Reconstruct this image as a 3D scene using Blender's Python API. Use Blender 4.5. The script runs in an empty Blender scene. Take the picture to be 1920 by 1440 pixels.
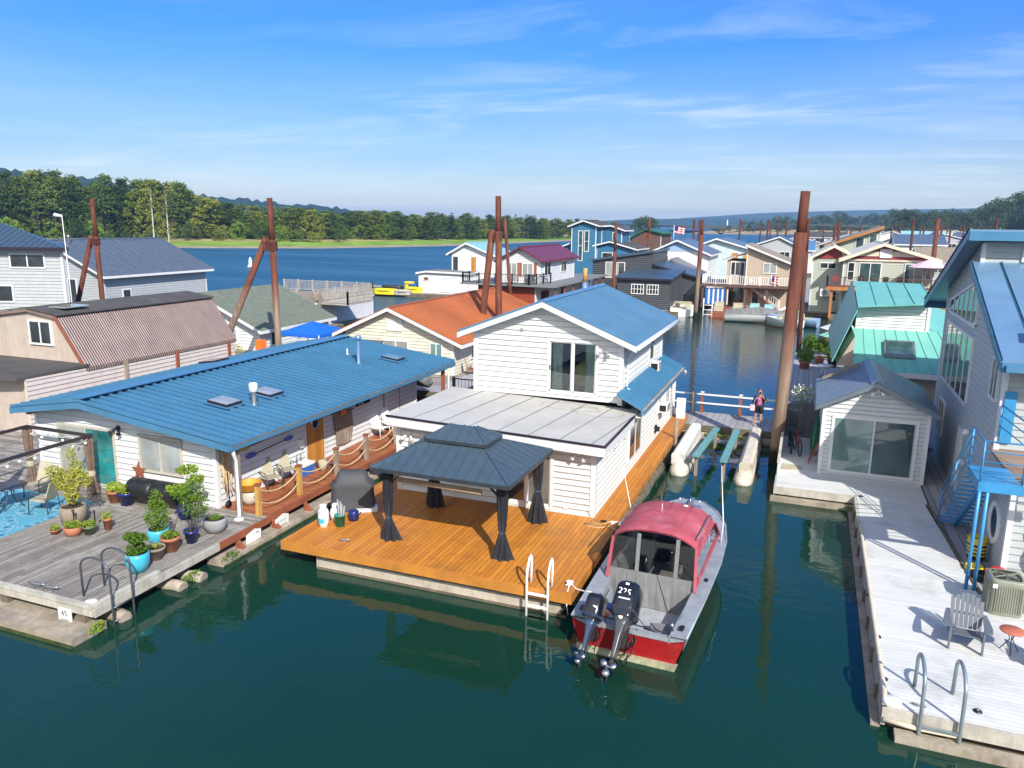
import bpy, math, random
from mathutils import Vector, Matrix, Quaternion
random.seed(7)
SC = bpy.context.scene
COL = SC.collection
R = math.radians

# ---------------------------------------------------------------- camera maths (world: x = across the slips, y = away, z = up, metres)
FPX, CAMH = 1450.0, 9.6
TH = math.atan((720-417)/FPX); RO = math.atan(.012); AZ = R(21)
def _cam_axes():
    ct, st, cr, sr = math.cos(TH), math.sin(TH), math.cos(RO), math.sin(RO)
    fw = Vector((0, ct, -st)); r0 = Vector((1, 0, 0)); u0 = Vector((0, st, ct))
    rt = r0*cr + u0*sr; up = -r0*sr + u0*cr
    m = Matrix.Rotation(AZ, 3, 'Z')
    return m @ rt, m @ up, m @ fw
RT, UP, FW = _cam_axes()
def at(px, py, z=0.):
    d = FW + RT*((px-960)/FPX) - UP*((py-720)/FPX)
    t = (z-CAMH)/d.z
    return Vector((d.x*t, d.y*t, z))
def at_depth(px, y):
    d = FW + RT*((px-960)/FPX)
    t = y/d.y
    return d.x*t

# ---------------------------------------------------------------- materials
MATS = {}
def _nt(name):
    m = bpy.data.materials.new(name); m.use_nodes = True
    nt = m.node_tree; nt.nodes.clear()
    out = nt.nodes.new('ShaderNodeOutputMaterial')
    return m, nt, out
def N(nt, typ, **kw):
    n = nt.nodes.new(typ)
    for k, v in kw.items():
        if k in n.inputs.keys(): n.inputs[k].default_value = v
        else: setattr(n, k, v)
    return n
def ramp(nt, fac, stops):
    r = nt.nodes.new('ShaderNodeValToRGB'); nt.links.new(fac, r.inputs[0])
    e = r.color_ramp.elements
    while len(e) < len(stops): e.new(.5)
    for i, (p, c) in enumerate(stops):
        e[i].position = p; e[i].color = (*c, 1) if len(c) == 3 else c
    return r.outputs[0]
def mathn(nt, op, a, b=None, c=None):
    n = nt.nodes.new('ShaderNodeMath'); n.operation = op
    for i, x in enumerate((a, b, c)):
        if x is None: continue
        if isinstance(x, (int, float)): n.inputs[i].default_value = x
        else: nt.links.new(x, n.inputs[i])
    return n.outputs[0]
def mixc(nt, fac, a, b, blend='MIX'):
    n = nt.nodes.new('ShaderNodeMix'); n.data_type = 'RGBA'; n.blend_type = blend
    for i, x in ((0, fac), (6, a), (7, b)):
        if isinstance(x, (int, float)): n.inputs[i].default_value = x
        elif isinstance(x, tuple): n.inputs[i].default_value = (*x, 1) if len(x) == 3 else x
        else: nt.links.new(x, n.inputs[i])
    return n.outputs[2]
def noise(nt, vec, scale, detail=4, rough=.6, dist=0.):
    n = N(nt, 'ShaderNodeTexNoise', Scale=scale, Detail=detail, Roughness=rough, Distortion=dist)
    if vec is not None: nt.links.new(vec, n.inputs['Vector'])
    return n.outputs['Fac']
def mapping(nt, vec, scale=(1, 1, 1), loc=(0, 0, 0), rot=(0, 0, 0)):
    n = nt.nodes.new('ShaderNodeMapping'); nt.links.new(vec, n.inputs[0])
    n.inputs['Scale'].default_value = scale; n.inputs['Location'].default_value = loc; n.inputs['Rotation'].default_value = rot
    return n.outputs[0]
def bumpn(nt, h, strength=.3, dist=.02):
    b = N(nt, 'ShaderNodeBump', Strength=strength, Distance=dist); nt.links.new(h, b.inputs['Height'])
    return b.outputs[0]
def bsdf(nt, out, col, rough=.6, metal=0., normal=None, spec=None, coat=0.):
    b = nt.nodes.new('ShaderNodeBsdfPrincipled')
    if isinstance(col, tuple): b.inputs['Base Color'].default_value = (*col, 1)
    else: nt.links.new(col, b.inputs['Base Color'])
    if isinstance(rough, (int, float)): b.inputs['Roughness'].default_value = rough
    else: nt.links.new(rough, b.inputs['Roughness'])
    b.inputs['Metallic'].default_value = metal
    if spec is not None: b.inputs['Specular IOR Level'].default_value = spec
    if coat: b.inputs['Coat Weight'].default_value = coat
    if normal is not None: nt.links.new(normal, b.inputs['Normal'])
    if out is not None: nt.links.new(b.outputs[0], out.inputs[0])
    return b
def objco(nt): return nt.nodes.new('ShaderNodeTexCoord').outputs['Object']
def geoco(nt): return nt.nodes.new('ShaderNodeNewGeometry').outputs['Position']

def paint(name, col, rough=.5, metal=0., vary=.12, scale=3., dirt=0., bump=0., bscale=60., streak=0., coat=0., spec=None, dirtcol=(.12, .1, .07)):
    """painted / plain surface with soft uneven tone, blotches of dirt and fine grain"""
    if name in MATS: return MATS[name]
    m, nt, out = _nt(name); co = objco(nt)
    n1 = noise(nt, co, scale, 5)
    dark = tuple(max(0, c*(1-vary*1.6)) for c in col); lite = tuple(min(1, c*(1+vary*.9)) for c in col)
    c = ramp(nt, n1, [(.25, dark), (.75, lite)])
    if dirt:
        n2 = noise(nt, mapping(nt, co, (1.3, 1.3, .5)), 1.1, 7, .7)
        f = ramp(nt, n2, [(.5, (0, 0, 0)), (.78, (dirt,)*3)])
        c = mixc(nt, f, c, dirtcol)
    if streak:
        n3 = noise(nt, mapping(nt, co, (9, 9, .35)), 1., 5, .65)
        f = ramp(nt, n3, [(.48, (0, 0, 0)), (.75, (streak,)*3)])
        c = mixc(nt, f, c, dirtcol)
    nrm = bumpn(nt, noise(nt, co, bscale, 3), bump, .01) if bump else None
    rr = mathn(nt, 'MULTIPLY_ADD', n1, .18, max(.02, rough-.09))
    bsdf(nt, out, c, rr, metal, nrm, spec, coat)
    MATS[name] = m; return m

def planks(name, ca, cb, axis='y', width=.14, rough=.6, grain=.5, gap=(.02, .012, .008), gapw=.05, spec=.3, blotch=None, butt=0.):
    """boards running along `axis`; every board has its own tone, with grain and joints"""
    if name in MATS: return MATS[name]
    m, nt, out = _nt(name); co = objco(nt)
    s = nt.nodes.new('ShaderNodeSeparateXYZ'); nt.links.new(co, s.inputs[0])
    a = {'y': 0, 'x': 1, 'z': 0}[axis]
    t = mathn(nt, 'DIVIDE', s.outputs[a], width)
    if axis == 'z': t = mathn(nt, 'DIVIDE', mathn(nt, 'ADD', s.outputs[0], s.outputs[1]), width)
    idx = mathn(nt, 'FLOOR', t); fr = mathn(nt, 'FRACT', t)
    run = s.outputs[{'y': 1, 'x': 0, 'z': 2}[axis]]
    if butt:
        w0 = N(nt, 'ShaderNodeTexWhiteNoise', noise_dimensions='1D'); nt.links.new(mathn(nt, 'ADD', idx, 31.5), w0.inputs['W'])
        rr = mathn(nt, 'ADD', mathn(nt, 'DIVIDE', run, butt), w0.outputs[0])
        bi = mathn(nt, 'FLOOR', rr); bf = mathn(nt, 'FRACT', rr)
        idx2 = mathn(nt, 'ADD', idx, mathn(nt, 'MULTIPLY', bi, 17.3))
    else: idx2 = idx
    w = N(nt, 'ShaderNodeTexWhiteNoise', noise_dimensions='1D'); nt.links.new(mathn(nt, 'ADD', idx2, 3.37), w.inputs['W'])
    sc = {'y': (14, 1.2, 14), 'x': (1.2, 14, 14), 'z': (14, 14, 1.2)}[axis]
    g = noise(nt, mapping(nt, co, sc), 2.2, 8, .72, .6)
    f = mathn(nt, 'ADD', mathn(nt, 'MULTIPLY', w.outputs[0], .55), mathn(nt, 'MULTIPLY', mathn(nt, 'SUBTRACT', g, .5), grain*2.2))
    f = mathn(nt, 'ADD', f, mathn(nt, 'MULTIPLY', mathn(nt, 'SUBTRACT', noise(nt, co, .7, 4), .35), .7))
    c = ramp(nt, f, [(.05, ca), (.85, cb)])
    if blotch: c = mixc(nt, ramp(nt, noise(nt, co, .9, 6, .7), [(.52, (0, 0, 0)), (.72, (.8, .8, .8))]), c, blotch)
    e = mathn(nt, 'MINIMUM', fr, mathn(nt, 'SUBTRACT', 1., fr))
    gm = mathn(nt, 'LESS_THAN', e, gapw/2)
    if butt: gm = mathn(nt, 'MAXIMUM', gm, mathn(nt, 'LESS_THAN', bf, .006/butt*1.2))
    c = mixc(nt, gm, c, gap)
    h = mathn(nt, 'SUBTRACT', mathn(nt, 'MULTIPLY', g, .3), mathn(nt, 'MULTIPLY', gm, 1.))
    bsdf(nt, out, c, rough, 0, bumpn(nt, h, .5, .01), spec)
    MATS[name] = m; return m

def ribbed(name, col, axis='x', pitch=.25, rough=.35, metal=.0, vary=.1, dist=.03, strength=.7, stain=0., staincol=(.3, .28, .25), sharp=False):
    """metal sheet with pressed ribs: a profile in the normals, tone wandering with weather"""
    if name in MATS: return MATS[name]
    m, nt, out = _nt(name); co = objco(nt)
    s = nt.nodes.new('ShaderNodeSeparateXYZ'); nt.links.new(co, s.inputs[0])
    t = mathn(nt, 'FRACT', mathn(nt, 'DIVIDE', s.outputs[{'x': 0, 'y': 1, 'z': 2}[axis]], pitch))
    if sharp: h = mathn(nt, 'SMOOTH_MIN', mathn(nt, 'MULTIPLY', mathn(nt, 'ABSOLUTE', mathn(nt, 'SUBTRACT', t, .5)), -6.), -1.5, .3)
    else: h = mathn(nt, 'SINE', mathn(nt, 'MULTIPLY', t, 6.2832))
    n1 = noise(nt, co, 1.3, 6)
    c = ramp(nt, n1, [(.25, tuple(x*(1-vary*1.5) for x in col)), (.8, tuple(min(1, x*(1+vary)) for x in col))])
    if stain:
        ax = (8, .6, .6) if axis == 'x' else (.6, 8, .6)
        f = ramp(nt, noise(nt, mapping(nt, co, ax), 1., 6, .7), [(.5, (0, 0, 0)), (.75, (stain,)*3)])
        c = mixc(nt, f, c, staincol)
    bsdf(nt, out, c, rough, metal, bumpn(nt, h, strength, dist))
    MATS[name] = m; return m

def foliage(name, ca, cb, cc=None, trans=.25, scale=.9):
    if name in MATS: return MATS[name]
    m, nt, out = _nt(name)
    oi = nt.nodes.new('ShaderNodeObjectInfo'); co = geoco(nt)
    n = noise(nt, co, scale, 3)
    f = mathn(nt, 'ADD', mathn(nt, 'MULTIPLY', n, .9), mathn(nt, 'MULTIPLY', mathn(nt, 'SUBTRACT', oi.outputs['Random'], .5), .55))
    st = [(.2, ca), (.62, cb)] + ([(.92, cc)] if cc else [])
    c = ramp(nt, f, st)
    b = bsdf(nt, None, c, .55, 0, None, .25)
    tr = nt.nodes.new('ShaderNodeBsdfTranslucent'); nt.links.new(c, tr.inputs[0])
    mx = nt.nodes.new('ShaderNodeMixShader'); mx.inputs[0].default_value = trans
    nt.links.new(b.outputs[0], mx.inputs[1]); nt.links.new(tr.outputs[0], mx.inputs[2]); nt.links.new(mx.outputs[0], out.inputs[0])
    MATS[name] = m; return m

def netting(name, col, alpha):
    m, nt, out = _nt(name)
    b = bsdf(nt, None, col, .8); t = nt.nodes.new('ShaderNodeBsdfTransparent')
    mx = nt.nodes.new('ShaderNodeMixShader'); mx.inputs[0].default_value = alpha
    nt.links.new(t.outputs[0], mx.inputs[1]); nt.links.new(b.outputs[0], mx.inputs[2]); nt.links.new(mx.outputs[0], out.inputs[0])
    MATS[name] = m; return m

def glassy(name, col, rough=.03, vary=.5, spec=1.0):
    """window glass over a dim room: reflective, with the vague shapes of the room behind"""
    m, nt, out = _nt(name); co = objco(nt)
    n = noise(nt, mapping(nt, co, (1, 1, .8)), 1.3, 3, .5)
    c = ramp(nt, n, [(.35, tuple(x*(1-vary) for x in col)), (.7, tuple(min(1, x*(1+vary)) for x in col))])
    nb = bumpn(nt, noise(nt, co, .7, 1), .04, .05)
    b = bsdf(nt, out, c, rough, 0, nb, spec); b.inputs['IOR'].default_value = 1.6
    MATS[name] = m; return m
def clear(name, tint=(.9, .95, .95), refl=.12):
    m, nt, out = _nt(name)
    g = nt.nodes.new('ShaderNodeBsdfGlossy'); g.inputs['Roughness'].default_value = .02
    t = nt.nodes.new('ShaderNodeBsdfTransparent'); t.inputs[0].default_value = (*tint, 1)
    fr = N(nt, 'ShaderNodeFresnel', IOR=1.5)
    f = mathn(nt, 'MAXIMUM', fr.outputs[0], refl)
    mx = nt.nodes.new('ShaderNodeMixShader'); nt.links.new(f, mx.inputs[0])
    nt.links.new(t.outputs[0], mx.inputs[1]); nt.links.new(g.outputs[0], mx.inputs[2]); nt.links.new(mx.outputs[0], out.inputs[0])
    MATS[name] = m; return m
def rust(name, ca=(.11, .028, .014), cb=(.2, .055, .025)):
    if name in MATS: return MATS[name]
    m, nt, out = _nt(name); co = objco(nt)
    f = noise(nt, mapping(nt, co, (3, 3, .5)), 1.4, 8, .7)
    c = ramp(nt, f, [(.25, tuple(x*.65 for x in ca)), (.45, ca), (.62, cb), (.8, (.25, .11, .06))])
    bsdf(nt, out, c, .75, 0, bumpn(nt, noise(nt, co, 14, 6), .35, .02), .3)
    MATS[name] = m; return m

def rust_weather(name, zmid, soft):
    """rust above, worn tan below with ragged change, dark wet band at the water"""
    m, nt, out = _nt(name); co = geoco(nt); s = nt.nodes.new('ShaderNodeSeparateXYZ'); nt.links.new(co, s.inputs[0])
    f = noise(nt, mapping(nt, co, (3, 3, .5)), 1.4, 8, .7); up = ramp(nt, f, [(.25, (.06, .02, .014)), (.45, (.1, .032, .02)), (.62, (.17, .055, .03)), (.8, (.22, .1, .06))])
    dn = ramp(nt, noise(nt, mapping(nt, co, (5, 5, .4)), 1.2, 7, .7), [(.25, (.12, .08, .055)), (.5, (.26, .18, .13)), (.8, (.4, .31, .24))])
    z = mathn(nt, 'ADD', s.outputs[2], mathn(nt, 'MULTIPLY', mathn(nt, 'SUBTRACT', noise(nt, mapping(nt, co, (4, 4, .35)), 1.3, 5), .5), soft*2.2))
    a = mathn(nt, 'DIVIDE', mathn(nt, 'SUBTRACT', z, zmid-soft), soft*2)
    c = mixc(nt, ramp(nt, a, [(0, (0, 0, 0)), (1, (1, 1, 1))]), dn, up)
    w_ = mathn(nt, 'DIVIDE', mathn(nt, 'SUBTRACT', s.outputs[2], .55), .25); c = mixc(nt, ramp(nt, w_, [(0, (0, 0, 0)), (1, (1, 1, 1))]), (.035, .035, .02), c)
    bsdf(nt, out, c, .75, 0, bumpn(nt, noise(nt, co, 14, 6), .35, .02), .3); MATS[name] = m
# ---------------------------------------------------------------- mesh building
class MB:
    def __init__(s): s.v = []; s.f = []; s.mi = []; s.cur = 0; s.sm = []; s.smooth = False
    def add(s, vs, fs):
        b = len(s.v); s.v += [tuple(v) for v in vs]
        for f in fs: s.f.append([b+i for i in f]); s.mi.append(s.cur); s.sm.append(s.smooth)
        return s
    def box(s, x0, x1, y0, y1, z0, z1):
        return s.add([(x0,y0,z0),(x1,y0,z0),(x1,y1,z0),(x0,y1,z0),(x0,y0,z1),(x1,y0,z1),(x1,y1,z1),(x0,y1,z1)],
                     [(0,3,2,1),(4,5,6,7),(0,1,5,4),(1,2,6,5),(2,3,7,6),(3,0,4,7)])
    def cbox(s, c, d, rz=0., tilt=None):
        m = Matrix.Rotation(rz, 3, 'Z')
        if tilt is not None: m = m @ tilt
        c = Vector(c); h = Vector(d)/2
        vs = [c + m @ Vector((i*h.x, j*h.y, k*h.z)) for k in (-1,1) for (i,j) in ((-1,-1),(1,-1),(1,1),(-1,1))]
        return s.add(vs, [(0,3,2,1),(4,5,6,7),(0,1,5,4),(1,2,6,5),(2,3,7,6),(3,0,4,7)])
    def quad(s, *p): return s.add(p, [tuple(range(len(p)))])
    def prism(s, pts, off):
        """closed polygon pts (3-D) extruded by vector off"""
        n = len(pts); off = Vector(off); a = [Vector(p) for p in pts]
        fs = [tuple(range(n)), tuple(reversed(range(n, 2*n)))] + [(i, n+i, n+(i+1) % n, (i+1) % n) for i in range(n)]
        return s.add(a + [p+off for p in a], fs)
    def bar(s, p, q, w, h=None, up=(0, 0, 1)):
        p = Vector(p); q = Vector(q); h = w if h is None else h
        d = (q-p).normalized(); u = Vector(up)
        if abs(d.dot(u)) > .98: u = Vector((0, 1, 0))
        x = d.cross(u).normalized(); y = x.cross(d)
        vs = [e + x*(i*w/2) + y*(j*h/2) for e in (p, q) for (i, j) in ((-1,-1),(1,-1),(1,1),(-1,1))]
        return s.add(vs, [(0,3,2,1),(4,5,6,7),(0,1,5,4),(1,2,6,5),(2,3,7,6),(3,0,4,7)])
    def tube(s, pts, r, n=8, cap=True):
        pts = [Vector(p) for p in pts]; rs = r if isinstance(r, (list, tuple)) else [r]*len(pts)
        old = s.smooth; s.smooth = True
        t0 = (pts[1]-pts[0]).normalized(); u = Vector((0, 0, 1)) if abs(t0.z) < .9 else Vector((1, 0, 0))
        x = t0.cross(u).normalized(); rings = []; vs = []
        for i, p in enumerate(pts):
            t = (pts[min(i+1, len(pts)-1)]-pts[max(i-1, 0)]).normalized()
            x = (x - t*x.dot(t)).normalized(); y = t.cross(x)
            for k in range(n):
                a = 2*math.pi*k/n; vs.append(p + (x*math.cos(a)+y*math.sin(a))*rs[i])
        fs = [(i*n+k, i*n+(k+1) % n, (i+1)*n+(k+1) % n, (i+1)*n+k) for i in range(len(pts)-1) for k in range(n)]
        s.add(vs, fs); s.smooth = old
        if cap:
            b = len(s.v)-len(vs)
            s.f.append([b+k for k in reversed(range(n))]); s.mi.append(s.cur); s.sm.append(False)
            s.f.append([b+len(vs)-n+k for k in range(n)]); s.mi.append(s.cur); s.sm.append(False)
        return s
    def lathe(s, prof, c=(0, 0, 0), n=20, axis='z', smooth=True):
        old = s.smooth; s.smooth = smooth; c = Vector(c); vs = []
        for (r, z) in prof:
            for k in range(n):
                a = 2*math.pi*k/n; x, y = r*math.cos(a), r*math.sin(a)
                vs.append(c + Vector({'z': (x, y, z), 'x': (z, x, y), 'y': (x, z, y)}[axis]))
        m = len(prof)
        s.add(vs, [(i*n+k, i*n+(k+1) % n, (i+1)*n+(k+1) % n, (i+1)*n+k) for i in range(m-1) for k in range(n)])
        s.smooth = old; return s
    def ball(s, c, r, n=12, sq=(1, 1, 1)):
        c = Vector(c); m = n//2; vs = []; old = s.smooth; s.smooth = True
        for i in range(m+1):
            th = math.pi*i/m
            for k in range(n):
                a = 2*math.pi*k/n
                vs.append(c+Vector((math.sin(th)*math.cos(a)*r*sq[0], math.sin(th)*math.sin(a)*r*sq[1], math.cos(th)*r*sq[2])))
        s.add(vs, [(i*n+k, i*n+(k+1) % n, (i+1)*n+(k+1) % n, (i+1)*n+k) for i in range(m) for k in range(n)])
        s.smooth = old; return s
    def leaves(s, c, rad, n, size, flat=.5, rnd=random):
        """n small leaf faces scattered in an ellipsoid"""
        c = Vector(c)
        for _ in range(n):
            while True:
                p = Vector((rnd.uniform(-1, 1), rnd.uniform(-1, 1), rnd.uniform(-1, 1)))
                if p.length < 1: break
            p = Vector((p.x*rad[0], p.y*rad[1], p.z*rad[2])) + c
            a = Vector((rnd.gauss(0, 1), rnd.gauss(0, 1), rnd.gauss(0, flat))).normalized()
            b = a.cross(Vector((rnd.gauss(0, 1), rnd.gauss(0, 1), rnd.gauss(0, 1)))).normalized()
            l = size*rnd.uniform(.6, 1.4); w = l*rnd.uniform(.35, .6)
            s.add([p-a*l*.5, p+b*w*.5, p+a*l*.5, p-b*w*.5], [(0, 1, 2, 3)])
        return s
    def build(s, name, mats, parent=None, mods=None):
        org = Vector(ORG.get(parent.name if parent else None, (0, 0, 0)))
        if isinstance(mats, str) and any(s.mi): mats = [mats, 'lap_shade']
        me = bpy.data.meshes.new(name)
        me.from_pydata([tuple(Vector(v)-org) for v in s.v], [], s.f)
        for m in (mats if isinstance(mats, (list, tuple)) else [mats]): me.materials.append(MATS[m] if isinstance(m, str) else m)
        if any(s.mi): me.polygons.foreach_set('material_index', s.mi)
        me.polygons.foreach_set('use_smooth', s.sm); me.update()
        o = bpy.data.objects.new(name, me); COL.objects.link(o)
        if parent: o.parent = parent; ORG[o.name] = tuple(org)
        return o
ORG = {}
def tag(o, label=None, cat=None, group=None, kind=None):
    if label: o['label'] = label
    if cat: o['category'] = cat
    if group: o['group'] = group
    if kind: o['kind'] = kind
    return o
def thing(name, label, cat, loc=(0, 0, 0), group=None, local=False, rz=0.):
    """Empty at the thing's base; parts are authored in world coordinates unless local"""
    o = bpy.data.objects.new(name, None); COL.objects.link(o)
    o.location = loc; o.empty_display_size = .3
    if local: o.rotation_euler.z = rz; ORG[o.name] = (0, 0, 0)
    else: ORG[o.name] = tuple(loc)
    return tag(o, label, cat, group)
def single(mb, name, mats, label, cat, loc, group=None):
    """a thing that is one mesh, authored in world coordinates, origin moved to loc"""
    o = mb.build(name, mats)
    o.data.transform(Matrix.Translation(-Vector(loc))); o.location = loc
    return tag(o, label, cat, group)
def kids(o): return [c for c in list(COL.objects) if c.parent == o]
KIDS = {}
def copytree(root, loc, rz=None, label=None, sc=None):
    if root.name not in KIDS:
        KIDS[root.name] = [(c, kids(c)) for c in kids(root)]
    r = root.copy(); COL.objects.link(r); r.location = loc
    if rz is not None: r.rotation_euler.z = rz
    if sc is not None: r.scale = sc if isinstance(sc, (tuple, list)) else (sc,)*3
    if label: r['label'] = label
    for c, gs in KIDS[root.name]:
        d = c.copy(); COL.objects.link(d); d.parent = r
        for g in gs:
            e = g.copy(); COL.objects.link(e); e.parent = d
    return r
def struct(mb, name, mats, kind='structure'):
    return tag(mb.build(name, mats), kind=kind)

# ---------------------------------------------------------------- walls, windows, roofs
class Wall:
    """vertical plane; 'f' faces -y, 'b' +y, 'r' +x, 'l' -x. s is the world x (f, b) or y (r, l)"""
    def __init__(s, face, pos): s.face = face; s.pos = pos
    def p(s, a, z, d=0.):
        return {'f': (a, s.pos-d, z), 'b': (a, s.pos+d, z), 'r': (s.pos+d, a, z), 'l': (s.pos-d, a, z)}[s.face]
def wbox(mb, W, s0, s1, z0, z1, d0, d1):
    vs = [W.p(a, z, d) for d in (d0, d1) for (a, z) in ((s0, z0), (s1, z0), (s1, z1), (s0, z1))]
    return mb.add(vs, [(0,3,2,1),(4,5,6,7),(0,1,5,4),(1,2,6,5),(2,3,7,6),(3,0,4,7)])
def clip(poly, z, keep_above):
    out = []
    for i in range(len(poly)):
        a, b = poly[i], poly[(i+1) % len(poly)]
        ia = (a[1] >= z) if keep_above else (a[1] <= z); ib = (b[1] >= z) if keep_above else (b[1] <= z)
        if ia: out.append(a)
        if ia != ib:
            t = (z-a[1])/(b[1]-a[1]); out.append((a[0]+(b[0]-a[0])*t, z))
    return out
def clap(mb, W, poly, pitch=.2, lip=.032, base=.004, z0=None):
    """lapped boards over a convex wall polygon [(s, z)...]"""
    zmin = min(p[1] for p in poly) if z0 is None else z0; zmax = max(p[1] for p in poly); k = 0
    while zmin+k*pitch < zmax-1e-4:
        zb = zmin+k*pitch; k += 1
        q = clip(clip(poly, zb, True), zb+pitch, False)
        if len(q) < 3: continue
        mb.quad(*[W.p(a, z, base+lip*(1-(z-zb)/pitch)) for a, z in q])
        lo = [a for a, z in q if abs(z-zb) < 1e-5]
        if len(lo) >= 2:
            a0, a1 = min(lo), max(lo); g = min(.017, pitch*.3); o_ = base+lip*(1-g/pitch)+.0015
            mb.quad(W.p(a0, zb, base+lip+.0015), W.p(a1, zb, base+lip+.0015), W.p(a1, zb+g, o_), W.p(a0, zb+g, o_)); mb.mi[-1] = 1  # grey strip paints the shadow line under each lap
            mb.quad(W.p(a0, zb, 0), W.p(a1, zb, 0), W.p(a1, zb, base+lip), W.p(a0, zb, base+lip))
def win(parent, W, s0, s1, z0, z1, cols=2, rows=1, fm='white_trim', gm='glass_dark', fw=.07, name='window', d=.09, pane=True, label=None, sash=True):
    mb = MB()
    wbox(mb, W, s0, s0+fw, z0, z1, 0, d); wbox(mb, W, s1-fw, s1, z0, z1, 0, d)
    wbox(mb, W, s0+fw, s1-fw, z0, z0+fw, 0, d); wbox(mb, W, s0+fw, s1-fw, z1-fw, z1, 0, d)
    for i in range(1, cols):
        a = s0+(s1-s0)*i/cols; wbox(mb, W, a-fw*.4, a+fw*.4, z0+fw, z1-fw, 0, d-.008)
    for i in range(1, rows):
        z = z0+(z1-z0)*i/rows; wbox(mb, W, s0+fw, s1-fw, z-fw*.3, z+fw*.3, 0, d-.014)
    fr = mb.build(name, fm, parent)
    if label: fr['label'] = label
    if pane:
        g = MB(); wbox(g, W, s0+fw*.9, s1-fw*.9, z0+fw*.9, z1-fw*.9, .004, .062); g.build('pane', gm, fr)
    return fr
def interp(prof, c):
    for (c0, z0), (c1, z1) in zip(prof, prof[1:]):
        if c0 <= c <= c1: return z0+(z1-z0)*(c-c0)/(c1-c0)
    return prof[-1][1]
def roof(parent, prof, a0, a1, axis, oh=.4, rake=.4, th=.08, mat='roof_blue', ribs=.4, ribh=.035, ribw=.035, fascia='white_trim', fh=.2, name='roof', cap=True, capmat=None, ohl=None, ohr=None, rakeb=None, soffit=None, mb_only=False):
    """roof over a cross profile [(c, z)...] (c = x when axis 'y', c = y when axis 'x') running a0..a1 along axis"""
    P3 = (lambda c, a, z: (c, a, z)) if axis == 'y' else (lambda c, a, z: (a, c, z))
    ohl = oh if ohl is None else ohl; ohr = oh if ohr is None else ohr; rakeb = rake if rakeb is None else rakeb
    pr = list(prof)
    (c0, z0), (c1, z1) = pr[0], pr[1]; L = abs(c1-c0); pr[0] = (c0-ohl, z0+(z0-z1)*ohl/L)
    (c0, z0), (c1, z1) = pr[-1], pr[-2]; L = abs(c1-c0); pr[-1] = (c0+ohr, z0+(z0-z1)*ohr/L)
    A0, A1 = a0-rake, a1+rakeb
    mb = MB()
    for (ca, za), (cb, zb) in zip(pr, pr[1:]):
        mb.prism([P3(ca, A0, za), P3(cb, A0, zb), P3(cb, A0, zb+th), P3(ca, A0, za+th)], Vector(P3(0, A1-A0, 0)))
        if ribs:
            n = max(1, int(round((A1-A0)/ribs)))
            for i in range(n+1):
                a = A0+.02+(A1-A0-.04)*i/n
                mb.prism([P3(ca, a-ribw/2, za+th), P3(cb, a-ribw/2, zb+th), P3(cb, a-ribw/2, zb+th+ribh), P3(ca, a-ribw/2, za+th+ribh)], Vector(P3(0, ribw, 0)))
                mb.cur = 1; w_ = max(.02, ribs*.09); mb.quad(P3(ca, a-ribw/2-w_, za+th+.003), P3(cb, a-ribw/2-w_, zb+th+.003), P3(cb, a-ribw/2, zb+th+.003), P3(ca, a-ribw/2, za+th+.003)); mb.cur = 0  # darker strip beside each rib, its shading painted in as colour
    ro = mb.build(name, [mat, 'rib_shade' if 'blue' in mat and 'grey' not in mat else 'rib_dark'] if ribs else mat, parent)
    if cap and len(pr) > 2:
        cp = MB()
        for i in range(1, len(pr)-1):
            c, z = pr[i]; s1 = (pr[i-1][1]-z)/(c-pr[i-1][0]); s2 = (pr[i+1][1]-z)/(pr[i+1][0]-c); w = .16; e = th+ribh+.006
            cp.prism([P3(c-w, A0-.01, z+s1*w+e), P3(c, A0-.01, z+e), P3(c+w, A0-.01, z+s2*w+e), P3(c+w, A0-.01, z+s2*w+e+.012), P3(c, A0-.01, z+e+.02), P3(c-w, A0-.01, z+s1*w+e+.012)], Vector(P3(0, A1-A0+.02, 0)))
        cp.build('ridge_cap', capmat or mat, ro)
    if fascia:
        fb = MB(); t = .035
        for a in (A0-t, A1):
            for (ca, za), (cb, zb) in zip(pr, pr[1:]):
                fb.prism([P3(ca, a, za+th*.8), P3(cb, a, zb+th*.8), P3(cb, a, zb+th*.8-fh), P3(ca, a, za+th*.8-fh)], Vector(P3(0, t, 0)))
        for (c, z), sg in ((pr[0], -1), (pr[-1], 1)):
            x0, x1 = sorted((c, c+sg*t))
            vs = [P3(x, a, zz) for zz in (z+th*.6-fh, z+th*.6) for (x, a) in ((x0, A0), (x1, A0), (x1, A1), (x0, A1))]
            fb.add(vs, [(0,3,2,1),(4,5,6,7),(0,1,5,4),(1,2,6,5),(2,3,7,6),(3,0,4,7)])
        fb.build('fascia', fascia, ro)
    return ro, pr
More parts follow.
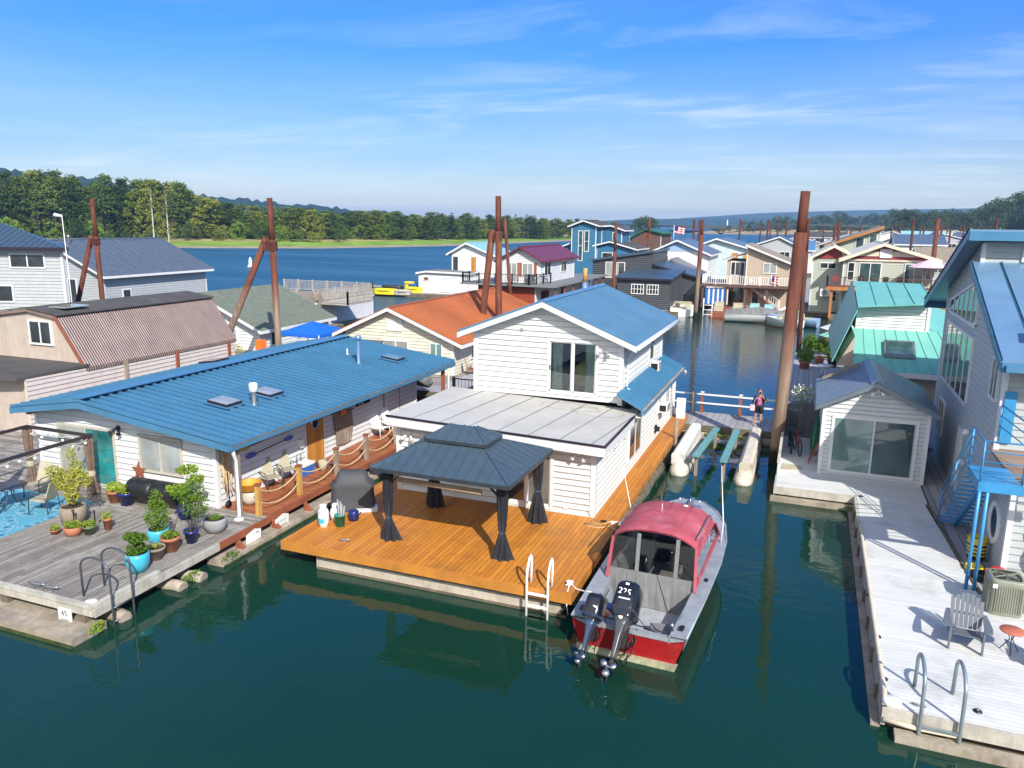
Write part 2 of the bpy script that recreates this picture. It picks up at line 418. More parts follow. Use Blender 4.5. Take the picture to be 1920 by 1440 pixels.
def shell(parent, x0, x1, y0, y1, z0, prof, axis, mat, pitch=None, lip=.022, faces='fblr', name='wall', corner='white_trim', cw=.09, inset=0.):
    """walls under a roof profile; lapped boards on the listed faces, corner boards"""
    mb = MB()
    if axis == 'y':
        pts = [(x0, y0, z0)] + [(c, y0, z) for c, z in prof] + [(x1, y0, z0)]; mb.prism(pts, (0, y1-y0, 0))
    else:
        pts = [(x0, y0, z0)] + [(x0, c, z) for c, z in prof] + [(x0, y1, z0)]; mb.prism(pts, (x1-x0, 0, 0))
    if pitch:
        for fc in faces:
            W = Wall(fc, {'f': y0, 'b': y1, 'l': x0, 'r': x1}[fc])
            if (fc in 'fb') == (axis == 'y'):
                a, b = (x0, x1) if fc in 'fb' else (y0, y1)
                clap_prof(mb, W, a, b, z0, prof, pitch, lip)
            else:
                a, b = (x0, x1) if fc in 'fb' else (y0, y1)
                z = {'f': prof[0][1], 'l': prof[0][1], 'b': prof[-1][1], 'r': prof[-1][1]}[fc]
                clap(mb, W, [(a, z0), (b, z0), (b, z), (a, z)], pitch, lip)
    w = mb.build(name, mat, parent)
    if corner:
        d = lip+.016 if pitch else .02
        def zt(x, y): return (interp(prof, x) if axis == 'y' else interp(prof, y))-.01
        for (x, sx) in ((x0, -1), (x1, 1)):
            for (y, sy) in ((y0, -1), (y1, 1)):
                z = zt(x, y)
                xa, xb = sorted((x+sx*d, x-sx*cw)); ya, yb = sorted((y+sy*d, y-sy*cw))
                MB().box(xa, xb, ya, yb, z0-.01, z).build('corner_board', corner, parent)
    return w
def clap_prof(mb, W, a, b, z0, prof, pitch, lip):
    clap(mb, W, [(a, z0)]+[(c, z) for c, z in prof][::1]+[(b, z0)], pitch, lip) if len(prof) <= 3 else [
        clap(mb, W, [(c0, z0), (c0, za), (c1, zb), (c1, z0)], pitch, lip) for (c0, za), (c1, zb) in zip(prof, prof[1:])]
# ---------------------------------------------------------------- common materials
paint('white_trim', (.72, .72, .71), .45, vary=.05, dirt=.18)
paint('white_clap', (.74, .735, .7), .5, vary=.05, scale=1.2, dirt=.16, streak=.12, dirtcol=(.4, .36, .28))
paint('white_clap2', (.68, .69, .69), .5, vary=.05, scale=1.2, dirt=.2, streak=.12, dirtcol=(.35, .33, .3))
paint('cream_clap', (.7, .66, .52), .5, vary=.05, dirt=.12, dirtcol=(.4, .35, .25))
paint('beige_clap', (.52, .43, .36), .55, vary=.08, dirt=.2, streak=.2)
paint('grey_clap', (.43, .45, .46), .55, vary=.06, dirt=.15, streak=.1)
paint('grey_house', (.42, .46, .46), .5, vary=.06, scale=1.5, dirt=.12)
paint('shed_clap', (.6, .63, .62), .5, vary=.05, dirt=.15)
paint('roof_blue', (.065, .21, .36), .36, metal=.1, vary=.1, scale=.8, dirt=.25, streak=.2, dirtcol=(.16, .27, .36))
paint('roof_blue2', (.1, .23, .38), .4, metal=.1, vary=.08, scale=.8, dirt=.25, streak=.15, dirtcol=(.2, .3, .4))
paint('roof_lblue', (.17, .31, .48), .3, metal=.3, vary=.12, scale=.7, dirt=.3, dirtcol=(.3, .3, .26))
paint('blue_rail', (.05, .28, .55), .35, metal=.1, vary=.12)
paint('roof_membrane', (.46, .45, .42), .8, vary=.1, scale=.6, dirt=.35, dirtcol=(.3, .27, .22))
paint('membrane_seam', (.2, .2, .2), .8); paint('water_stain', (.4, .34, .26), .8, vary=.25, scale=2)
paint('dark_edge', (.02, .012, .025), .5); paint('charcoal', (.035, .04, .048), .45, vary=.2)
paint('black', (.012, .012, .014), .45); paint('steel', (.42, .43, .44), .35, metal=.8, vary=.2); paint('white_plastic', (.8, .8, .78), .35, vary=.04)
paint('grey_plastic', (.3, .31, .33), .4); paint('tan_cloth', (.36, .25, .15), .8); paint('rope', (.62, .45, .26), .9, bump=.3)
paint('terracotta', (.46, .17, .09), .8, dirt=.2); paint('aqua_glaze', (.06, .42, .55), .25, vary=.06); paint('navy_glaze', (.015, .03, .16), .2)
paint('green_pot', (.12, .16, .1), .5); paint('concrete_pot', (.3, .31, .31), .8, dirt=.3, bump=.3); paint('soil', (.05, .035, .02), .95)
paint('algae', (.05, .07, .015), .9, vary=.5, scale=5, bump=.4)
paint('log', (.42, .35, .27), .9, vary=.3, scale=2.5, dirt=.5, streak=.5, bump=.5, bscale=20, dirtcol=(.1, .08, .05))
paint('log_dark', (.16, .13, .09), .9, vary=.35, scale=2.5, dirt=.6, bump=.5, bscale=20, dirtcol=(.05, .06, .03))
paint('old_wood', (.3, .24, .18), .85, vary=.25, scale=2, dirt=.3, streak=.3, bump=.3)
paint('red_wood', (.3, .09, .04), .6, vary=.2, streak=.3); paint('post_wood', (.52, .3, .08), .6, vary=.2, streak=.2)
paint('curtain_green', (.75, .85, .72), .8, vary=.1); paint('yellow_fabric', (.6, .5, .12), .8); paint('room', (.2, .18, .16), .9)
paint('orange_plastic', (.85, .2, .03), .4); paint('red_plastic', (.6, .03, .03), .4); paint('yellow_plastic', (.75, .6, .02), .4); paint('blue_plastic', (.03, .15, .5), .4); paint('green_plastic', (.02, .3, .2), .4)
paint('cushion', (.42, .38, .27), .85); paint('asphalt_roof', (.075, .07, .065), .95, vary=.25, scale=1.2, bump=.3)
paint('skin', (.5, .26, .17), .5, vary=.05); paint('hair', (.14, .07, .035), .7, bump=.5); paint('pink_cloth', (.6, .16, .35), .8, vary=.5, scale=14); paint('black_cloth', (.012, .014, .025), .85)
glassy('glass_dark', (.03, .035, .035)); glassy('glass_green', (.16, .26, .24), vary=.25); glassy('glass_grey', (.12, .13, .13), vary=.4); glassy('glass_curtain', (.34, .35, .33), vary=.2)
glassy('glass_teal', (.02, .2, .2), vary=.5); clear('glass_clear'); clear('vinyl', (.62, .6, .55), .08)
netting('net_black', (.012, .014, .02), .86)
planks('deck_orange', (.44, .155, .022), (.63, .255, .034), 'y', .14, .5, .8, spec=.25, blotch=(.3, .13, .04), gapw=.07, butt=4.2)
planks('deck_red', (.3, .09, .035), (.45, .16, .06), 'x', .14, .5, .5, gapw=.08, butt=2.2)
planks('deck_grey', (.16, .14, .12), (.44, .41, .37), 'x', .13, .85, 1.0, gapw=.1, blotch=(.14, .12, .1), butt=3.0)
planks('deck_grey2', (.17, .15, .13), (.38, .35, .31), 'y', .13, .85, 1.0, gapw=.1, blotch=(.14, .12, .1), butt=3.0)
planks('dock_grey', (.3, .3, .3), (.42, .42, .43), 'y', .3, .75, .3, gapw=.06)
planks('dock_white', (.55, .55, .53), (.66, .66, .63), 'x', .14, .8, .5, spec=.1, blotch=(.42, .41, .38), gap=(.3, .3, .29), gapw=.05)
planks('walk_grey', (.26, .25, .25), (.38, .37, .38), 'y', .3, .75, .3, gapw=.05)
ribbed('metal_bluegrey', (.24, .29, .34), 'y', .3, .3, .6, stain=.15)
ribbed('metal_brown', (.26, .18, .15), 'y', .13, .5, .1, .2, stain=.5, staincol=(.4, .33, .3))
ribbed('orange_roof', (.48, .14, .04), 'y', .3, .45, 0., .1)
ribbed('maroon_roof', (.16, .03, .05), 'y', .45, .4, 0., .1)
ribbed('teal_roof', (.17, .55, .46), 'y', .5, .4, .05, .08, sharp=True)
ribbed('teal_roof_x', (.2, .6, .52), 'x', .45, .4, .05, .08, sharp=True)
ribbed('corr_bluegrey', (.2, .25, .32), 'y', .1, .28, .5, .15, .02, 1.)
ribbed('corr_white', (.7, .7, .7), 'x', .1, .4, 0, .06, .015, .8)
paint('rib_shade', (.02, .085, .16), .6, vary=.3); paint('rib_dark', (.07, .08, .09), .7, vary=.3); paint('lap_shade', (.33, .33, .32), .8, vary=.1); rust_weather('rust_worn', 4.8, 1.1); rust('rust_pile', (.1, .032, .02), (.17, .055, .03)); rust('rust_dark', (.06, .02, .014), (.11, .035, .02))
paint('pile_sleeve', (.3, .2, .15), .85, vary=.25, scale=1.5, dirt=.4, streak=.5, bump=.3, dirtcol=(.13, .08, .05))

# ---------------------------------------------------------------- camera, sun, sky
SC.render.resolution_x, SC.render.resolution_y = 1024, 768
cam = bpy.data.cameras.new('camera'); co_ = bpy.data.objects.new('camera', cam); COL.objects.link(co_)
cam.sensor_width = 36; cam.lens = 36*FPX/1920; cam.clip_end = 9000; cam.clip_start = .2
mw = Matrix((RT, UP, -FW)).transposed().to_4x4(); mw.translation = (0, 0, CAMH); co_.matrix_world = mw
SC.camera = co_
SUN = Vector((.85, -1., 1.0)).normalized()
sl = bpy.data.lights.new('sun', 'SUN'); sl.energy = 4.6; sl.angle = R(.5); sl.color = (1, .96, .89)
so = bpy.data.objects.new('sun', sl); COL.objects.link(so); so.rotation_euler = (-SUN).to_track_quat('-Z', 'Y').to_euler(); so.location = (20, -20, 60)
w = bpy.data.worlds.new('World'); SC.world = w; w.use_nodes = True; nt = w.node_tree; nt.nodes.clear()
out = nt.nodes.new('ShaderNodeOutputWorld'); bg = nt.nodes.new('ShaderNodeBackground'); bg.inputs[1].default_value = .15
sky = nt.nodes.new('ShaderNodeTexSky'); sky.sky_type = 'NISHITA'; sky.sun_disc = False
sky.sun_elevation = math.asin(SUN.z); sky.sun_rotation = math.atan2(SUN.x, SUN.y); sky.altitude = 0; sky.air_density = 1.0; sky.dust_density = .6; sky.ozone_density = 2.2
tc = nt.nodes.new('ShaderNodeTexCoord'); gen = tc.outputs['Generated']
# thin high cloud: streaks on a far plane overhead
sp = nt.nodes.new('ShaderNodeSeparateXYZ'); nt.links.new(gen, sp.inputs[0])
zc = mathn(nt, 'ADD', mathn(nt, 'MAXIMUM', sp.outputs[2], 0.), .06)
cx = nt.nodes.new('ShaderNodeCombineXYZ'); nt.links.new(mathn(nt, 'DIVIDE', sp.outputs[0], zc), cx.inputs[0]); nt.links.new(mathn(nt, 'DIVIDE', sp.outputs[1], zc), cx.inputs[1])
mp = mapping(nt, cx.outputs[0], (.8, 1.6, 1), (1.3, .4, 0), (0, 0, R(10)))
c1 = noise(nt, mp, .8, 9, .62, .5); c2 = noise(nt, mapping(nt, cx.outputs[0], (.3, .45, 1), (4.1, 7.7, 0)), .55, 4, .5)
cl = mathn(nt, 'MULTIPLY', ramp(nt, c1, [(.5, (0, 0, 0)), (.8, (1, 1, 1))]), ramp(nt, c2, [(.42, (0, 0, 0)), (.68, (1, 1, 1))]))
lowm = ramp(nt, sp.outputs[2], [(0., (.7, .7, .7)), (.05, (.5, .5, .5)), (.10, (.3, .3, .3)), (.2, (.08, .08, .08)), (.5, (0, 0, 0))])
cl = mathn(nt, 'MINIMUM', mathn(nt, 'ADD', mathn(nt, 'MULTIPLY', cl, .75), mathn(nt, 'MULTIPLY', lowm, ramp(nt, noise(nt, mapping(nt, gen, (2, 2, 14)), 1.6, 6, .6), [(.3, (.55, .55, .55)), (.7, (1, 1, 1))]))), .9)
# deepen the blue a little, as the photograph's processing does
hs = nt.nodes.new('ShaderNodeHueSaturation'); hs.inputs['Saturation'].default_value = 1.35; hs.inputs['Value'].default_value = 1.; nt.links.new(sky.outputs[0], hs.inputs['Color'])
tint = ramp(nt, sp.outputs[2], [(0., (.50, .50, .52)), (.08, (.27, .42, .66)), (.21, (.17, .5, .95)), (.5, (.26, .7, 1.2)), (.75, (.5, .85, 1.1))])
cc = mixc(nt, 1., hs.outputs[0], tint, 'MULTIPLY')
cc = mixc(nt, cl, cc, (5., 5.4, 5.8))
# unseen broken bright cloud added behind the viewer to neutralise the blue fill
ms = nt.nodes.new('ShaderNodeMapRange'); ms.inputs[1].default_value = -.05; ms.inputs[2].default_value = -.4; nt.links.new(sp.outputs[1], ms.inputs[0])
cc = mixc(nt, mathn(nt, 'MULTIPLY', ms.outputs[0], ramp(nt, noise(nt, gen, 2.2, 5), [(.3, (.35, .35, .35)), (.6, (.9, .9, .9))])), cc, (6.2, 6.0, 5.6))
nt.links.new(cc, bg.inputs[0]); nt.links.new(bg.outputs[0], out.inputs[0])
SC.view_settings.view_transform = 'Standard'; SC.view_settings.look = 'None'; SC.view_settings.exposure = .46; SC.view_settings.gamma = 1
SC.render.engine = 'CYCLES'; SC.cycles.max_bounces = 8; SC.cycles.transparent_max_bounces = 12; SC.cycles.volume_bounces = 0; SC.cycles.caustics_reflective = False; SC.cycles.caustics_refractive = False

# ---------------------------------------------------------------- water
m, nt, out = _nt('water'); co = geoco(nt)
s_ = nt.nodes.new('ShaderNodeSeparateXYZ'); nt.links.new(co, s_.inputs[0])
# open river (beyond a line along the outer row of houses) is more ruffled than the slips
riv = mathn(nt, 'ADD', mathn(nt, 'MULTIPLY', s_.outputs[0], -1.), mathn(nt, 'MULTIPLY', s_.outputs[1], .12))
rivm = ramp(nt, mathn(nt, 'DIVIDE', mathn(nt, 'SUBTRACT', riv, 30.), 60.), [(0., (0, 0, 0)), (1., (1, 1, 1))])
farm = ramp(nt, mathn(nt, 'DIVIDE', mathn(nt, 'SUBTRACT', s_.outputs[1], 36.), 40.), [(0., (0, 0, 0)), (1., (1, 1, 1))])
hA = mathn(nt, 'MULTIPLY', noise(nt, mapping(nt, co, (1, 1.6, 1)), 1.1, 3, .5), .022)
hB = mathn(nt, 'MULTIPLY', noise(nt, mapping(nt, co, (.6, 2.2, 1), rot=(0, 0, R(20))), 1.8, 5, .62), .3)
hC = mathn(nt, 'MULTIPLY', noise(nt, mapping(nt, co, (.9, 2.4, 1)), 1.4, 4, .55), .05)
hA = mathn(nt, 'MULTIPLY', hA, ramp(nt, noise(nt, co, .12, 4, .6), [(.35, (.35, .35, .35)), (.65, (1.5, 1.5, 1.5))]))
h = mathn(nt, 'ADD', hA, mathn(nt, 'ADD', mathn(nt, 'MULTIPLY', hB, mathn(nt, 'MULTIPLY', rivm, 2.2)), mathn(nt, 'MULTIPLY', hC, mathn(nt, 'MULTIPLY', farm, .9))))
b = N(nt, 'ShaderNodeBump', Strength=.7, Distance=1.); nt.links.new(h, b.inputs['Height'])
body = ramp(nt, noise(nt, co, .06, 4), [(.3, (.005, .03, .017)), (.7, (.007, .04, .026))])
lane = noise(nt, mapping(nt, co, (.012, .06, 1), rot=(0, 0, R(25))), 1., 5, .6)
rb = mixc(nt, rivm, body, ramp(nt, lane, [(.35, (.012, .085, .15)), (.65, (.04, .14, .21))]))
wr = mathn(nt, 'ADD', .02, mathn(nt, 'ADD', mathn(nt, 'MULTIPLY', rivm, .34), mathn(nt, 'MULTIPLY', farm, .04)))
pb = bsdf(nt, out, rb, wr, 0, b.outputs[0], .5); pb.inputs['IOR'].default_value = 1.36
MATS['water'] = m
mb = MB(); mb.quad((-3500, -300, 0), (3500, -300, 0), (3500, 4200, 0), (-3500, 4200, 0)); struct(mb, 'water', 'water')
paint('river_bed', (.03, .05, .03), .9); mb = MB(); mb.quad((-3600, -320, -3), (3600, -320, -3), (3600, 4300, -3), (-3600, 4300, -3)); struct(mb, 'ground', 'river_bed')

# ---------------------------------------------------------------- far banks
paint('sand', (.3, .24, .18), .95, vary=.25, scale=.15, dirt=.4); paint('lime_grass', (.2, .32, .025), .9, vary=.3, scale=.1)
paint('dry_grass', (.4, .3, .12), .95, vary=.3, scale=.08); paint('forest_floor', (.06, .07, .025), .95, vary=.4, scale=.1)
def offs(pts, d):
    out = []
    for i, p in enumerate(pts):
        a = Vector(pts[max(i-1, 0)]); b = Vector(pts[min(i+1, len(pts)-1)]); t = (b-a).normalized()
        out.append((p[0]-t.y*d, p[1]+t.x*d))
    return out
def dens(pts, n):
    out = []
    for a, b in zip(pts, pts[1:]):
        for i in range(n): out.append((a[0]+(b[0]-a[0])*i/n, a[1]+(b[1]-a[1])*i/n))
    return out+[pts[-1]]
def bank(pts, name, rows):
    pts = dens(pts, 6); rnd = random.Random(5)
    edge = [[(x+rnd.uniform(-.5, .5)*r[0]*.12, y+rnd.uniform(-.5, .5)*r[0]*.12, r[1]) for x, y in offs(pts, r[0])] for r in rows]
    for i, (r, nm) in enumerate(zip(rows[1:], name)):
        mb = MB(); mb.smooth = True
        n = len(pts); vs = edge[i]+edge[i+1]
        mb.add(vs, [(k, k+1, n+k+1, n+k) for k in range(n-1)]); struct(mb, nm[0], nm[1])
LB = [(-330, 60), (-250, 150), (-197, 202), (-159, 229), (-139, 278), (-125, 400), (-119, 545), (-112, 700)]
LB = [(-330, 60), (-250, 150), (-197, 202), (-159, 229), (-139, 278), (-125, 400), (-119, 560)]
bank(LB, [('sand_bank', 'sand'), ('grass_bank', 'lime_grass'), ('dry_bank', 'dry_grass'), ('forest_ground', 'forest_floor')], [(-4, -.8), (3, .5), (26, 1.6), (35, 2.2), (420, 3.)])
RB = [(-130, 870), (-94, 850), (-17, 900), (109, 1040), (266, 1150), (700, 1400)]
bank(RB, [('sand_bank', 'sand'), ('dry_bank', 'dry_grass'), ('forest_ground', 'forest_floor')], [(-8, -.8), (14, 1.2), (60, 5.), (400, 9.)])
RB2 = [(88, 520), (120, 560), (200, 640), (330, 700), (600, 800)]
bank(RB2, [('shore_bank', 'forest_floor'), ('dry_slope', 'dry_grass'), ('forest_ground', 'forest_floor')], [(-4, -.8), (5, 2.2), (30, 8.), (160, 11.)])

# ---------------------------------------------------------------- trees
foliage('leaf_dark', (.04, .08, .014), (.12, .18, .03), (.24, .26, .055)); foliage('leaf_mid', (.11, .16, .02), (.25, .29, .04), (.4, .36, .07))
foliage('leaf_lime', (.09, .18, .014), (.2, .33, .03), (.34, .42, .05)); foliage('leaf_yellow', (.12, .12, .02), (.24, .22, .04), (.34, .28, .06))
foliage('leaf_far', (.03, .06, .015), (.08, .12, .03), (.14, .17, .045)); paint('bark', (.09, .065, .045), .95); paint('birch', (.5, .47, .4), .9, streak=.3)
def tree_proto(name, H, W, mat, shape='ovoid', nclump=46, nleaf=26, leaf=.55, seed=1, base=.12, bark='bark', trunk=.22):
    rnd = random.Random(seed); t = thing(name, None, None, (0, 0, 0), local=True)
    tr = MB(); pts = [(0, 0, -.5)]; x = y = 0
    for i in range(1, 7): x += rnd.uniform(-.12, .12)*H*.05; y += rnd.uniform(-.12, .12)*H*.05; pts.append((x, y, H*.92*i/6))
    tr.tube(pts, [trunk*(1-.13*i)*max(.5, H/18) for i in range(7)], 6)
    cr = MB()
    for i in range(nclump):
        f = rnd.random()**.8; z = H*(base+(1-base)*f)
        if shape == 'ovoid': rr = W/2*math.sin(math.pi*min(.97, .12+.86*f))**.6*(1-.35*f)
        elif shape == 'round': rr = W/2*math.sqrt(max(.05, 1-(2*f-1)**2))
        elif shape == 'cone': rr = W/2*(1.05-f)
        else: rr = W/2*(.55+.45*math.sin(7*f))*(1-.5*f)
        a = rnd.uniform(0, 2*math.pi); q = rr*math.sqrt(rnd.uniform(.25, 1))
        c = (q*math.cos(a), q*math.sin(a), z); cs = W*rnd.uniform(.1, .19)
        if i % 5 == 0: tr.tube([(0, 0, z*.8), (c[0]*.6, c[1]*.6, z*.93), c], [.07*H/18+.03, .05, .02], 4)
        cr.leaves(c, (cs, cs, cs*.75), nleaf, leaf, .8, rnd)
    tr.build('trunk', bark, t); cr.build('crown', mat, t); return t
P_cot = [tree_proto('cottonwood_tree', 20, 8.5, m_, 'ovoid', 72, 30, .75, 10+i, .02) for i, m_ in enumerate(('leaf_dark', 'leaf_dark', 'leaf_mid'))]
P_bush = [tree_proto('willow_tree', 9, 9, m_, 'round', 40, 30, .6, 20+i, .03) for i, m_ in enumerate(('leaf_lime', 'leaf_mid', 'leaf_dark'))]
P_fir = tree_proto('fir_tree', 21, 6, 'leaf_dark', 'cone', 60, 26, .6, 31)
P_thin = tree_proto('birch_tree', 17, 5, 'leaf_yellow', 'thin', 20, 12, .5, 41, .25, 'birch', .3)
P_far = [tree_proto('far_tree', 18, 17, 'leaf_far', 'round', 50, 26, 1.3, 50+i, .1) for i in range(2)]
def place(proto, x, y, z, s, label, group, cat='tree', first={}):
    k = proto.name; rz = random.uniform(0, 6.28)
    if k not in first:
        if k not in KIDS: KIDS[k] = [(c, kids(c)) for c in kids(proto)]
        first[k] = 1; proto.location = (x, y, z); proto.rotation_euler.z = rz; proto.scale = (s,)*3; o = proto
    else: o = copytree(proto, (x, y, z), rz, None, s)
    tag(o, label, cat, group); return o
def along(pts, f):
    L = [math.dist(a, b) for a, b in zip(pts, pts[1:])]; T = sum(L)*f
    for a, b, l in zip(pts, pts[1:], L):
        if T <= l: return (a[0]+(b[0]-a[0])*T/l, a[1]+(b[1]-a[1])*T/l), ((b[0]-a[0])/l, (b[1]-a[1])/l)
        T -= l
    return pts[-1], ((pts[-1][0]-pts[-2][0])/L[-1], (pts[-1][1]-pts[-2][1])/L[-1])
rnd = random.Random(3)
def lerp1(tab, x):
    for (a, va), (b, vb) in zip(tab, tab[1:]):
        if x <= b: return va+(vb-va)*max(0, (x-a))/(b-a)
    return tab[-1][1]
YB = [(-250, 463), (330, 465), (600, 466), (820, 462), (1000, 455), (1190, 446)]
YT = [(-250, 325), (0, 330), (100, 324), (200, 330), (330, 336), (362, 352), (400, 376), (470, 385), (600, 391), (800, 397), (1000, 404), (1150, 414)]
for ri, off in enumerate((44, 56, 72)):
    px = -240+ri*5
    while px < 1150:
        g = at(px+rnd.uniform(-5, 5), lerp1(YB, px), 0); d = Vector((g.x, g.y, 0)).normalized(); o = off+rnd.uniform(-6, 6)
        if px > 1000: o *= .6
        x, y = g.x+d.x*o, g.y+d.y*o; dist = math.hypot(x, y)
        h = (CAMH+(417+.012*(px-960)-lerp1(YT, px))/FPX*dist-2)*rnd.uniform(.78, 1.1)
        K_ = 24.3 if px < 380 else 22.3
        p = P_cot[rnd.choice((0, 1, 1, 2, 2) if px > 370 else (0, 0, 1, 2))]
        if rnd.random() < .09: p = P_fir
        o_ = place(p, x, y, 1.8, h/K_, 'dark fir standing among the broadleaf wood across the river' if p is P_fir else 'tall leafy tree in the dense wood on the far bank across the river', 'firs in the wood across the river' if p is P_fir else 'broadleaf trees of the wood across the river')
        w_ = 1.3 if px < 370 else rnd.uniform(1.7, 2.4); o_.scale = (h/K_*w_, h/K_*w_, h/K_)
        px += 14.5
for i in range(110):
    f = (i+rnd.uniform(.1, .9))/110; (x, y), t = along(LB, .16+f*.83); o = rnd.uniform(28, 37) if rnd.random() < .75 else rnd.uniform(20, 26)
    x, y = x-t[1]*o, y+t[0]*o; p = P_bush[rnd.choice((0, 0, 1, 2))]
    place(p, x, y, 1.2, rnd.uniform(.35, .85), 'round green bush at the edge of the wood above the grassy far bank', 'bushes along the edge of the wood', 'bush')
for px, yb in ((290, 455), (318, 462)):
    g = at(px, yb, 1.2); o = place(P_thin, g.x, g.y, 1.0, 1.15 if px == 290 else 1.0, 'thin pale-barked tree with sparse yellow leaves at the grassy bank, %s of two' % ('left' if px == 290 else 'right'), None)
def far_tree(px, ybase, ytop, k, lab, grp, dist_z=2.):
    g = at(px, ybase, dist_z); h = (ybase-ytop)/FPX*g.length; place(P_far[k], g.x, g.y, dist_z-1, max(.2, h/18), lab, grp)
rr = random.Random(9)
for px, yb, yt in ((1200, 440, 408), (1212, 441, 406), (1222, 441, 410), (1208, 443, 412), (1190, 441, 418)):
    far_tree(px, yb, yt, rr.choice((0, 1)), 'dark round tree at the far tip of the left bank', 'trees at the tip of the left bank', 2.)
for i in range(46):
    px = 1338+i*10.6+rr.uniform(-4, 4); top = {0: 424, 1: 416, 2: 410, 3: 412, 4: 404, 5: 406, 6: 402, 7: 404, 8: 408, 9: 402}.get(int((px-1338)//48), 400)
    far_tree(px, 434+rr.uniform(-2, 1), top+rr.uniform(-3, 7), rr.choice((0, 1)), 'dark rounded tree on the hazy far right shore', 'trees on the far right shore', 4.)
for i in range(26):
    px = 1640+i*12+rr.uniform(-4, 4); top = 400 if px < 1810 else 386 if px < 1850 else 378
    d = FW+RT*((px-960)/FPX); d.z = 0; d.normalize(); D_ = 560+rr.uniform(0, 90); h = CAMH+(428-top+rr.uniform(-6, 3))/FPX*D_-7
    place(P_far[rr.choice((0, 1))], d.x*D_, d.y*D_, 6.5, h/18, 'dark rounded tree on the wooded slope at the right above the marina', 'trees on the slope at the right', 8.)

# ---------------------------------------------------------------- hills
foliage('hill_green', (.02, .045, .02), (.04, .075, .03), (.07, .1, .04), 0., .02)
def hill(px0, px1, prof, dist, name, mat='hill_green', jag=0., depth=500):
    mb = MB(); n = 60 if not jag else 160; rows = []; rn = random.Random(int(dist))
    for i in range(n+1):
        f = i/n; px = px0+(px1-px0)*f; d = FW+RT*((px-960)/FPX); d.z = 0; d.normalize()
        k = f*(len(prof)-1); j = min(int(k), len(prof)-2); yy = prof[j]+(prof[j+1]-prof[j])*(k-j)
        hz = 417+.012*(px-960); h = CAMH+(hz-yy)/FPX*dist*1.02+rn.uniform(-jag, jag)
        rows.append([tuple(d*(dist-60))[:2]+(-1,), tuple(d*dist)[:2]+(h*.75,), tuple(d*(dist+60))[:2]+(h,), tuple(d*(dist+depth))[:2]+(h*.6,), tuple(d*(dist+depth+100))[:2]+(-1,)])
    vs = [p for r in rows for p in r]; mb.smooth = not jag
    mb.add(vs, [(i*5+k, (i+1)*5+k, (i+1)*5+k+1, i*5+k+1) for i in range(n) for k in range(4)]); struct(mb, name, mat)
hill(-500, 760, [300, 318, 322, 330, 346, 368, 385, 400], 900, 'wooded_hill', jag=2.2)
hill(1100, 2500, [428, 410, 401, 398, 397, 396, 398, 400, 396, 396], 3700, 'far_ridge')
hill(1000, 2500, [420, 411, 410, 411, 416, 414, 412, 410, 408], 2800, 'near_ridge')
# the summer haze over the river: one closed box of even air
m, nt, out = _nt('haze_air'); pv_ = nt.nodes.new('ShaderNodeVolumePrincipled'); pv_.inputs['Color'].default_value = (.36, .6, .98, 1); pv_.inputs['Density'].default_value = .0002; pv_.inputs['Anisotropy'].default_value = .1
nt.links.new(pv_.outputs[0], out.inputs['Volume']); MATS['haze_air'] = m
mb = MB(); mb.box(-3800, 3800, -400, 4500, -4.2, 75); struct(mb, 'haze', 'haze_air', 'stuff')
# ================================================================ the white two-storey floating home in the middle
DK = .75
WF = Wall
h1 = thing('floating_home', 'white two-storey floating home with blue metal roof and flat grey front roof, behind the gazebo', 'house', (-9.05, 29, 0))
FX0, FX1, FY0, FY1 = -12.42, -5.68, 21.87, 36.3
def holewall(mb, W, a0, a1, z0, z1, hole, pitch=.2, lip=.034):
    s0, s1, y0, y1 = hole
    for q in ([(a0, z0), (s0, z0), (s0, z1), (a0, z1)], [(s1, z0), (a1, z0), (a1, z1), (s1, z1)], [(s0, z0), (s1, z0), (s1, y0), (s0, y0)], [(s0, y1), (s1, y1), (s1, z1), (s0, z1)]):
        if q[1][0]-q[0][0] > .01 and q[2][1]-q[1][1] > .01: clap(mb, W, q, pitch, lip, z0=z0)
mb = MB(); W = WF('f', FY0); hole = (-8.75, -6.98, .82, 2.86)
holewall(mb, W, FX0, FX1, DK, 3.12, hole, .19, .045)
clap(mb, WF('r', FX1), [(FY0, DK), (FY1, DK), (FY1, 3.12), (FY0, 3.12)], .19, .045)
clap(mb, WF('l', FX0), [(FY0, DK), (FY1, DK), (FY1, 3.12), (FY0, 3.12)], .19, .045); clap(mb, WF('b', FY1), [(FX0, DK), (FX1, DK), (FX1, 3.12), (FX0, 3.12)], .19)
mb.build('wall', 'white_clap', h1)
mb = MB(); mb.quad((FX0+.3, FY0+.05, DK+.06), (FX1-.05, FY0+.05, DK+.06), (FX1-.05, 26, DK+.06), (FX0+.3, 26, DK+.06)); mb.quad((FX0+.3, 26, DK), (FX1-.05, 26, DK), (FX1-.05, 26, 3.1), (FX0+.3, 26, 3.1))
mb.quad((FX0, FY0, 3.11), (FX1, FY0, 3.11), (FX1, FY1, 3.11), (FX0, FY1, 3.11)); mb.build('room_floor', 'room', h1)
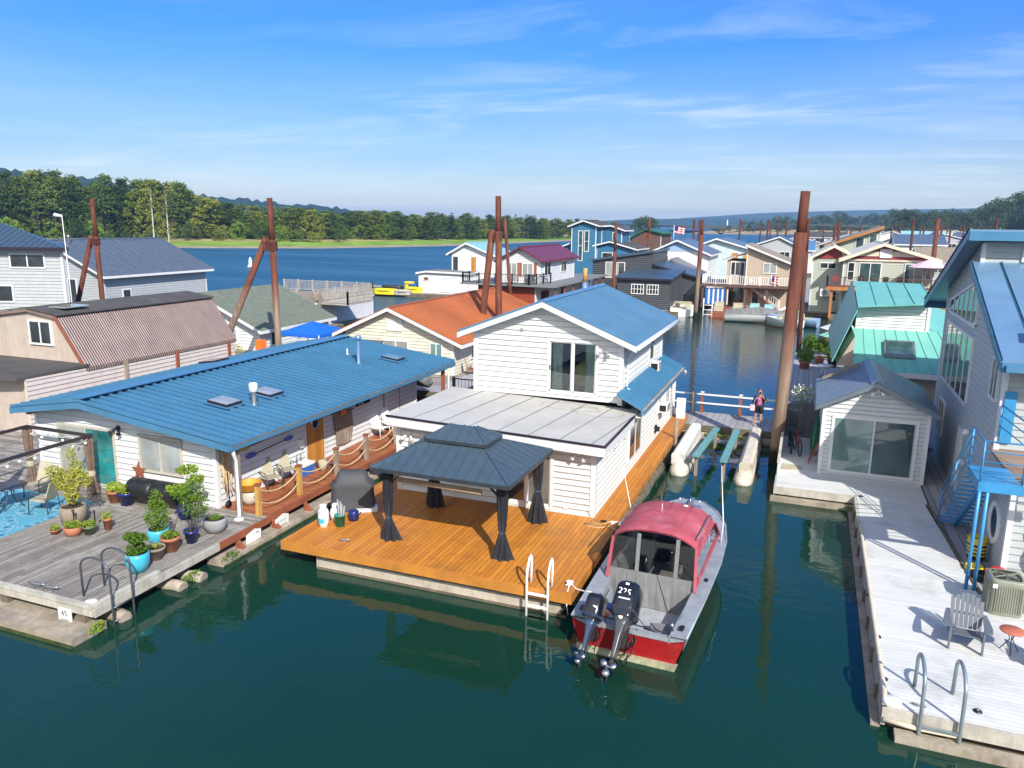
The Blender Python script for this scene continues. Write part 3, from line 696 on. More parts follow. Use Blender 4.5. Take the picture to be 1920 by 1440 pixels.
# flat membrane roof with a list to the right, white fascia, dark drip edge
z_ = lambda x: 3.40-.03*(x+12.5)
RX0, RX1, RY0, RY1 = -12.55, -5.30, 21.42, 26.3
mb = MB(); mb.prism([(RX0, RY0, z_(RX0)-.1), (RX1, RY0, z_(RX1)-.1), (RX1, RY0, z_(RX1)), (RX0, RY0, z_(RX0))], (0, RY1-RY0, 0)); fr = mb.build('flat_roof', 'roof_membrane', h1)
mb = MB()
for x in [RX0+.85+i*1.0 for i in range(7)]: mb.prism([(x, RY0+.02, z_(x)+.001), (x+.03, RY0+.02, z_(x)+.001), (x+.03, RY0+.02, z_(x)+.007), (x, RY0+.02, z_(x)+.007)], (.5, RY1-RY0-.06, 0))
mb.build('roof_seam', 'membrane_seam', fr)
mb = MB(); rs_ = random.Random(4)
for (cx_, cy_, ra, rb_) in ((-7.6, 25.55, 1.1, .55), (-6.5, 25.2, .95, .6)):
    pts = [(cx_+math.cos(a)*ra*rs_.uniform(.85, 1.1), cy_+math.sin(a)*rb_*rs_.uniform(.85, 1.1)) for a in [k*2*math.pi/28 for k in range(28)]]
    for i in range(28):
        (xa, ya), (xb, yb) = pts[i], pts[(i+1) % 28]; q = [(xa, ya), (xb, yb), (cx_+(xb-cx_)*.93, cy_+(yb-cy_)*.93), (cx_+(xa-cx_)*.93, cy_+(ya-cy_)*.93)]
        mb.quad(*[(x, min(y, 26.28), z_(x)+.004) for x, y in q])
mb.build('water_stain', 'water_stain', fr)
mb = MB(); t = .04
for (a, b) in (((RX0, RY0-t), (RX1+t, RY0)),):
    mb.prism([(RX0-t, RY0-t, z_(RX0)-.33), (RX1+t, RY0-t, z_(RX1)-.33), (RX1+t, RY0-t, z_(RX1)-.035), (RX0-t, RY0-t, z_(RX0)-.035)], (0, t, 0))
mb.box(RX1, RX1+t, RY0, 25.45, z_(RX1)-.33, z_(RX1)-.035); mb.box(RX0-t, RX0, RY0, RY1, z_(RX0)-.33, z_(RX0)-.035)
mb.box(RX0, RX1, RY0, FY0+.1, 3.02, 3.06); mb.box(FX1-.1, RX1, FY0, 25.45, 3.0, 3.04); mb.build('fascia', 'white_trim', h1)
mb = MB(); mb.prism([(RX0-.06, RY0-.07, z_(RX0)-.04), (RX1+.07, RY0-.07, z_(RX1)-.04), (RX1+.07, RY0-.07, z_(RX1)+.014), (RX0-.06, RY0-.07, z_(RX0)+.014)], (0, .07, 0))
mb.box(RX1, RX1+.07, RY0, 25.45, z_(RX1)-.04, z_(RX1)+.014); mb.build('drip_edge', 'dark_edge', h1)
# upper storey
UX0, UX1, UY0, UY1 = -11.57, -5.97, 26.3, 33.8; prof = [(UX0, 5.74), (-8.83, 6.80), (UX1, 5.66)]
uh = (-8.72, -6.82, 3.5, 5.52)
mb = MB(); W = WF('f', UY0)
holewall(mb, W, UX0, UX1, 3.36, 5.56, uh, .2, .045)
clap(mb, W, [(UX0, 5.56), (UX0, 5.74), (-8.83, 6.8), (UX1, 5.66), (UX1, 5.56)], .2, .045, z0=5.56)
for fc, ps, zt in (('r', UX1, 5.66), ('l', UX0, 5.74)): clap(mb, WF(fc, ps), [(UY0, 3.2), (UY1, 3.2), (UY1, zt), (UY0, zt)], .2, .045)
clap(mb, WF('b', UY1), [(UX0, 3.2), (UX0, 5.74), (-8.83, 6.8), (UX1, 5.66), (UX1, 3.2)], .2); mb.build('upper_wall', 'white_clap', h1)
mb = MB(); mb.quad((UX0+.1, UY0, 3.42), (UX1-.1, UY0, 3.42), (UX1-.1, 30, 3.42), (UX0+.1, 30, 3.42)); mb.quad((UX0+.1, 30, 3.42), (UX1-.1, 30, 3.42), (UX1-.1, 30, 5.6), (UX0+.1, 30, 5.6))
mb.quad((UX0+.1, UY0+.02, 5.6), (UX1-.1, UY0+.02, 5.6), (UX1-.1, 30, 5.6), (UX0+.1, 30, 5.6)); mb.box(-10.6, -7.4, 28.6, 29.9, 3.44, 3.95); mb.build('bedroom', 'room', h1)
mb = MB()
for (x, y, sx, sy) in ((UX0, UY0, -1, -1), (UX1, UY0, 1, -1), (UX0, UY1, -1, 1), (UX1, UY1, 1, 1)):
    xa, xb = sorted((x+sx*.06, x-sx*.1)); ya, yb = sorted((y+sy*.06, y-sy*.1)); MB().box(xa, xb, ya, yb, 3.3, 5.6).build('corner_board', 'white_trim', h1)
for (x, y, sx, sy) in ((FX0, FY0, -1, -1), (FX1, FY0, 1, -1), (FX0, FY1, -1, 1), (FX1, FY1, 1, 1)):
    xa, xb = sorted((x+sx*.06, x-sx*.1)); ya, yb = sorted((y+sy*.06, y-sy*.1)); MB().box(xa, xb, ya, yb, DK, 3.0).build('corner_board', 'white_trim', h1)
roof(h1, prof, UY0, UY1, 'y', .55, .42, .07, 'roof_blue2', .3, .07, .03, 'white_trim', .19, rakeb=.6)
mb = MB(); mb.tube([(-5.33, 25.9, 5.42), (-5.33, 34.4, 5.42)], .06, 8); mb.tube([(-5.33, 26.0, 5.42), (-5.7, 26.75, 5.2), (-5.9, 26.9, 4.9), (-5.9, 26.9, 3.85), (-5.75, 26.7, 3.76)], .04, 8); mb.build('gutter', 'white_trim', h1)
# lean-to roof along the right side
mb = MB(); A = (UX1+.03, 3.8); B = (-5.06, 3.36)
mb.prism([(A[0], 25.5, A[1]), (B[0], 25.5, B[1]), (B[0], 25.5, B[1]+.06), (A[0], 25.5, A[1]+.06)], (0, 8.8, 0))
for i in range(42):
    y = 25.52+i*8.76/41; mb.prism([(A[0], y, A[1]+.06), (B[0], y, B[1]+.06), (B[0], y, B[1]+.12), (A[0], y, A[1]+.12)], (0, .03, 0))
lr = mb.build('side_roof', 'roof_blue', h1)
mb = MB(); mb.box(-5.06, -4.94, 25.45, 34.4, 3.22, 3.36); mb.build('gutter', 'roof_blue', lr)
mb = MB(); mb.box(-5.05, -4.95, 25.5, 34.35, 3.361, 3.372); mb.build('gutter_debris', 'log', lr)
mb = MB(); mb.tube([(-4.9, 34.2, 3.25), (-4.9, 34.35, 3.1), (-5.55, 35.2, 2.95), (-5.6, 35.3, 2.6), (-5.6, 35.3, .9)], .04, 8); mb.box(FX1, -5.08, 25.5, 34.3, 3.1, 3.13); mb.build('downspout', 'white_trim', h1)
# openings
def slider(parent, W, s0, s1, z0, z1, panes, fm='white_trim', open_left=False):
    f = win(parent, W, s0, s1, z0, z1, 2, 1, fm, None, .085, 'sliding_door', .07, False)
    mid = (s0+s1)/2
    for i, g in enumerate(panes):
        a, b = (s0+.08, mid-.02) if i == 0 else (mid+.02, s1-.08)
        m_ = MB(); wbox(m_, W, a, b, z0+.08, z1-.08, -.01, .012); m_.build('pane', g, f)
        m_ = MB(); wbox(m_, W, a, a+.05, z0+.08, z1-.08, -.02, .03); wbox(m_, W, b-.05, b, z0+.08, z1-.08, -.02, .03); wbox(m_, W, a, b, z0+.08, z0+.15, -.02, .03); wbox(m_, W, a, b, z1-.13, z1-.08, -.02, .03); m_.build('sash', fm, f)
    m_ = MB(); wbox(m_, W, s0+.09, s0+.12, (z0+z1)/2-.12, (z0+z1)/2+.05, .03, .07); m_.build('handle', 'black', f)
    return f
su = slider(h1, WF('f', UY0), *uh, ['glass_clear', 'glass_clear'])
slider(h1, WF('f', FY0), *hole, ['glass_clear', 'glass_grey'])
def drape(x0, x1, y, z0, z1, n=9, amp=.06):
    mb = MB(); mb.smooth = True; vs = []; m_ = n*4
    for i in range(m_+1):
        x = x0+(x1-x0)*i/m_; o = math.sin(i/m_*n*2*math.pi)*amp
        vs += [(x, y+o*.7, z1), (x+.02*math.sin(i), y+o, (z0+z1)/2), (x+.03*math.sin(i*.7), y+o*1.2, z0)]
    mb.add(vs, [(i*3+k, i*3+3+k, i*3+4+k, i*3+1+k) for i in range(m_) for k in (0, 1)]); return mb
drape(-8.6, -8.2, UY0+.22, 3.5, 5.42).build('curtain', 'curtain_green', h1); drape(-7.35, -6.95, UY0+.22, 3.5, 5.42).build('curtain', 'curtain_green', h1)
ch = thing('armchair', 'yellow upholstered chair standing just inside the upper sliding door', 'chair', (-7.62, 26.95, 3.43))
mb = MB(); mb.lathe([(.02, .38), (.27, .36), (.3, .42), (.28, .5), (.02, .52)], (-7.62, 26.95, 3.43), 16); mb.build('seat', 'yellow_fabric', ch)
mb = MB(); mb.smooth = True
vs = []; 
for i in range(13):
    a = math.pi*(-.05+1.1*i/12)-.6; zt = .95+.25*math.sin(math.pi*i/12)
    for r_ in (.27, .33): vs += [(-7.62+math.cos(a)*r_, 26.95+math.sin(a)*r_, 3.43+z) for z in (.42, .7, zt)]
mb.add(vs, [(i*6+k, i*6+6+k, i*6+7+k, i*6+1+k) for i in range(12) for k in (0, 1, 3, 4)]+[(i*6+2, i*6+8, i*6+11, i*6+5) for i in range(12)]); mb.build('backrest', 'yellow_fabric', ch)
for sx in (-1, 1):
    for sy in (-1, 1): mb = MB(); mb.tube([(-7.62+sx*.2, 26.95+sy*.2, 3.8), (-7.62+sx*.23, 26.95+sy*.23, 3.43)], [.02, .013], 6); mb.build('leg', 'old_wood', ch)
WR = WF('r', FX1)
win(h1, WR, 26.35, 28.5, 1.15, 2.7, 2, 1, 'white_trim', 'glass_dark', .08)
win(h1, WR, 31.9, 32.7, 1.75, 2.6, 1, 1, 'white_trim', 'glass_grey', .07); win(h1, WR, 33.6, 34.5, 1.5, 2.5, 2, 1, 'white_trim', 'glass_dark', .07)
win(h1, WF('r', UX1), 30.9, 31.9, 4.1, 5.35, 1, 2, 'white_trim', 'glass_grey', .07)
win(h1, WF('f', FY0), -11.5, -10.6, 2.0, 2.8, 2, 1, 'white_trim', 'glass_dark', .06)
def acunit(x, y, z, w=.45, lab=''):
    t = thing('air_conditioner', lab, 'air conditioner', (x, y, z))
    mb = MB(); mb.box(x, x+.38, y-w/2, y+w/2, z, z+.36); mb.build('case', 'white_plastic', t)
    mb = MB(); mb.box(x+.06, x+.34, y-w/2-.006, y-w/2, z+.05, z+.31); [mb.box(x+.383, x+.39, y-w/2+.04, y+w/2-.04, z+.05+i*.05, z+.07+i*.05) for i in range(6)]; mb.build('grille', 'black', t); return t
acunit(UX1+.05, 31.35, 3.72, .5, 'white window air conditioner in the upper side wall, above the blue side roof')
acunit(FX1+.05, 32.3, 1.8, .7, 'white air conditioner low on the side wall, under the blue side roof')
def floodlight(W, s, z, lab, col='white_plastic'):
    c = Vector(W.p(s, z, .03)); t = thing('flood_light', lab, 'flood light', c)
    mb = MB(); wbox(mb, W, s-.07, s+.07, z-.07, z+.07, .02, .06); mb.build('base', col, t)
    for sg in (-1, 1):
        mb = MB(); p = Vector(W.p(s+sg*.06, z-.02, .08)); q = Vector(W.p(s+sg*.2, z-.16, .24)); mb.tube([p, p*.4+q*.6, q], [.03, .05, .075], 8); mb.build('lamp_head', col, t)
    return t
floodlight(WF('f', FY0), -12.0, 2.72, 'white twin flood light at the left end of the white home front wall'); floodlight(WF('f', FY0), -6.15, 2.75, 'white twin flood light near the right corner of the white home front wall')
floodlight(WF('f', UY0), -6.62, 5.2, 'small dark twin flood light beside the upper sliding door', 'grey_plastic')
mb = MB(); wbox(mb, WF('f', UY0), -9.75, -9.66, 5.75, 5.85, .02, .1); single(mb, 'sensor', 'grey_plastic', 'small grey sensor on the gable wall left of the upper sliding door', 'sensor', (-9.7, UY0-.05, 5.8))
for s, lab in ((-10.45, 'small white power outlet low on the front wall, behind the gazebo'), (-6.55, 'small white power outlet low on the front wall, right of the lower sliding door')):
    mb = MB(); wbox(mb, WF('f', FY0), s-.07, s+.07, .92, 1.08, .02, .07); o = single(mb, 'power_outlet', 'white_plastic', lab, 'outlet', (s, FY0-.04, 1.0))
t = thing('wall_lantern', 'dark wall lantern low on the side wall of the white home above the orange walkway', 'lantern', (FX1+.05, 31.5, 1.15))
mb = MB(); mb.box(FX1+.02, FX1+.12, 31.4, 31.6, 1.05, 1.35); mb.box(FX1+.1, FX1+.24, 31.42, 31.58, 1.1, 1.28); mb.build('housing', 'black', t); mb = MB(); mb.box(FX1+.13, FX1+.245, 31.45, 31.55, 1.13, 1.25); mb.build('glass', 'glass_grey', t)
# string lights under the eaves
mb = MB(); rs_ = random.Random(2)
pts = []
for i in range(40):
    f = i/39; x = -12.2+(FX1+12.2)*f; pts.append((x, FY0-.06, 2.86-.09*abs(math.sin(f*11))))
mb.tube(pts, .007, 4); pts2 = []
for i in range(30): f = i/29; pts2.append((FX1+.06, FY0+.1+4.2*f, 2.8-.35*abs(math.sin(f*8))-.3*f))
mb.tube(pts2, .007, 4)
sl_ = thing('string_lights', 'string of small clear bulbs looped along the white walls under the flat roof', 'string lights', (FX1, FY0-.06, 2.9)); mb.build('cable', 'grey_plastic', sl_)
mb = MB()
for p in pts[::4]+pts2[::4]: mb.ball((p[0], p[1], p[2]-.045), .03, 8)
mb.build('bulbs', 'white_plastic', sl_)

# ---------------------------------------------------------------- the orange deck float
dk = thing('deck_float', 'orange stained timber deck float round the white home, on log stringers', 'deck', (-9, 20, 0))
mb = MB(); mb.box(-13.33, -4.86, 16.8, FY0, DK-.045, DK); mb.box(FX1, -4.95, FY0, 36.2, DK-.045, DK-.002); mb.box(-13.33, FX0, FY0, 24.6, DK-.045, DK-.002); mb.build('deck_boards', 'deck_orange', dk)
paint('fascia_orange', (.52, .21, .035), .5, vary=.2, scale=1.5, streak=.15, dirt=.15)
mb = MB(); mb.box(-13.37, -4.82, 16.755, 16.8, DK-.27, DK-.012); mb.box(-13.37, -13.33, 16.8, 24.6, DK-.27, DK-.012); mb.box(-4.86, -4.82, 16.8, FY0, DK-.27, DK-.012); mb.box(-4.95, -4.91, FY0, 36.2, DK-.22, DK-.012)
for x in (-12.2, -9.95, -7.6): mb.box(x, x+.015, 16.747, 16.755, DK-.27, DK-.012)
mb.build('fascia', 'fascia_orange', dk)
rl = random.Random(12)
def logmesh(mb, p, q, r, n=10, seg=8):
    p = Vector(p); q = Vector(q); pts = []; rs = []
    for i in range(seg+1): pts.append(p.lerp(q, i/seg)+Vector((rl.uniform(-.03, .03), rl.uniform(-.03, .03), rl.uniform(-.02, .02)))); rs.append(r*rl.uniform(.9, 1.08))
    mb.tube(pts, rs, n)
paint('stringer_pale', (.52, .45, .36), .9, vary=.2, scale=2, dirt=.45, streak=.3, bump=.5, bscale=18, dirtcol=(.16, .12, .08))
mb = MB(); mb.box(-12.35, -5.15, 16.98, 17.5, -.25, .32); mb.build('stringer_log', 'stringer_pale', dk)
mb = MB(); mb.box(-12.3, -5.0, 16.93, 16.98, -.22, .05); logmesh(mb, (-5.2, 17.6, .0), (-5.2, 36, .0), .3, 10, 14); logmesh(mb, (-13.1, 17.6, .02), (-13.1, 24.6, .02), .3); mb.build('stringer_log', 'log_dark', dk)
mb = MB(); mb.box(-12.25, -5.25, 17.5, 36, -.1, .3); mb.build('float_core', 'log_dark', dk)
for i, x in enumerate([-12.15, -10.95, -9.6, -8.65, -6.85, -5.65]):
    mb = MB(); mb.box(x, x+.22, 16.9, 17.5, .34, DK-.05); mb.build('support_block', 'old_wood', dk)
for i in range(12):
    mb = MB(); y = 18+i*1.55; mb.box(-5.3, -4.98, y, y+.2, .3, DK-.05); mb.build('support_block', 'log_dark', dk)
mb = MB(); mb.leaves((-10.55, 17.1, .2), (.12, .05, .2), 60, .07, 1, rl); mb.leaves((-6.5, 17.08, .04), (.5, .06, .06), 60, .06, 1, rl); single(mb, 'weeds', 'leaf_yellow', 'tuft of weeds hanging on the pale log under the orange deck edge', 'weeds', (-10.55, 17.1, .2))
# side rub posts
for (x, y, h) in ((-4.83, 32.0, 1.55), (-4.83, 37.0, 1.75)):
    mb = MB(); mb.tube([(x, y, -1), (x, y, h)], .07, 8); o = single(mb, 'mooring_post', 'old_wood', 'slim grey mooring post beside the orange walkway, %s' % ('halfway along the house wall' if y < 35 else 'at its far end'), 'post', (x, y, 0), None)
# ---------------------------------------------------------------- gazebo
GX0, GX1, GY0, GY1, GZ = -10.6, -7.15, 18.02, 20.83, 2.86
gz = thing('gazebo', 'charcoal metal gazebo with two-tier roof and tied black netting on the orange deck', 'gazebo', (-8.9, 19.4, DK))
paint('gz_roof', (.075, .115, .15), .35, metal=.3, vary=.08)
for x in (GX0, GX1):
    for y in (GY0, GY1): mb = MB(); mb.box(x-.07, x+.07, y-.07, y+.07, DK, GZ); mb.box(x-.12, x+.12, y-.12, y+.12, DK, DK+.02); mb.build('post', 'charcoal', gz)
mb = MB()
for y in (GY0, GY1): mb.bar((GX0, y, GZ-.04), (GX1, y, GZ-.04), .08, .16)
for x in (GX0, GX1): mb.bar((x, GY0, GZ-.04), (x, GY1, GZ-.04), .08, .16)
mb.build('beam', 'charcoal', gz)
mb = MB()
for x, sx in ((GX0, 1), (GX1, -1)):
    for y, sy in ((GY0, 1), (GY1, -1)):
        mb.bar((x, y+sy*.02, GZ-.5), (x+sx*.42, y+sy*.02, GZ-.1), .045); mb.bar((x+sx*.02, y, GZ-.5), (x+sx*.02, y+sy*.42, GZ-.1), .045)
mb.build('brace', 'charcoal', gz)
E0 = [(-10.93, 17.62), (-6.82, 17.62), (-6.82, 21.2), (-10.93, 21.2)]; I0 = [(-9.72, 18.95), (-8.1, 18.95), (-8.1, 19.87), (-9.72, 19.87)]
def hip(mb, E, zE, I, zI, th=.04, nr=13, rh=.03):
    for k in range(4):
        a, b = E[k], E[(k+1) % 4]; c, d = I[(k+1) % 4], I[k]
        mb.add([(*a, zE), (*b, zE), (*c, zI), (*d, zI), (*a, zE-th), (*b, zE-th), (*c, zI-th), (*d, zI-th)], [(0, 1, 2, 3), (7, 6, 5, 4), (0, 4, 5, 1), (2, 6, 7, 3)])
        # standing ribs run straight up the slope
        A, B, C, D = [Vector((*p, z)) for p, z in ((a, zE), (b, zE), (c, zI), (d, zI))]
        u = (B-A).normalized(); L = (B-A).length; up = (D-A)-u*(D-A).dot(u); l0 = (D-A).dot(u); l1 = (C-A).dot(u)
        n = max(2, int(L/.3))
        for i in range(1, n):
            s_ = L*i/n; f = 1.
            if s_ < l0: f = s_/l0
            elif s_ > l1: f = (L-s_)/(L-l1)
            p = A+u*s_; q = p+up*f; mb.bar(p+Vector((0, 0, .01)), q+Vector((0, 0, .01)), .022, rh)
        mb.bar(A+Vector((0, 0, .012)), D+Vector((0, 0, .012)), .06, .045)
mb = MB(); hip(mb, E0, GZ+.1, I0, 3.52); mb.build('roof', 'gz_roof', gz)
I1 = [(-9.85, 18.83), (-7.97, 18.83), (-7.97, 19.99), (-9.85, 19.99)]; T1 = [(-9.3, 19.37), (-8.5, 19.37), (-8.5, 19.45), (-9.3, 19.45)]
mb = MB(); hip(mb, I1, 3.6, T1, 3.92); mb.quad(*[(*p, 3.925) for p in T1]); mb.build('top_roof', 'gz_roof', gz)
mb = MB()
for k in range(4):
    a, b = E0[k], E0[(k+1) % 4]; mb.bar((*a, GZ+.045), (*b, GZ+.045), .05, .1); a, b = I1[k], I1[(k+1) % 4]; mb.bar((*a, 3.56), (*b, 3.56), .05, .08)
    a, b = I0[k], I0[(k+1) % 4]; mb.bar((*a, 3.54), (*b, 3.54), .04, .09)
mb.build('eave_trim', 'charcoal', gz)
def net(cx, cy, ztop, ztie, zbot, dx, dy, seed):
    rn = random.Random(seed); mb = MB(); mb.smooth = True; n = 40; vs = []; ph = rn.uniform(0, 6)
    rows = [(ztop, .13, .025), ((ztop+ztie)/2, .12, .025), (ztie+.06, .085, .015), (ztie, .065, .01), (ztie-.08, .085, .02), ((ztie+zbot)/2, .14, .045), (zbot+.03, .2, .075), (zbot+.01, .215, .085)]
    for z, r_, am in rows:
        k = max(0, (ztie-z)/(ztie-zbot))
        for i in range(n):
            a = 2*math.pi*i/n; rr_ = r_+am*math.sin(a*7+ph)+am*.4*math.sin(a*3+z*2); vs.append((cx+dx*k+math.cos(a)*rr_*1.15, cy+dy*k+math.sin(a)*rr_*.8, z+(am*.3*math.sin(a*2+ph) if z < zbot+.1 else 0)))
    mb.add(vs, [(j*n+i, j*n+(i+1) % n, (j+1)*n+(i+1) % n, (j+1)*n+i) for j in range(len(rows)-1) for i in range(n)]); c = mb.build('netting', 'net_black', gz)
    mb = MB(); mb.lathe([(.07, -.015), (.085, 0), (.07, .015)], (cx, cy, ztie), 12); mb.build('tie', 'blue_plastic', c)
net(GX0, GY0, GZ-.1, 1.42, DK, .06, .0, 1); net(GX1, GY0, GZ-.1, 1.5, DK, .0, .0, 2); net(GX0+.02, GY1, GZ-.1, 2.1, DK, .02, 0, 3); net(GX1+.02, GY1, GZ-.1, 1.75, DK, .0, 0, 4)
mb = MB(); mb.tube([(-10.25, 17.95, 2.58), (-7.72, 17.95, 2.55)], .06, 10); mb.bar((-10.25, 17.95, 2.64), (-7.72, 17.95, 2.62), .05, .04); single(mb, 'rolled_blind', 'tan_cloth', 'tan rolled-up blind hanging under the front beam of the gazebo', 'blind', (-9, 17.95, 2.58))
# ---------------------------------------------------------------- things on the orange deck
t = thing('grill', 'dark grey fabric cover over a large barbecue at the left edge of the orange deck', 'barbecue', (-13.0, 20.3, DK))
paint('grill_cover', (.06, .063, .068), .7, vary=.15, bump=.3, bscale=5)
mb = MB(); mb.smooth = True; vs = []; n = 36; rn = random.Random(6)
cx_, cy_ = -12.87, 19.72
rows = [(0.03, .70, .40), (.3, .66, .37), (.72, .64, .35), (.84, .66, .37), (.92, .52, .35), (1.1, .47, .29), (1.22, .38, .17), (1.25, .3, .06)]
for j, (z, a_, b_) in enumerate(rows):
    for i in range(n):
        a = 2*math.pi*i/n; c, s_ = math.cos(a), math.sin(a); sx = math.copysign(abs(c)**.45, c)*a_; sy = math.copysign(abs(s_)**.45, s_)*b_
        w_ = 1+.025*math.sin(a*9+j)*(1 if j < 4 else .3); r_ = R(28); x = sx*w_; y = sy*w_; vs.append((cx_+x*math.cos(r_)-y*math.sin(r_), cy_+x*math.sin(r_)+y*math.cos(r_), DK+z+(.02*math.sin(a*5) if j == 0 else 0)))
mb.add(vs, [(j*n+i, j*n+(i+1) % n, (j+1)*n+(i+1) % n, (j+1)*n+i) for j in range(len(rows)-1) for i in range(n)]); mb.f.append(list(range(len(vs)-n, len(vs)))); mb.mi.append(0); mb.sm.append(True); mb.build('cover', 'grill_cover', t)
mb = MB(); mb.cbox((cx_+.3, cy_-.14, DK+1.06), (.14, .01, .1), R(28), Matrix.Rotation(R(-20), 3, 'X')); mb.build('tag', 'white_plastic', t)
mb = MB(); mb.cbox((-12.4, 19.7, DK+.035), (.7, .42, .06), R(35)); mb.cbox((-12.38, 19.73, DK+.09), (.66, .4, .04), R(30)); single(mb, 'paving_slab', 'white_trim', 'white slab under the foot of the covered barbecue', 'slab', (-12.5, 20.2, DK))
def tank(x, y, lab, labelside=True):
    t = thing('propane_tank', lab, 'propane tank', (x, y, DK), 'propane tanks on the orange deck')
    mb = MB(); mb.lathe([(.001, .03), (.12, .03), (.125, .06), (.155, .1), (.16, .2), (.16, .3), (.145, .36), (.1, .4), (.001, .42)], (x, y, DK), 20); mb.lathe([(.115, 0), (.12, .0), (.12, .05), (.115, .05)], (x, y, DK), 16); mb.build('body', 'white_plastic', t)
    mb = MB()
    for i in range(14):
        a = math.pi*(.15+1.7*i/13)
        if i < 13: b_ = math.pi*(.15+1.7*(i+1)/13); mb.add([(x+math.cos(q)*.105, y+math.sin(q)*.105, DK+z) for q in (a, b_) for z in (.38, .5)], [(0, 2, 3, 1)])
    mb.lathe([(.09, .49), (.105, .5), (.105, .52), (.09, .52)], (x, y, DK), 16); mb.build('collar', 'white_plastic', t)
    mb = MB(); mb.tube([(x, y, DK+.4), (x, y, DK+.47)], .025, 8); mb.build('valve', 'steel', t)
    if labelside:
        mb = MB(); mb.smooth = True; mb.add([(x+math.cos(a)*.1615, y+math.sin(a)*.1615, DK+z) for a in [math.pi*(1.25+.5*i/8) for i in range(9)] for z in (.13, .28)], [(i*2, i*2+2, i*2+3, i*2+1) for i in range(8)]); mb.build('label', 'aqua_glaze', t)
    return t
tank(-12.85, 18.1, 'white propane tank with a blue label, the nearest of the three'); tank(-13.08, 18.42, 'white propane tank at the left rear, behind the labelled one', False); tank(-12.78, 18.62, 'white propane tank at the back, behind the green bucket', False)
t = thing('bucket', 'green plastic bucket holding rolled grey sticks beside the propane tanks', 'bucket', (-12.42, 18.3, DK))
mb = MB(); mb.lathe([(.001, .01), (.13, .01), (.165, .34), (.175, .34), (.17, .36), (.155, .36), (.125, .03), (.001, .03)], (-12.42, 18.3, DK), 20); mb.build('pail', 'green_plastic', t)
mb = MB()
for i in range(4): mb.tube([(-12.42+.03*i, 18.3, DK+.04), (-12.5+.07*i, 18.33+.03*(i % 2), DK+.8-.06*i)], .025, 6)
single(mb, 'rolled_poles', 'grey_plastic', 'bundle of grey poles standing in the green bucket', 'poles', (-12.42, 18.3, DK+.04))
t = thing('watering_can', 'dark blue watering can beside the green bucket', 'watering can', (-12.3, 18.85, DK))
mb = MB(); mb.lathe([(.001, .01), (.15, .01), (.16, .28), (.12, .31), (.001, .31)], (-12.3, 18.85, DK), 16); mb.build('body', 'navy_glaze', t); mb = MB(); mb.tube([(-12.18, 18.8, DK+.1), (-12.0, 18.72, DK+.3), (-11.96, 18.7, DK+.34)], [.02, .015, .03], 6); mb.build('spout', 'navy_glaze', t); mb = MB(); mb.tube([(-12.42, 18.9, DK+.1), (-12.52, 18.95, DK+.2), (-12.42, 18.9, DK+.3)], .012, 6); mb.build('handle', 'navy_glaze', t)
def cleat(x, y, z, lab, rz=0., col='white_plastic', s=1.):
    t = thing('cleat', lab, 'cleat', (x, y, z), local=True, rz=rz)
    mb = MB(); mb.box(-.06*s, .06*s, -.025*s, .025*s, 0, .05*s); mb.tube([(-.16*s, 0, .075*s), (-.08*s, 0, .06*s), (.08*s, 0, .06*s), (.16*s, 0, .075*s)], [.012*s, .02*s, .02*s, .012*s], 8); o = mb.build('horn', col, t); return t
cleat(-11.65, 17.35, DK, 'small grey cleat near the front edge of the orange deck', .3, 'steel'); cleat(-4.98, 21.6, DK, 'white cleat at the right edge of the orange deck by the house corner', .5, s=.9); cleat(-5.0, 17.2, DK, 'white cleat at the front right corner of the orange deck holding the boat line', 1.2, s=1.)
mb = MB(); mb.tube([(-5.0, 17.2, DK+.1), (-4.8, 17.1, DK), (-4.55, 17.0, .78), (-4.35, 16.8, .9)], .015, 6); mb.tube([(-5.0, 17.2, DK+.1), (-4.95, 16.85, DK-.02), (-4.93, 16.75, .45), (-4.9, 16.8, .15)], .014, 6)
for i in range(3): mb.tube([(-5.0+.06*math.cos(a)*(1+.2*i), 17.22+.07*math.sin(a), DK+.04+i*.03) for a in [k*.7 for k in range(9)]], .014, 5)
single(mb, 'mooring_line', 'white_plastic', 'white mooring line wound on the cleat at the front corner of the orange deck', 'rope', (-5, 17.2, DK))
mb = MB(); mb.tube([(-4.98, 21.6, DK+.1), (-5.2, 21.45, DK+.015), (-5.75, 21.2, DK+.012), (-5.7, 21.1, DK+.012), (-5.3, 21.1, DK+.012), (-5.0, 21.3, DK+.02), (-4.6, 20.9, .8), (-4.3, 20.6, .86)], .014, 6)
mb.tube([(-5.6, 21.85, DK+.05), (-5.65, 21.6, DK+.012), (-5.5, 21.35, DK+.012), (-5.8, 21.25, DK+.012), (-5.4, 21.5, DK+.012)], .009, 5); single(mb, 'dock_line', 'rope', 'tan line lying loose on the orange deck by the house corner', 'rope', (-5.3, 21.3, DK))
mb = MB(); mb.cbox((-5.28, 21.62, DK+.03), (.16, .07, .05), .5); single(mb, 'plug_box', 'black', 'small black plug box on the orange deck near the house corner', 'plug', (-5.28, 21.62, DK))
# swim ladder
t = thing('swim_ladder', 'white tubular swim ladder hooked over the front edge of the orange deck', 'ladder', (-5.67, 16.75, DK))
for x in (-5.95, -5.4):
    mb = MB(); mb.tube([(x, 16.68, -.5), (x, 16.68, 1.05), (x, 16.72, 1.25), (x, 16.86, 1.45), (x, 16.97, 1.5), (x, 17.03, 1.42), (x, 17.02, 1.1), (x, 17.0, DK)], .032, 8); mb.build('rail', 'white_plastic', t)
for z in (.62, .3, -.02, -.3): mb = MB(); mb.box(-5.95, -5.4, 16.64, 16.72, z-.02, z+.02); mb.build('rung', 'white_plastic', t)
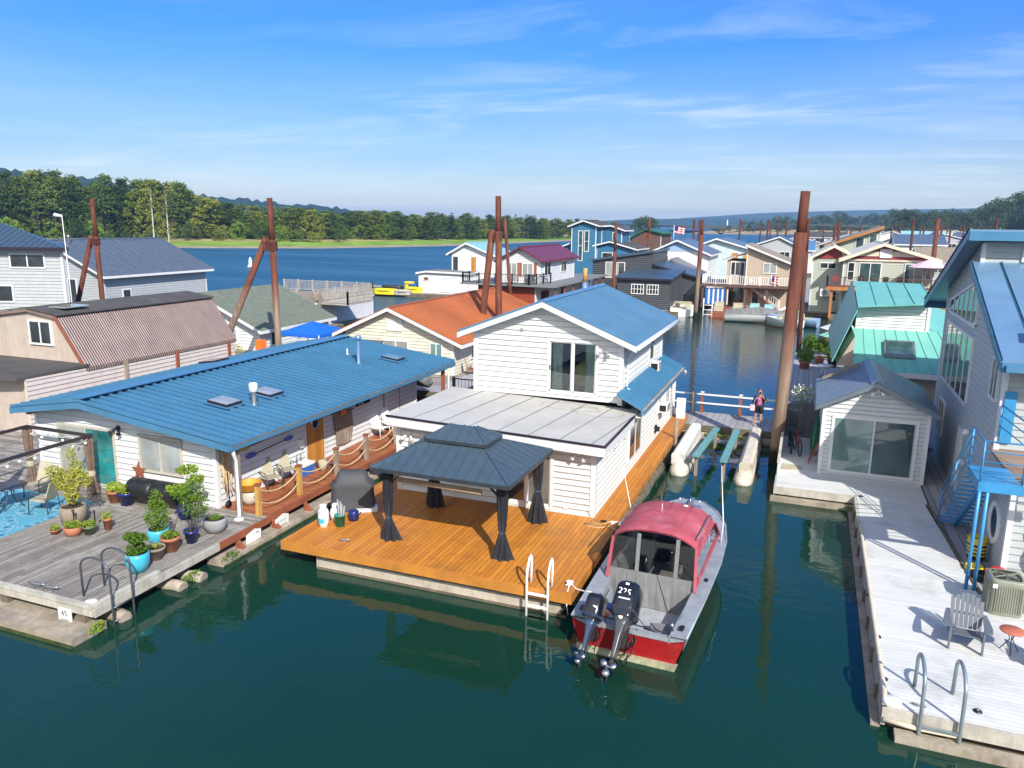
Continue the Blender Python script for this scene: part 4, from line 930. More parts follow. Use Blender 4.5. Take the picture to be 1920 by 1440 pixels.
# ================================================================ the red and grey fishing boat
paint('boat_red', (.33, .01, .012), .35, vary=.15, dirt=.15); paint('boat_grey', (.36, .39, .42), .5, metal=.3, vary=.15, dirt=.15, scale=4); paint('boat_floor', (.36, .37, .38), .7, dirt=.25, scale=4)
paint('canopy_red', (.42, .075, .1), .8, vary=.2, scale=1.6, dirt=.6, dirtcol=(.5, .24, .26), bump=.3, bscale=3); paint('canvas_grey', (.2, .2, .2), .8, vary=.15, dirt=.2); paint('boot', (.42, .4, .26), .7, vary=.3, scale=5, dirt=.5)
paint('engine_black', (.012, .015, .022), .16, vary=.2, spec=.7); paint('engine_grey', (.08, .085, .09), .3, metal=.3); paint('engine_blue', (.06, .09, .16), .28, metal=.4); paint('chrome', (.6, .61, .63), .3, metal=.9, vary=.2)
def text(s, size, M_, mat, parent, name='lettering', ext=.002):
    cu = bpy.data.curves.new('txt', 'FONT'); cu.body = s; cu.size = size; cu.align_x = 'CENTER'; cu.align_y = 'CENTER'; cu.extrude = ext; cu.resolution_u = 3
    o = bpy.data.objects.new('txt', cu); COL.objects.link(o); dg = bpy.context.evaluated_depsgraph_get(); me = bpy.data.meshes.new_from_object(o.evaluated_get(dg)); bpy.data.objects.remove(o)
    org = Vector(ORG.get(parent.name, (0, 0, 0))); me.transform(Matrix.Translation(-org) @ M_); me.materials.clear(); me.materials.append(MATS[mat])
    t = bpy.data.objects.new(name, me); COL.objects.link(t); t.parent = parent; return t
bt = thing('fishing_boat', 'grey and red aluminium fishing boat with faded red canvas top, moored beside the orange deck', 'boat', (-3.2, 15.72, 0), None, True, R(-2.2))
SEC = [(0, 1.3, 1.13, .76, .12, .02), (2, 1.38, 1.15, .8, .12, -.05), (4, 1.42, 1.15, .86, .14, -.1), (5.4, 1.36, 1.0, .93, .2, -.1), (6.5, 1.17, .72, 1.0, .32, 0), (7.3, .82, .38, 1.05, .5, .12), (7.9, .3, .08, 1.1, .8, .4)]
mb = MB(); mb.smooth = False; vs = []
for (y, g, c, zg, zc, zk) in SEC: vs += [(-g, y, zg), (-(g*.5+c*.5)-.03, y, (zg+zc)*.52), (-c, y, zc), (0, y, zk), (c, y, zc), ((g*.5+c*.5)+.03, y, (zg+zc)*.52), (g, y, zg)]
n = len(SEC); fs = []
for i in range(n-1):
    for k in range(6): fs.append((i*7+k, i*7+k+1, i*7+8+k, i*7+7+k))
mb.add(vs, fs); mb.mi = [0 if (k % 6) in (0, 5) else (1 if (k % 6) in (1, 4) else 0) for k in range(len(fs))]
mb.f.append([(n-1)*7+k for k in range(7)]); mb.mi.append(0); mb.sm.append(False)
mb.build('hull', ['boat_grey', 'boat_red'], bt)
mb = MB(); mb.prism([(-1.29, -.02, .7), (-1.1, -.02, .14), (1.1, -.02, .14), (1.29, -.02, .7), (.95, -.02, .6), (-.95, -.02, .6)], (0, .05, 0)); mb.build('transom', 'boat_red', bt)
mb = MB(); mb.prism([(-1.16, -.1, .14), (-1.1, -.1, -.02), (0, -.1, -.12), (1.1, -.1, -.02), (1.16, -.1, .14)], (0, .12, 0)); mb.build('boot_stripe', 'boot', bt)
mb = MB()
gun = [(y, g, z) for (y, g, c, z, a, b) in SEC]; inner = [(0, .95), (2, 1.04), (4, 1.08), (5.4, .98)]
for sg in (-1, 1):
    a = [(sg*g, y, z+.01) for y, g, z in gun[:4]]; b = [(sg*w_, y, gun[i][2]+.01) for i, (y, w_) in enumerate(inner)]
    for i in range(3): mb.prism([a[i], a[i+1], b[i+1], b[i]], (0, 0, .035)); mb.prism([b[i], b[i+1], (b[i+1][0], b[i+1][1], .2), (b[i][0], b[i][1], .2)], (sg*-.03, 0, 0))
    mb.tube([(sg*(g+.01), y, z+.02) for y, g, z in gun], .028, 6)
    mb.box(*sorted((sg*1.02, sg*1.12)), .7, 4.6, .815, .84) if sg > 0 else None
mb.prism([(-1.28, 0, .72), (1.28, 0, .72), (.97, 0, .62), (-.97, 0, .62)], (0, .12, 0)); mb.build('gunwale', 'boat_grey', bt)
mb = MB(); d = [(-.98, 5.4, .94), (-1.36, 5.4, .94), (-1.17, 6.5, 1.01), (-.82, 7.3, 1.06), (-.3, 7.9, 1.11), (.3, 7.9, 1.11), (.82, 7.3, 1.06), (1.17, 6.5, 1.01), (1.36, 5.4, .94)]
mb.add([(0, 5.4, 1.03), (0, 6.5, 1.09), (0, 7.3, 1.12), (0, 7.9, 1.13)]+d, [(0, 5, 6, 1), (1, 6, 7, 2), (2, 7, 8, 3), (3, 9, 10, 2), (2, 10, 11, 1), (1, 11, 12, 0)]); mb.build('foredeck', 'boat_grey', bt)
mb = MB(); mb.box(-.95, .95, .1, 5.3, .16, .2); mb.box(-.95, .95, .1, .55, .2, .5); mb.build('cockpit_floor', 'boat_floor', bt)
mb = MB(); mb.box(-.94, -.9, .6, 2., .32, .62); mb.box(-.94, -.7, .6, 2., .3, .33); mb.build('side_tray', 'boat_grey', bt)
# canopy
zc_ = lambda x, y: 2.2-.27*(abs(x)/1.02)**3.2-.02*(y-1.9)
mb = MB(); mb.smooth = True; nx = 14; ys = [1.75, 1.95, 2.6, 3.3, 4.0, 4.15]; vs = []
for y in ys:
    for i in range(nx+1): x = -1.04+2.08*i/nx; vs.append((x, y, zc_(x, y)-(.05 if y < 1.8 or y > 4.1 else 0)))
nn = nx+1; fs = [(j*nn+i, j*nn+i+1, (j+1)*nn+i+1, (j+1)*nn+i) for j in range(len(ys)-1) for i in range(nx)]
mb.add(vs, fs); mb.add([(x, y, z-.03) for x, y, z in vs], fs)
for sg in (-1, 1):
    x = sg*1.04; mb.add([(x, 1.78, 1.86), (x, 4.12, 1.8), (x+sg*.05, 4.3, 1.62), (x+sg*.05, 1.78, 1.66)], [(0, 1, 2, 3)])
mb.build('canopy', 'canopy_red', bt)
mb = MB()
for sg in (-1, 1):
    mb = MB(); mb.bar((sg*1.04, 1.78, 1.86), (sg*1.1, 1.5, .86), .07, .05); mb.bar((sg*1.1, 4.3, 1.65), (sg*1.14, 5.1, 1.0), .05, .04); mb.bar((sg*1.12, 1.6, 1.0), (sg*1.12, 4.9, 1.04), .05, .04); mb.build('canopy_post', 'canopy_red', bt)
mb = MB(); mb.tube([(1.0, 2.0, 2.04), (1.0, 3.9, 2.0)], .018, 6); mb.tube([(-1.0, 2.0, 2.06), (-1.0, 3.9, 2.02)], .018, 6)
for y in (2.2, 3, 3.7): mb.tube([(-1.0, y, 2.06), (-1.0, y, 1.9)], .012, 5)
mb.build('grab_rail', 'steel', bt)
mb = MB()
for sg in (-1, 1): mb.add([(sg*1.06, 1.72, 1.68), (sg*1.08, 4.3, 1.64), (sg*1.1, 5.05, 1.04), (sg*1.11, 1.6, 1.02)], [(0, 1, 2, 3)])
mb.add([(-1.0, 1.76, 1.9), (1.0, 1.76, 1.9), (1.07, 1.6, 1.08), (-1.07, 1.6, 1.08)], [(0, 1, 2, 3)]); mb.add([(-1.0, 4.12, 1.9), (1.0, 4.12, 1.9), (1.1, 5.15, 1.02), (-1.1, 5.15, 1.02)], [(0, 1, 2, 3)])
mb.add([(-1.0, 1.76, 1.9), (-.5, 1.76, 2.12), (0, 1.76, 2.17), (.5, 1.76, 2.12), (1.0, 1.76, 1.9)], [(0, 1, 2, 3, 4)]); mb.build('clear_curtain', 'vinyl', bt)
mb = MB()
for i in range(16):
    x0 = -1.07+i*.134; o0 = .025*math.sin(i*1.7); o1 = .025*math.sin((i+1)*1.7); mb.add([(x0, 1.6, 1.1), (x0+.134, 1.6, 1.1), (x0+.13, 1.5+o1, .22), (x0, 1.5+o0, .22)], [(0, 1, 2, 3)])
for x in (-.42, .55): mb.add([(x, 1.74, 2.05), (x+.1, 1.74, 2.05), (x+.1, 1.59, 1.1), (x, 1.59, 1.1)], [(0, 1, 2, 3)])
mb.build('canvas_curtain', 'canvas_grey', bt)
for x in (-.55, .5):
    mb = MB(); mb.box(x-.25, x+.25, 3.3, 3.75, .75, .85); mb.box(x-.25, x+.25, 3.25, 3.33, .8, 1.3); mb.tube([(x, 3.5, .2), (x, 3.5, .75)], .06, 8); mb.build('helm_seat', 'corr_bluegrey' if x < 0 else 'black', bt)
mb = MB(); mb.box(-1.0, 1.0, 4.3, 5.2, .3, .95); mb.build('dash', 'black', bt)
mb = MB(); mb.tube([(-.3, 7.2, 1.13), (-.3, 7.2, 1.4)], .02, 6); mb.tube([(.3, 7.2, 1.13), (.3, 7.2, 1.4)], .02, 6); mb.box(-.35, .35, 7.1, 7.25, 1.15, 1.2); mb.cbox((0, 7.5, 1.2), (.12, .5, .1)); mb.tube([(0, 7.3, 1.2), (0, 7.3, 1.35)], .03, 6); mb.build('bow_fitting', 'steel', bt)
mb = MB(); mb.ball((.35, 3.9, 2.14), .06, 10, (1.3, 1, .5)); mb.tube([(-.1, 3.0, 2.17), (-.1, 3.0, 2.45)], .008, 5); mb.build('roof_light', 'white_plastic', bt)
mb = MB(); mb.tube([(-1.05, 3.9, 1.0), (-1.1, 3.9, 1.6), (-1.35, 3.6, 3.1)], [.018, .016, .006], 6); mb.build('antenna', 'white_plastic', bt)
mb = MB(); mb.tube([(1.25, 4.6, .95), (1.27, 4.7, 1.5), (1.05, 5.2, 3.0)], [.022, .018, .006], 6); mb.build('antenna', 'white_plastic', bt)
mb = MB()
for y, x in ((.3, -1.15), (2.6, -1.22), (.3, 1.15), (2.9, 1.24)): mb.box(x-.05, x+.05, y-.1, y+.1, .85, .875)
mb.build('deck_cleat', 'black', bt)
for (x, y, c, lab) in ((-.82, 1.4, 'blue_plastic', None), (-.82, 1.05, 'orange_plastic', None)):
    mb = MB(); mb.ball((x, y, .42), .14, 10, (.8, 1, .6)); mb.build('float_vest' if c[0] == 'o' else 'rag_bundle', c, bt)
mb = MB(); mb.cbox((.6, .75, .32), (.45, .7, .22), .3); mb.build('tackle_box', 'canvas_grey', bt)
mb = MB(); mb.tube([(-.6, .35, .7), (.9, .2, .72)], .015, 6); mb.tube([(.3, .3, .66), (.85, .18, .66)], .012, 6); mb.build('tie_bar', 'black', bt)
for c_ in kids(bt):
    if c_.name.split('.')[0] in ('canopy', 'canopy_post', 'grab_rail', 'clear_curtain', 'canvas_curtain', 'helm_seat', 'dash', 'roof_light', 'antenna'): c_.location.y = .6
mb = MB(); mb.smooth = False
for x in (-.52, 0, .52): mb.tube([(x, y, zc_(x, y)+.004) for y in (1.95, 2.6, 3.3, 4.0)], .009, 4)
c_ = mb.build('canopy_seam', 'tank_red' if 'tank_red' in MATS else 'canopy_red', bt); c_.location.y = .6
def in_boat(x, y, z): return Vector((-3.2, 15.72, 0)) + Matrix.Rotation(R(-2.2), 3, 'Z') @ Vector((x, y, z))
t = thing('fishing_rod', 'long black fishing rod leaning in the cockpit of the red and grey boat', 'fishing rod', tuple(in_boat(.95, .3, .75)))
mb = MB(); mb.tube([in_boat(1.0, .15, .78), in_boat(.55, .9, 1.3), in_boat(.2, 1.3, 1.9)], [.02, .012, .004], 6); mb.build('blank', 'black', t); mb = MB(); mb.ball(in_boat(.93, .3, .88), .05, 8); mb.build('reel', 'chrome', t)
def outboard(name, lab, x, y, z, tilt, s, cowlmat, midmat, numeral=None, steer=0.):
    t = thing(name, lab, 'outboard motor', (0, 0, 0), None, True)
    def ring(mb, rows, n=24, pw=.42):
        vs = []; mb.smooth = True
        for (zz, hx, hy, cy) in rows:
            for i in range(n):
                a = 2*math.pi*i/n; c, q = math.cos(a), math.sin(a); vs.append((math.copysign(abs(c)**pw, c)*hx*s, (cy+math.copysign(abs(q)**pw, q)*hy)*s, zz*s))
        mb.add(vs, [(j*n+i, j*n+(i+1) % n, (j+1)*n+(i+1) % n, (j+1)*n+i) for j in range(len(rows)-1) for i in range(n)])
        for k, st in ((0, 0), (1, (len(rows)-1)*n)): mb.f.append([len(mb.v)-len(vs)+st+i for i in range(n)]); mb.mi.append(0); mb.sm.append(False)
    mb = MB(); ring(mb, [(.22, .2, .3, -.12), (.3, .27, .38, -.12), (.42, .28, .4, -.12), (.9, .26, .38, -.1), (1.0, .24, .35, -.08), (1.06, .16, .26, -.06)]); mb.build('cowl', cowlmat, t)
    mb = MB(); ring(mb, [(.34, .285, .405, -.12), (.40, .288, .408, -.12)]); mb.build('cowl_band', midmat, t)
    mb = MB(); ring(mb, [(-.95, .05, .14, -.1), (-.6, .055, .15, -.12), (-.2, .07, .15, -.14), (.05, .12, .18, -.15), (.24, .2, .28, -.14)]); mb.build('midsection', midmat, t)
    mb = MB(); mb.box(-.1*s, .1*s, -.4*s, .12*s, -.72*s, -.695*s); mb.lathe([(.001, -.5), (.06, -.42), (.075, -.2), (.07, 0), (.02, .18), (.001, .2)], (0, -.02*s, -.93*s), 14, 'y'); mb.v = [((x_), y_, z_) for x_, y_, z_ in mb.v]; mb.prism([(-.01*s, -.28*s, -.95*s), (-.01*s, -.02*s, -.95*s), (-.01*s, -.12*s, -1.2*s), (-.01*s, -.22*s, -1.2*s)], (.02*s, 0, 0)); mb.build('lower_unit', midmat if s < 1 else cowlmat, t)
    mb = MB(); mb.smooth = True
    for k in range(3):
        a = k*2.094+.5; u = Vector((math.cos(a), 0, math.sin(a))); v_ = Vector((-math.sin(a), 0, math.cos(a))); c = Vector((0, -.42*s, -.93*s)); P_ = []
        for i in range(10): b_ = 2*math.pi*i/10; P_.append(c+u*(.12+.085*math.cos(b_))*s+v_*.075*math.sin(b_)*s+Vector((0, .03*math.sin(b_)*s, 0)))
        mb.prism(P_, (0, .008, 0))
    mb.lathe([(.001, -.12), (.035, -.1), (.05, 0), (.05, .08)], (0, -.42*s, -.93*s), 12, 'y'); mb.build('propeller', 'chrome', t)
    mb = MB(); rn = random.Random(3)
    mb.box(-.14*s, .14*s, .06*s, .2*s, -.35*s, .15*s)
    for i in range(9): p = Vector((rn.uniform(.08, .3)*s, rn.uniform(-.05, .2)*s, rn.uniform(-.35, .2)*s)); mb.tube([p, p+Vector((rn.uniform(-.1, .1), rn.uniform(-.05, .1), rn.uniform(-.3, -.1)))*s, p+Vector((rn.uniform(-.15, 0), .1, -.35))*s], .014*s, 5)
    mb.build('mount_bracket', 'black', t)
    if numeral:
        M_ = Matrix.Translation((-.02, (-.1-.388)*s, .74*s)) @ Matrix.Rotation(R(90), 4, 'X') @ Matrix.Shear('XZ', 4, (0, 0)) 
        text(numeral, .2*s, M_ @ Matrix.Rotation(R(-3), 4, 'Z'), 'white_plastic', t, 'numerals', .006)
        mb = MB(); mb.box(-.12*s, .14*s, -.51*s, -.497*s, .57*s, .6*s); mb.cbox((-.0, -.485*s, .93*s), (.08*s, .02, .05*s)); mb.build('badge', 'white_plastic', t)
        mb = MB(); mb.lathe([(.001, -.01), (.05, -.01), (.05, .01)], (0, -.40*s, .2*s), 14, 'y'); mb.build('badge', 'white_plastic', t)
    else:
        mb = MB(); mb.box(.05*s, .2*s, -.5*s, -.488*s, .6*s, .66*s); mb.build('badge', 'white_plastic', t)
    t.location = (x, y, z); t.rotation_euler = (R(-tilt), 0, R(steer)); return t
outboard('outboard_motor', 'large black tilted outboard motor marked 225 on the boat transom', -3.3, 15.58, .72, 46, 1.0, 'engine_black', 'engine_grey', '225', -4)
outboard('outboard_motor', 'small blue-grey outboard motor on the left side of the boat transom', -3.98, 15.5, .68, 36, .72, 'engine_black', 'engine_blue', None, -8)

# ================================================================ boat lift in the empty slip
t = thing('boat_lift', 'empty floating boat lift with two pale tanks and two teal bunks beside the walkway', 'boat lift', (-3.0, 31, 0))
paint('tank_pale', (.62, .56, .46), .6, vary=.15, dirt=.3); paint('tank_white', (.74, .74, .71), .5, vary=.06, dirt=.3, streak=.15); paint('bunk_teal', (.13, .32, .33), .7, vary=.15, dirt=.3)
for (x0, x1, xl0, xl1, ya, yb, mt) in ((-4.6, -4.12, -4.66, -3.9, 29.6, 34.6, 'tank_white'), (-2.0, -1.52, -2.18, -1.46, 29.4, 34.9, 'tank_pale')):
    mb = MB(); mb.prism([(x0, ya+.1, .32), (x1, ya+.1, .32), (x1, ya, .72), (x1-.1, ya, .82), (x0+.1, ya, .82), (x0, ya, .72)], (0, yb-ya, 0)); mb.build('upper_float', mt, t)
    cx_ = (xl0+xl1)/2; r_ = (xl1-xl0)/2; mb = MB(); mb.lathe([(.001, -.25), (r_*.55, -.2), (r_*.9, -.02), (r_, .25), (r_, yb-ya-.3), (r_*.8, yb-ya)], (cx_, ya-.2, .06), 16, 'y'); mb.build('lower_tank', 'tank_pale', t)
for (xa, ya, xb, yb) in ((-3.62, 29.3, -3.35, 33.9), (-2.55, 29.0, -2.5, 33.9)):
    mb = MB(); mb.bar((xa, ya, .86), (xb, yb, .86), .26, .09); mb.build('bunk', 'bunk_teal', t)
    for y in (ya+.2, yb-.4): mb = MB(); mb.box(xa-.06 if y < 30 else xb-.06, (xa if y < 30 else xb)+.06, y, y+.12, -.6, .82); mb.build('bunk_post', 'old_wood', t)
mb = MB(); mb.bar((-4.2, 30.2, .5), (-3.4, 30.2, .6), .1); mb.bar((-2.75, 30, .62), (-1.8, 30, .62), .12); mb.bar((-4, 33.8, .3), (-1.6, 33.8, .3), .12); mb.build('frame', 'steel', t)
# ================================================================ walkway, rail, pile, person
WZ = .6
mb = MB(); mb.box(-70, FX1+.03, 36.6, 38.2, WZ-.06, WZ); mb.box(FX1+.03, 9, 35.3, 37.85, WZ-.06, WZ); mb.cur = 1; mb.box(FX1+.03, -.7, 35.25, 35.3, WZ-.3, WZ-.02); mb.box(-70, FX1, 36.55, 36.6, WZ-.3, WZ-.02); mb.box(-70, 9, 36.7, 37.7, -.3, WZ-.07)
struct(mb, 'walkway', ['walk_grey', 'log_dark'])
mb = MB(); logmesh(mb, (-5.6, 35.3, .05), (-.9, 35.2, .05), .22); single(mb, 'float_log', 'log', 'weathered float log under the edge of the grey walkway', 'log', (-3, 35.3, 0))
mb = MB(); rl2 = random.Random(8)
for i in range(5): mb.leaves((-4.5+i*.7+rl2.uniform(-.2, .2), 35.05, .25), (.28, .12, .1), 90, .1, .6, rl2)
single(mb, 'weeds', 'leaf_lime', 'green weeds growing on the log below the grey walkway', 'weeds', (-3, 35.05, .2))
t = thing('railing', 'walkway railing with brown posts and two white rails behind the person', 'railing', (-3, 37.7, WZ))
for i, x in enumerate((-6.4, -4.52, -2.71, -.9, 1.0)): mb = MB(); mb.box(x-.07, x+.07, 37.66, 37.8, WZ, WZ+1.0); mb.build('post', 'red_wood', t); mb = MB(); mb.box(x-.08, x+.08, 37.65, 37.81, WZ+1.0, WZ+1.04); mb.build('post_cap', 'white_trim', t)
for z in (WZ+.5, WZ+.93): mb = MB(); mb.box(-7.5, 1.2, 37.6, 37.655, z-.035, z+.035); mb.build('rail', 'white_trim', t)
mb = MB(); mb.cbox((-5.2, 35.55, WZ+.55), (.4, .14, 1.1), .1); single(mb, 'dock_box', 'white_plastic', 'upright white panel standing at the end of the orange walkway', 'panel', (-5.2, 35.55, WZ))
def pile(x, y, top, r, lab, group=None, step=None, dx=0., dy=0., sleeve=0., mat='rust_pile', z0=-2.5, n=14):
    t = thing('steel_pile', lab, 'pile', (x, y, 0), group)
    zs = step if step else top; P_ = lambda z: (x+dx*z/top, y+dy*z/top, z)
    if sleeve: mat = 'rust_worn'
    mb = MB(); mb.tube([P_(z0), P_(zs)], r, n); mb.build('lower_section', mat, t)
    if step: mb = MB(); mb.tube([P_(zs-.2), P_(top)], r*.74, n); mb.build('upper_section', mat, t)
    return t
pile(-.82, 32.4, 10.9, .25, 'tall rusty steel pile between the empty boat lift and the grey dock', None, 9.35, .3, 0, 4.6)
def bodymesh(parts):
    mb = MB()
    for kind, *a in parts:
        if kind == 't': mb.tube(*a, 10)
        else: mb.ball(*a)
    return mb
pe = thing('person', 'woman in dark cardigan, pink top and black shorts on the walkway, hand raised to face', 'person', (-1.78, 36.25, WZ), None, True, R(2))
arms = []
BP = [('t', [(0, .0, .86), (0, .01, 1.0), (0, .0, 1.15), (0, .01, 1.3), (0, .01, 1.38)], [.15, .125, .12, .135, .1]), ('t', [(-.17, .01, 1.34), (.17, .01, 1.34)], [.055, .055]), ('t', [(0, .01, 1.36), (0, 0, 1.48)], [.05, .047]),
      ('b', (0, -.01, 1.57), .1, 14, (.82, .95, 1.15)), ('t', [(0, -.09, 1.57), (0, -.125, 1.545)], [.012, .016]), ('b', (-.085, 0, 1.56), .022, 8, (.5, 1, 1.3)), ('b', (.085, 0, 1.56), .022, 8, (.5, 1, 1.3)),
      ('t', [(-.09, 0, .87), (-.13, -.01, .5), (-.17, 0, .08)], [.095, .06, .038]), ('t', [(-.17, .03, .04), (-.2, -.12, .03)], [.035, .03]), ('t', [(.09, 0, .87), (.1, -.01, .5), (.11, -.02, .08)], [.095, .06, .038]), ('t', [(.11, .02, .04), (.12, -.14, .03)], [.035, .03]),
      ('t', [(-.19, .01, 1.34), (-.25, .03, 1.08), (-.24, -.05, .85)], [.05, .04, .028]), ('t', [(.19, .01, 1.34), (.27, -.06, 1.12), (.1, -.2, 1.44)], [.05, .04, .028])]
for (hx, hy, hz, dx_, dy_, dz_) in ((-.24, -.06, .83, .01, -.02, -.1), (.09, -.21, 1.46, -.05, .02, .08)):
    BP.append(('b', (hx+dx_*.4, hy+dy_*.4, hz+dz_*.4), .042, 8, (.7, .6, 1)))
    for k in range(4): o = (k-1.5)*.018; BP.append(('t', [(hx+dx_*.6+o, hy+dy_*.6, hz+dz_*.6), (hx+dx_*1.2+o, hy+dy_*1.2-.01, hz+dz_*1.2), (hx+dx_*(1.5+.06*k)+o, hy+dy_*1.5-.03, hz+dz_*(1.5+.05*k))], [.01, .009, .008]))
    BP.append(('t', [(hx+.03, hy, hz+dz_*.2), (hx+.055, hy-.02, hz+dz_*.7)], [.011, .009]))
bm_ = bodymesh(BP).build('body', 'skin', pe); r_ = bm_.modifiers.new('r', 'REMESH'); r_.mode = 'VOXEL'; r_.voxel_size = .0085; r_.use_smooth_shade = True
mb = MB(); mb.tube([(0, .0, .93), (0, .01, 1.05), (0, .0, 1.18), (0, .01, 1.32), (0, .01, 1.37)], [.16, .138, .132, .147, .09], 16); o = mb.build('top', 'pink_cloth', pe)
mb = MB(); mb.tube([(-.085, 0, .97), (-.095, 0, .8), (-.115, 0, .6)], [.115, .118, .1], 14); mb.tube([(.085, 0, .97), (.095, 0, .8), (.1, 0, .58)], [.115, .118, .1], 14); mb.tube([(0, 0, .82), (0, 0, .98)], [.15, .158], 14); mb.build('shorts', 'black_cloth', pe)
mb = MB(); mb.smooth = True; vs = []; n = 16
for z, r1 in ((1.4, .1), (1.34, .185), (1.2, .175), (1.0, .185), (.8, .2)):
    for i in range(n): a = R(-50)+R(280)*i/(n-1); vs.append((math.cos(a)*r1*1.08, math.sin(a)*r1*.8+.01, z))
mb.add(vs, [(j*n+i, j*n+i+1, j*n+n+i+1, j*n+n+i) for j in range(4) for i in range(n-1)])
mb.tube([(-.17, .01, 1.35), (-.255, .03, 1.1), (-.26, .0, 1.0)], [.068, .058, .055], 10); mb.tube([(.17, .01, 1.35), (.275, -.06, 1.12), (.2, -.14, 1.28)], [.068, .06, .05], 10); mb.build('cardigan', 'black_cloth', pe)
mb = MB(); mb.ball((0, .015, 1.6), .108, 14, (.92, .95, 1.08)); mb.tube([(0, .07, 1.6), (0, .08, 1.5)], [.08, .05], 10); mb.build('hair', 'hair', pe)
for x in (-.036, .036): mb = MB(); mb.ball((x, -.092, 1.585), .013, 8); mb.build('eye', 'white_plastic', pe)
mb = MB(); mb.cbox((0, -.102, 1.515), (.05, .012, .014)); mb.build('mouth', 'pink_cloth', pe)
for (x, y) in ((-.19, -.06), (.118, -.07)): mb = MB(); mb.cbox((x, y, .012), (.08, .24, .022), R(6)); mb.build('sandal', 'black_cloth', pe)
q = in_p = lambda x, y, z: Vector((-1.78, 36.25, WZ))+Vector((x, y, z))
mb = MB(); mb.cbox(in_p(.03, -.23, 1.56), (.07, .015, .14), .1); single(mb, 'phone', 'black', 'dark phone held up to the face of the woman on the walkway', 'phone', tuple(in_p(.03, -.23, 1.56)))
t = thing('handbag', 'pale pink bag hanging at the hip of the woman on the walkway', 'bag', tuple(in_p(-.28, -.05, .75)))
paint('bag_pink', (.75, .5, .6), .7); mb = MB(); mb.cbox(in_p(-.29, -.05, .82), (.2, .12, .26), .2); mb.build('pouch', 'bag_pink', t); mb = MB(); mb.tube([in_p(-.24, -.05, .93), in_p(-.23, -.13, 1.1), in_p(-.13, -.13, 1.3), in_p(-.12, .0, 1.42)], .012, 6); mb.build('strap', 'bag_pink', t)
# ================================================================ left home with the big blue roof
LZ = .6
h2 = thing('floating_home', 'low white floating home under the broad blue metal roof, left of the white two-storey home', 'house', (-21, 26, 0))
LX0, LX1, LY0, LY1 = -24.75, -17.0, 18.4, 31.6; prof2 = [(LX0, 3.2), (-22.0, 3.62), (LX1, 3.0)]
shell(h2, LX0, LX1, LY0, LY1, LZ, prof2, 'y', 'white_clap2', .2, .03, 'fblr')
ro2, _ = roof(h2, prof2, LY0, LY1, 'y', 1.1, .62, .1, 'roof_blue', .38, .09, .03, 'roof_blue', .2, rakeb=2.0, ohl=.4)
mb = MB(); mb.box(-22.25, -21.75, 17.8, 33.5, 3.84, 3.86)
for i in range(44): y = 17.95+i*.36; mb.box(-21.86, -21.80, y, y+.22, 3.82, 3.84)
mb.build('ridge_vent', 'roof_blue', ro2)
mb = MB(); mb.box(-15.9, -15.76, 17.75, 33.4, 2.78, 2.9); mb.build('gutter', 'roof_blue', ro2)
mb = MB(); mb.box(-15.89, -15.77, 17.8, 33.35, 2.901, 2.915); mb.build('gutter_debris', 'log_dark', ro2)
mb = MB(); mb.tube([(-15.83, 17.85, 2.8), (-15.83, 17.9, 2.62), (-15.9, 18.05, 2.4), (-15.9, 18.05, .75), (-15.82, 17.95, .64)], .055, 8); mb.tube([(-15.83, 33.2, 2.8), (-15.83, 33.1, 2.6), (-15.9, 32.9, 2.4), (-15.9, 32.9, .7)], .05, 8); mb.build('downspout', 'white_trim', h2)
mb = MB(); mb.lathe([(.001, .04), (.13, .04), (.15, .0)], (-15.75, 17.85, LZ), 12); mb.build('splash_cup', 'white_plastic', h2)
for y, m_ in ((18.25, 'old_wood'), (32.6, 'red_wood')): mb = MB(); mb.box(-16.12, -15.98, y-.07, y+.07, LZ, 2.86); mb.build('porch_post', m_, h2)
for x, y in ((-24.5, 17.95), (-22.0, 17.95)): mb = MB(); mb.box(x-.08, x+.08, y-.05, y+.5, interp(prof2, x)-.22, interp(prof2, x)-.02); mb.build('beam_end', 'red_wood', h2)
W = WF('f', LY0)
paint('door_trim', (.5, .46, .38), .5)
fr = win(h2, W, -23.75, -21.15, .68, 2.72, 2, 1, 'door_trim', None, .08, 'sliding_door', .07, False)
mb = MB(); wbox(mb, W, -23.67, -22.5, .76, 2.64, .004, .062); mb.build('pane', 'glass_curtain', fr); mb = MB(); wbox(mb, W, -22.42, -21.23, .76, 2.64, .004, .062); mb.build('pane', 'glass_teal', fr)
fr = win(h2, W, -20.1, -18.3, 1.45, 2.72, 2, 1, 'door_trim', 'glass_curtain', .07)
W = WF('r', LX1)
mb = MB(); wbox(mb, W, 22.95, 24.15, .6, 2.62, 0, .05); fr = mb.build('front_door', 'white_trim', h2)
planks('door_wood', (.4, .16, .03), (.62, .3, .06), 'z', .13, .4, .5, gapw=.06)
mb = MB(); wbox(mb, W, 23.03, 24.07, .64, 2.56, .05, .075); mb.build('door_leaf', 'door_wood', fr)
mb = MB(); mb.lathe([(.17, .08), (.19, .1), (.25, .1), (.27, .07)], (LX1, 23.55, 2.15), 20, 'x'); mb.build('porthole_ring', 'steel', fr); mb = MB(); mb.lathe([(.001, .085), (.17, .085)], (LX1, 23.55, 2.15), 20, 'x'); mb.build('pane', 'glass_dark', fr)
win(h2, W, 26.25, 27.55, 2.08, 2.58, 2, 1, 'white_trim', 'glass_dark', .06)
mb = MB(); wbox(mb, W, 28.6, 28.68, .6, 2.9, .03, .06); wbox(mb, W, 30.0, 30.03, .6, 2.9, .03, .06); mb.build('conduit', 'grey_plastic', h2)
floodlight(WF('f', LY0), -20.95, 2.82, 'dark twin flood light between the sliding door and window of the left home', 'black')
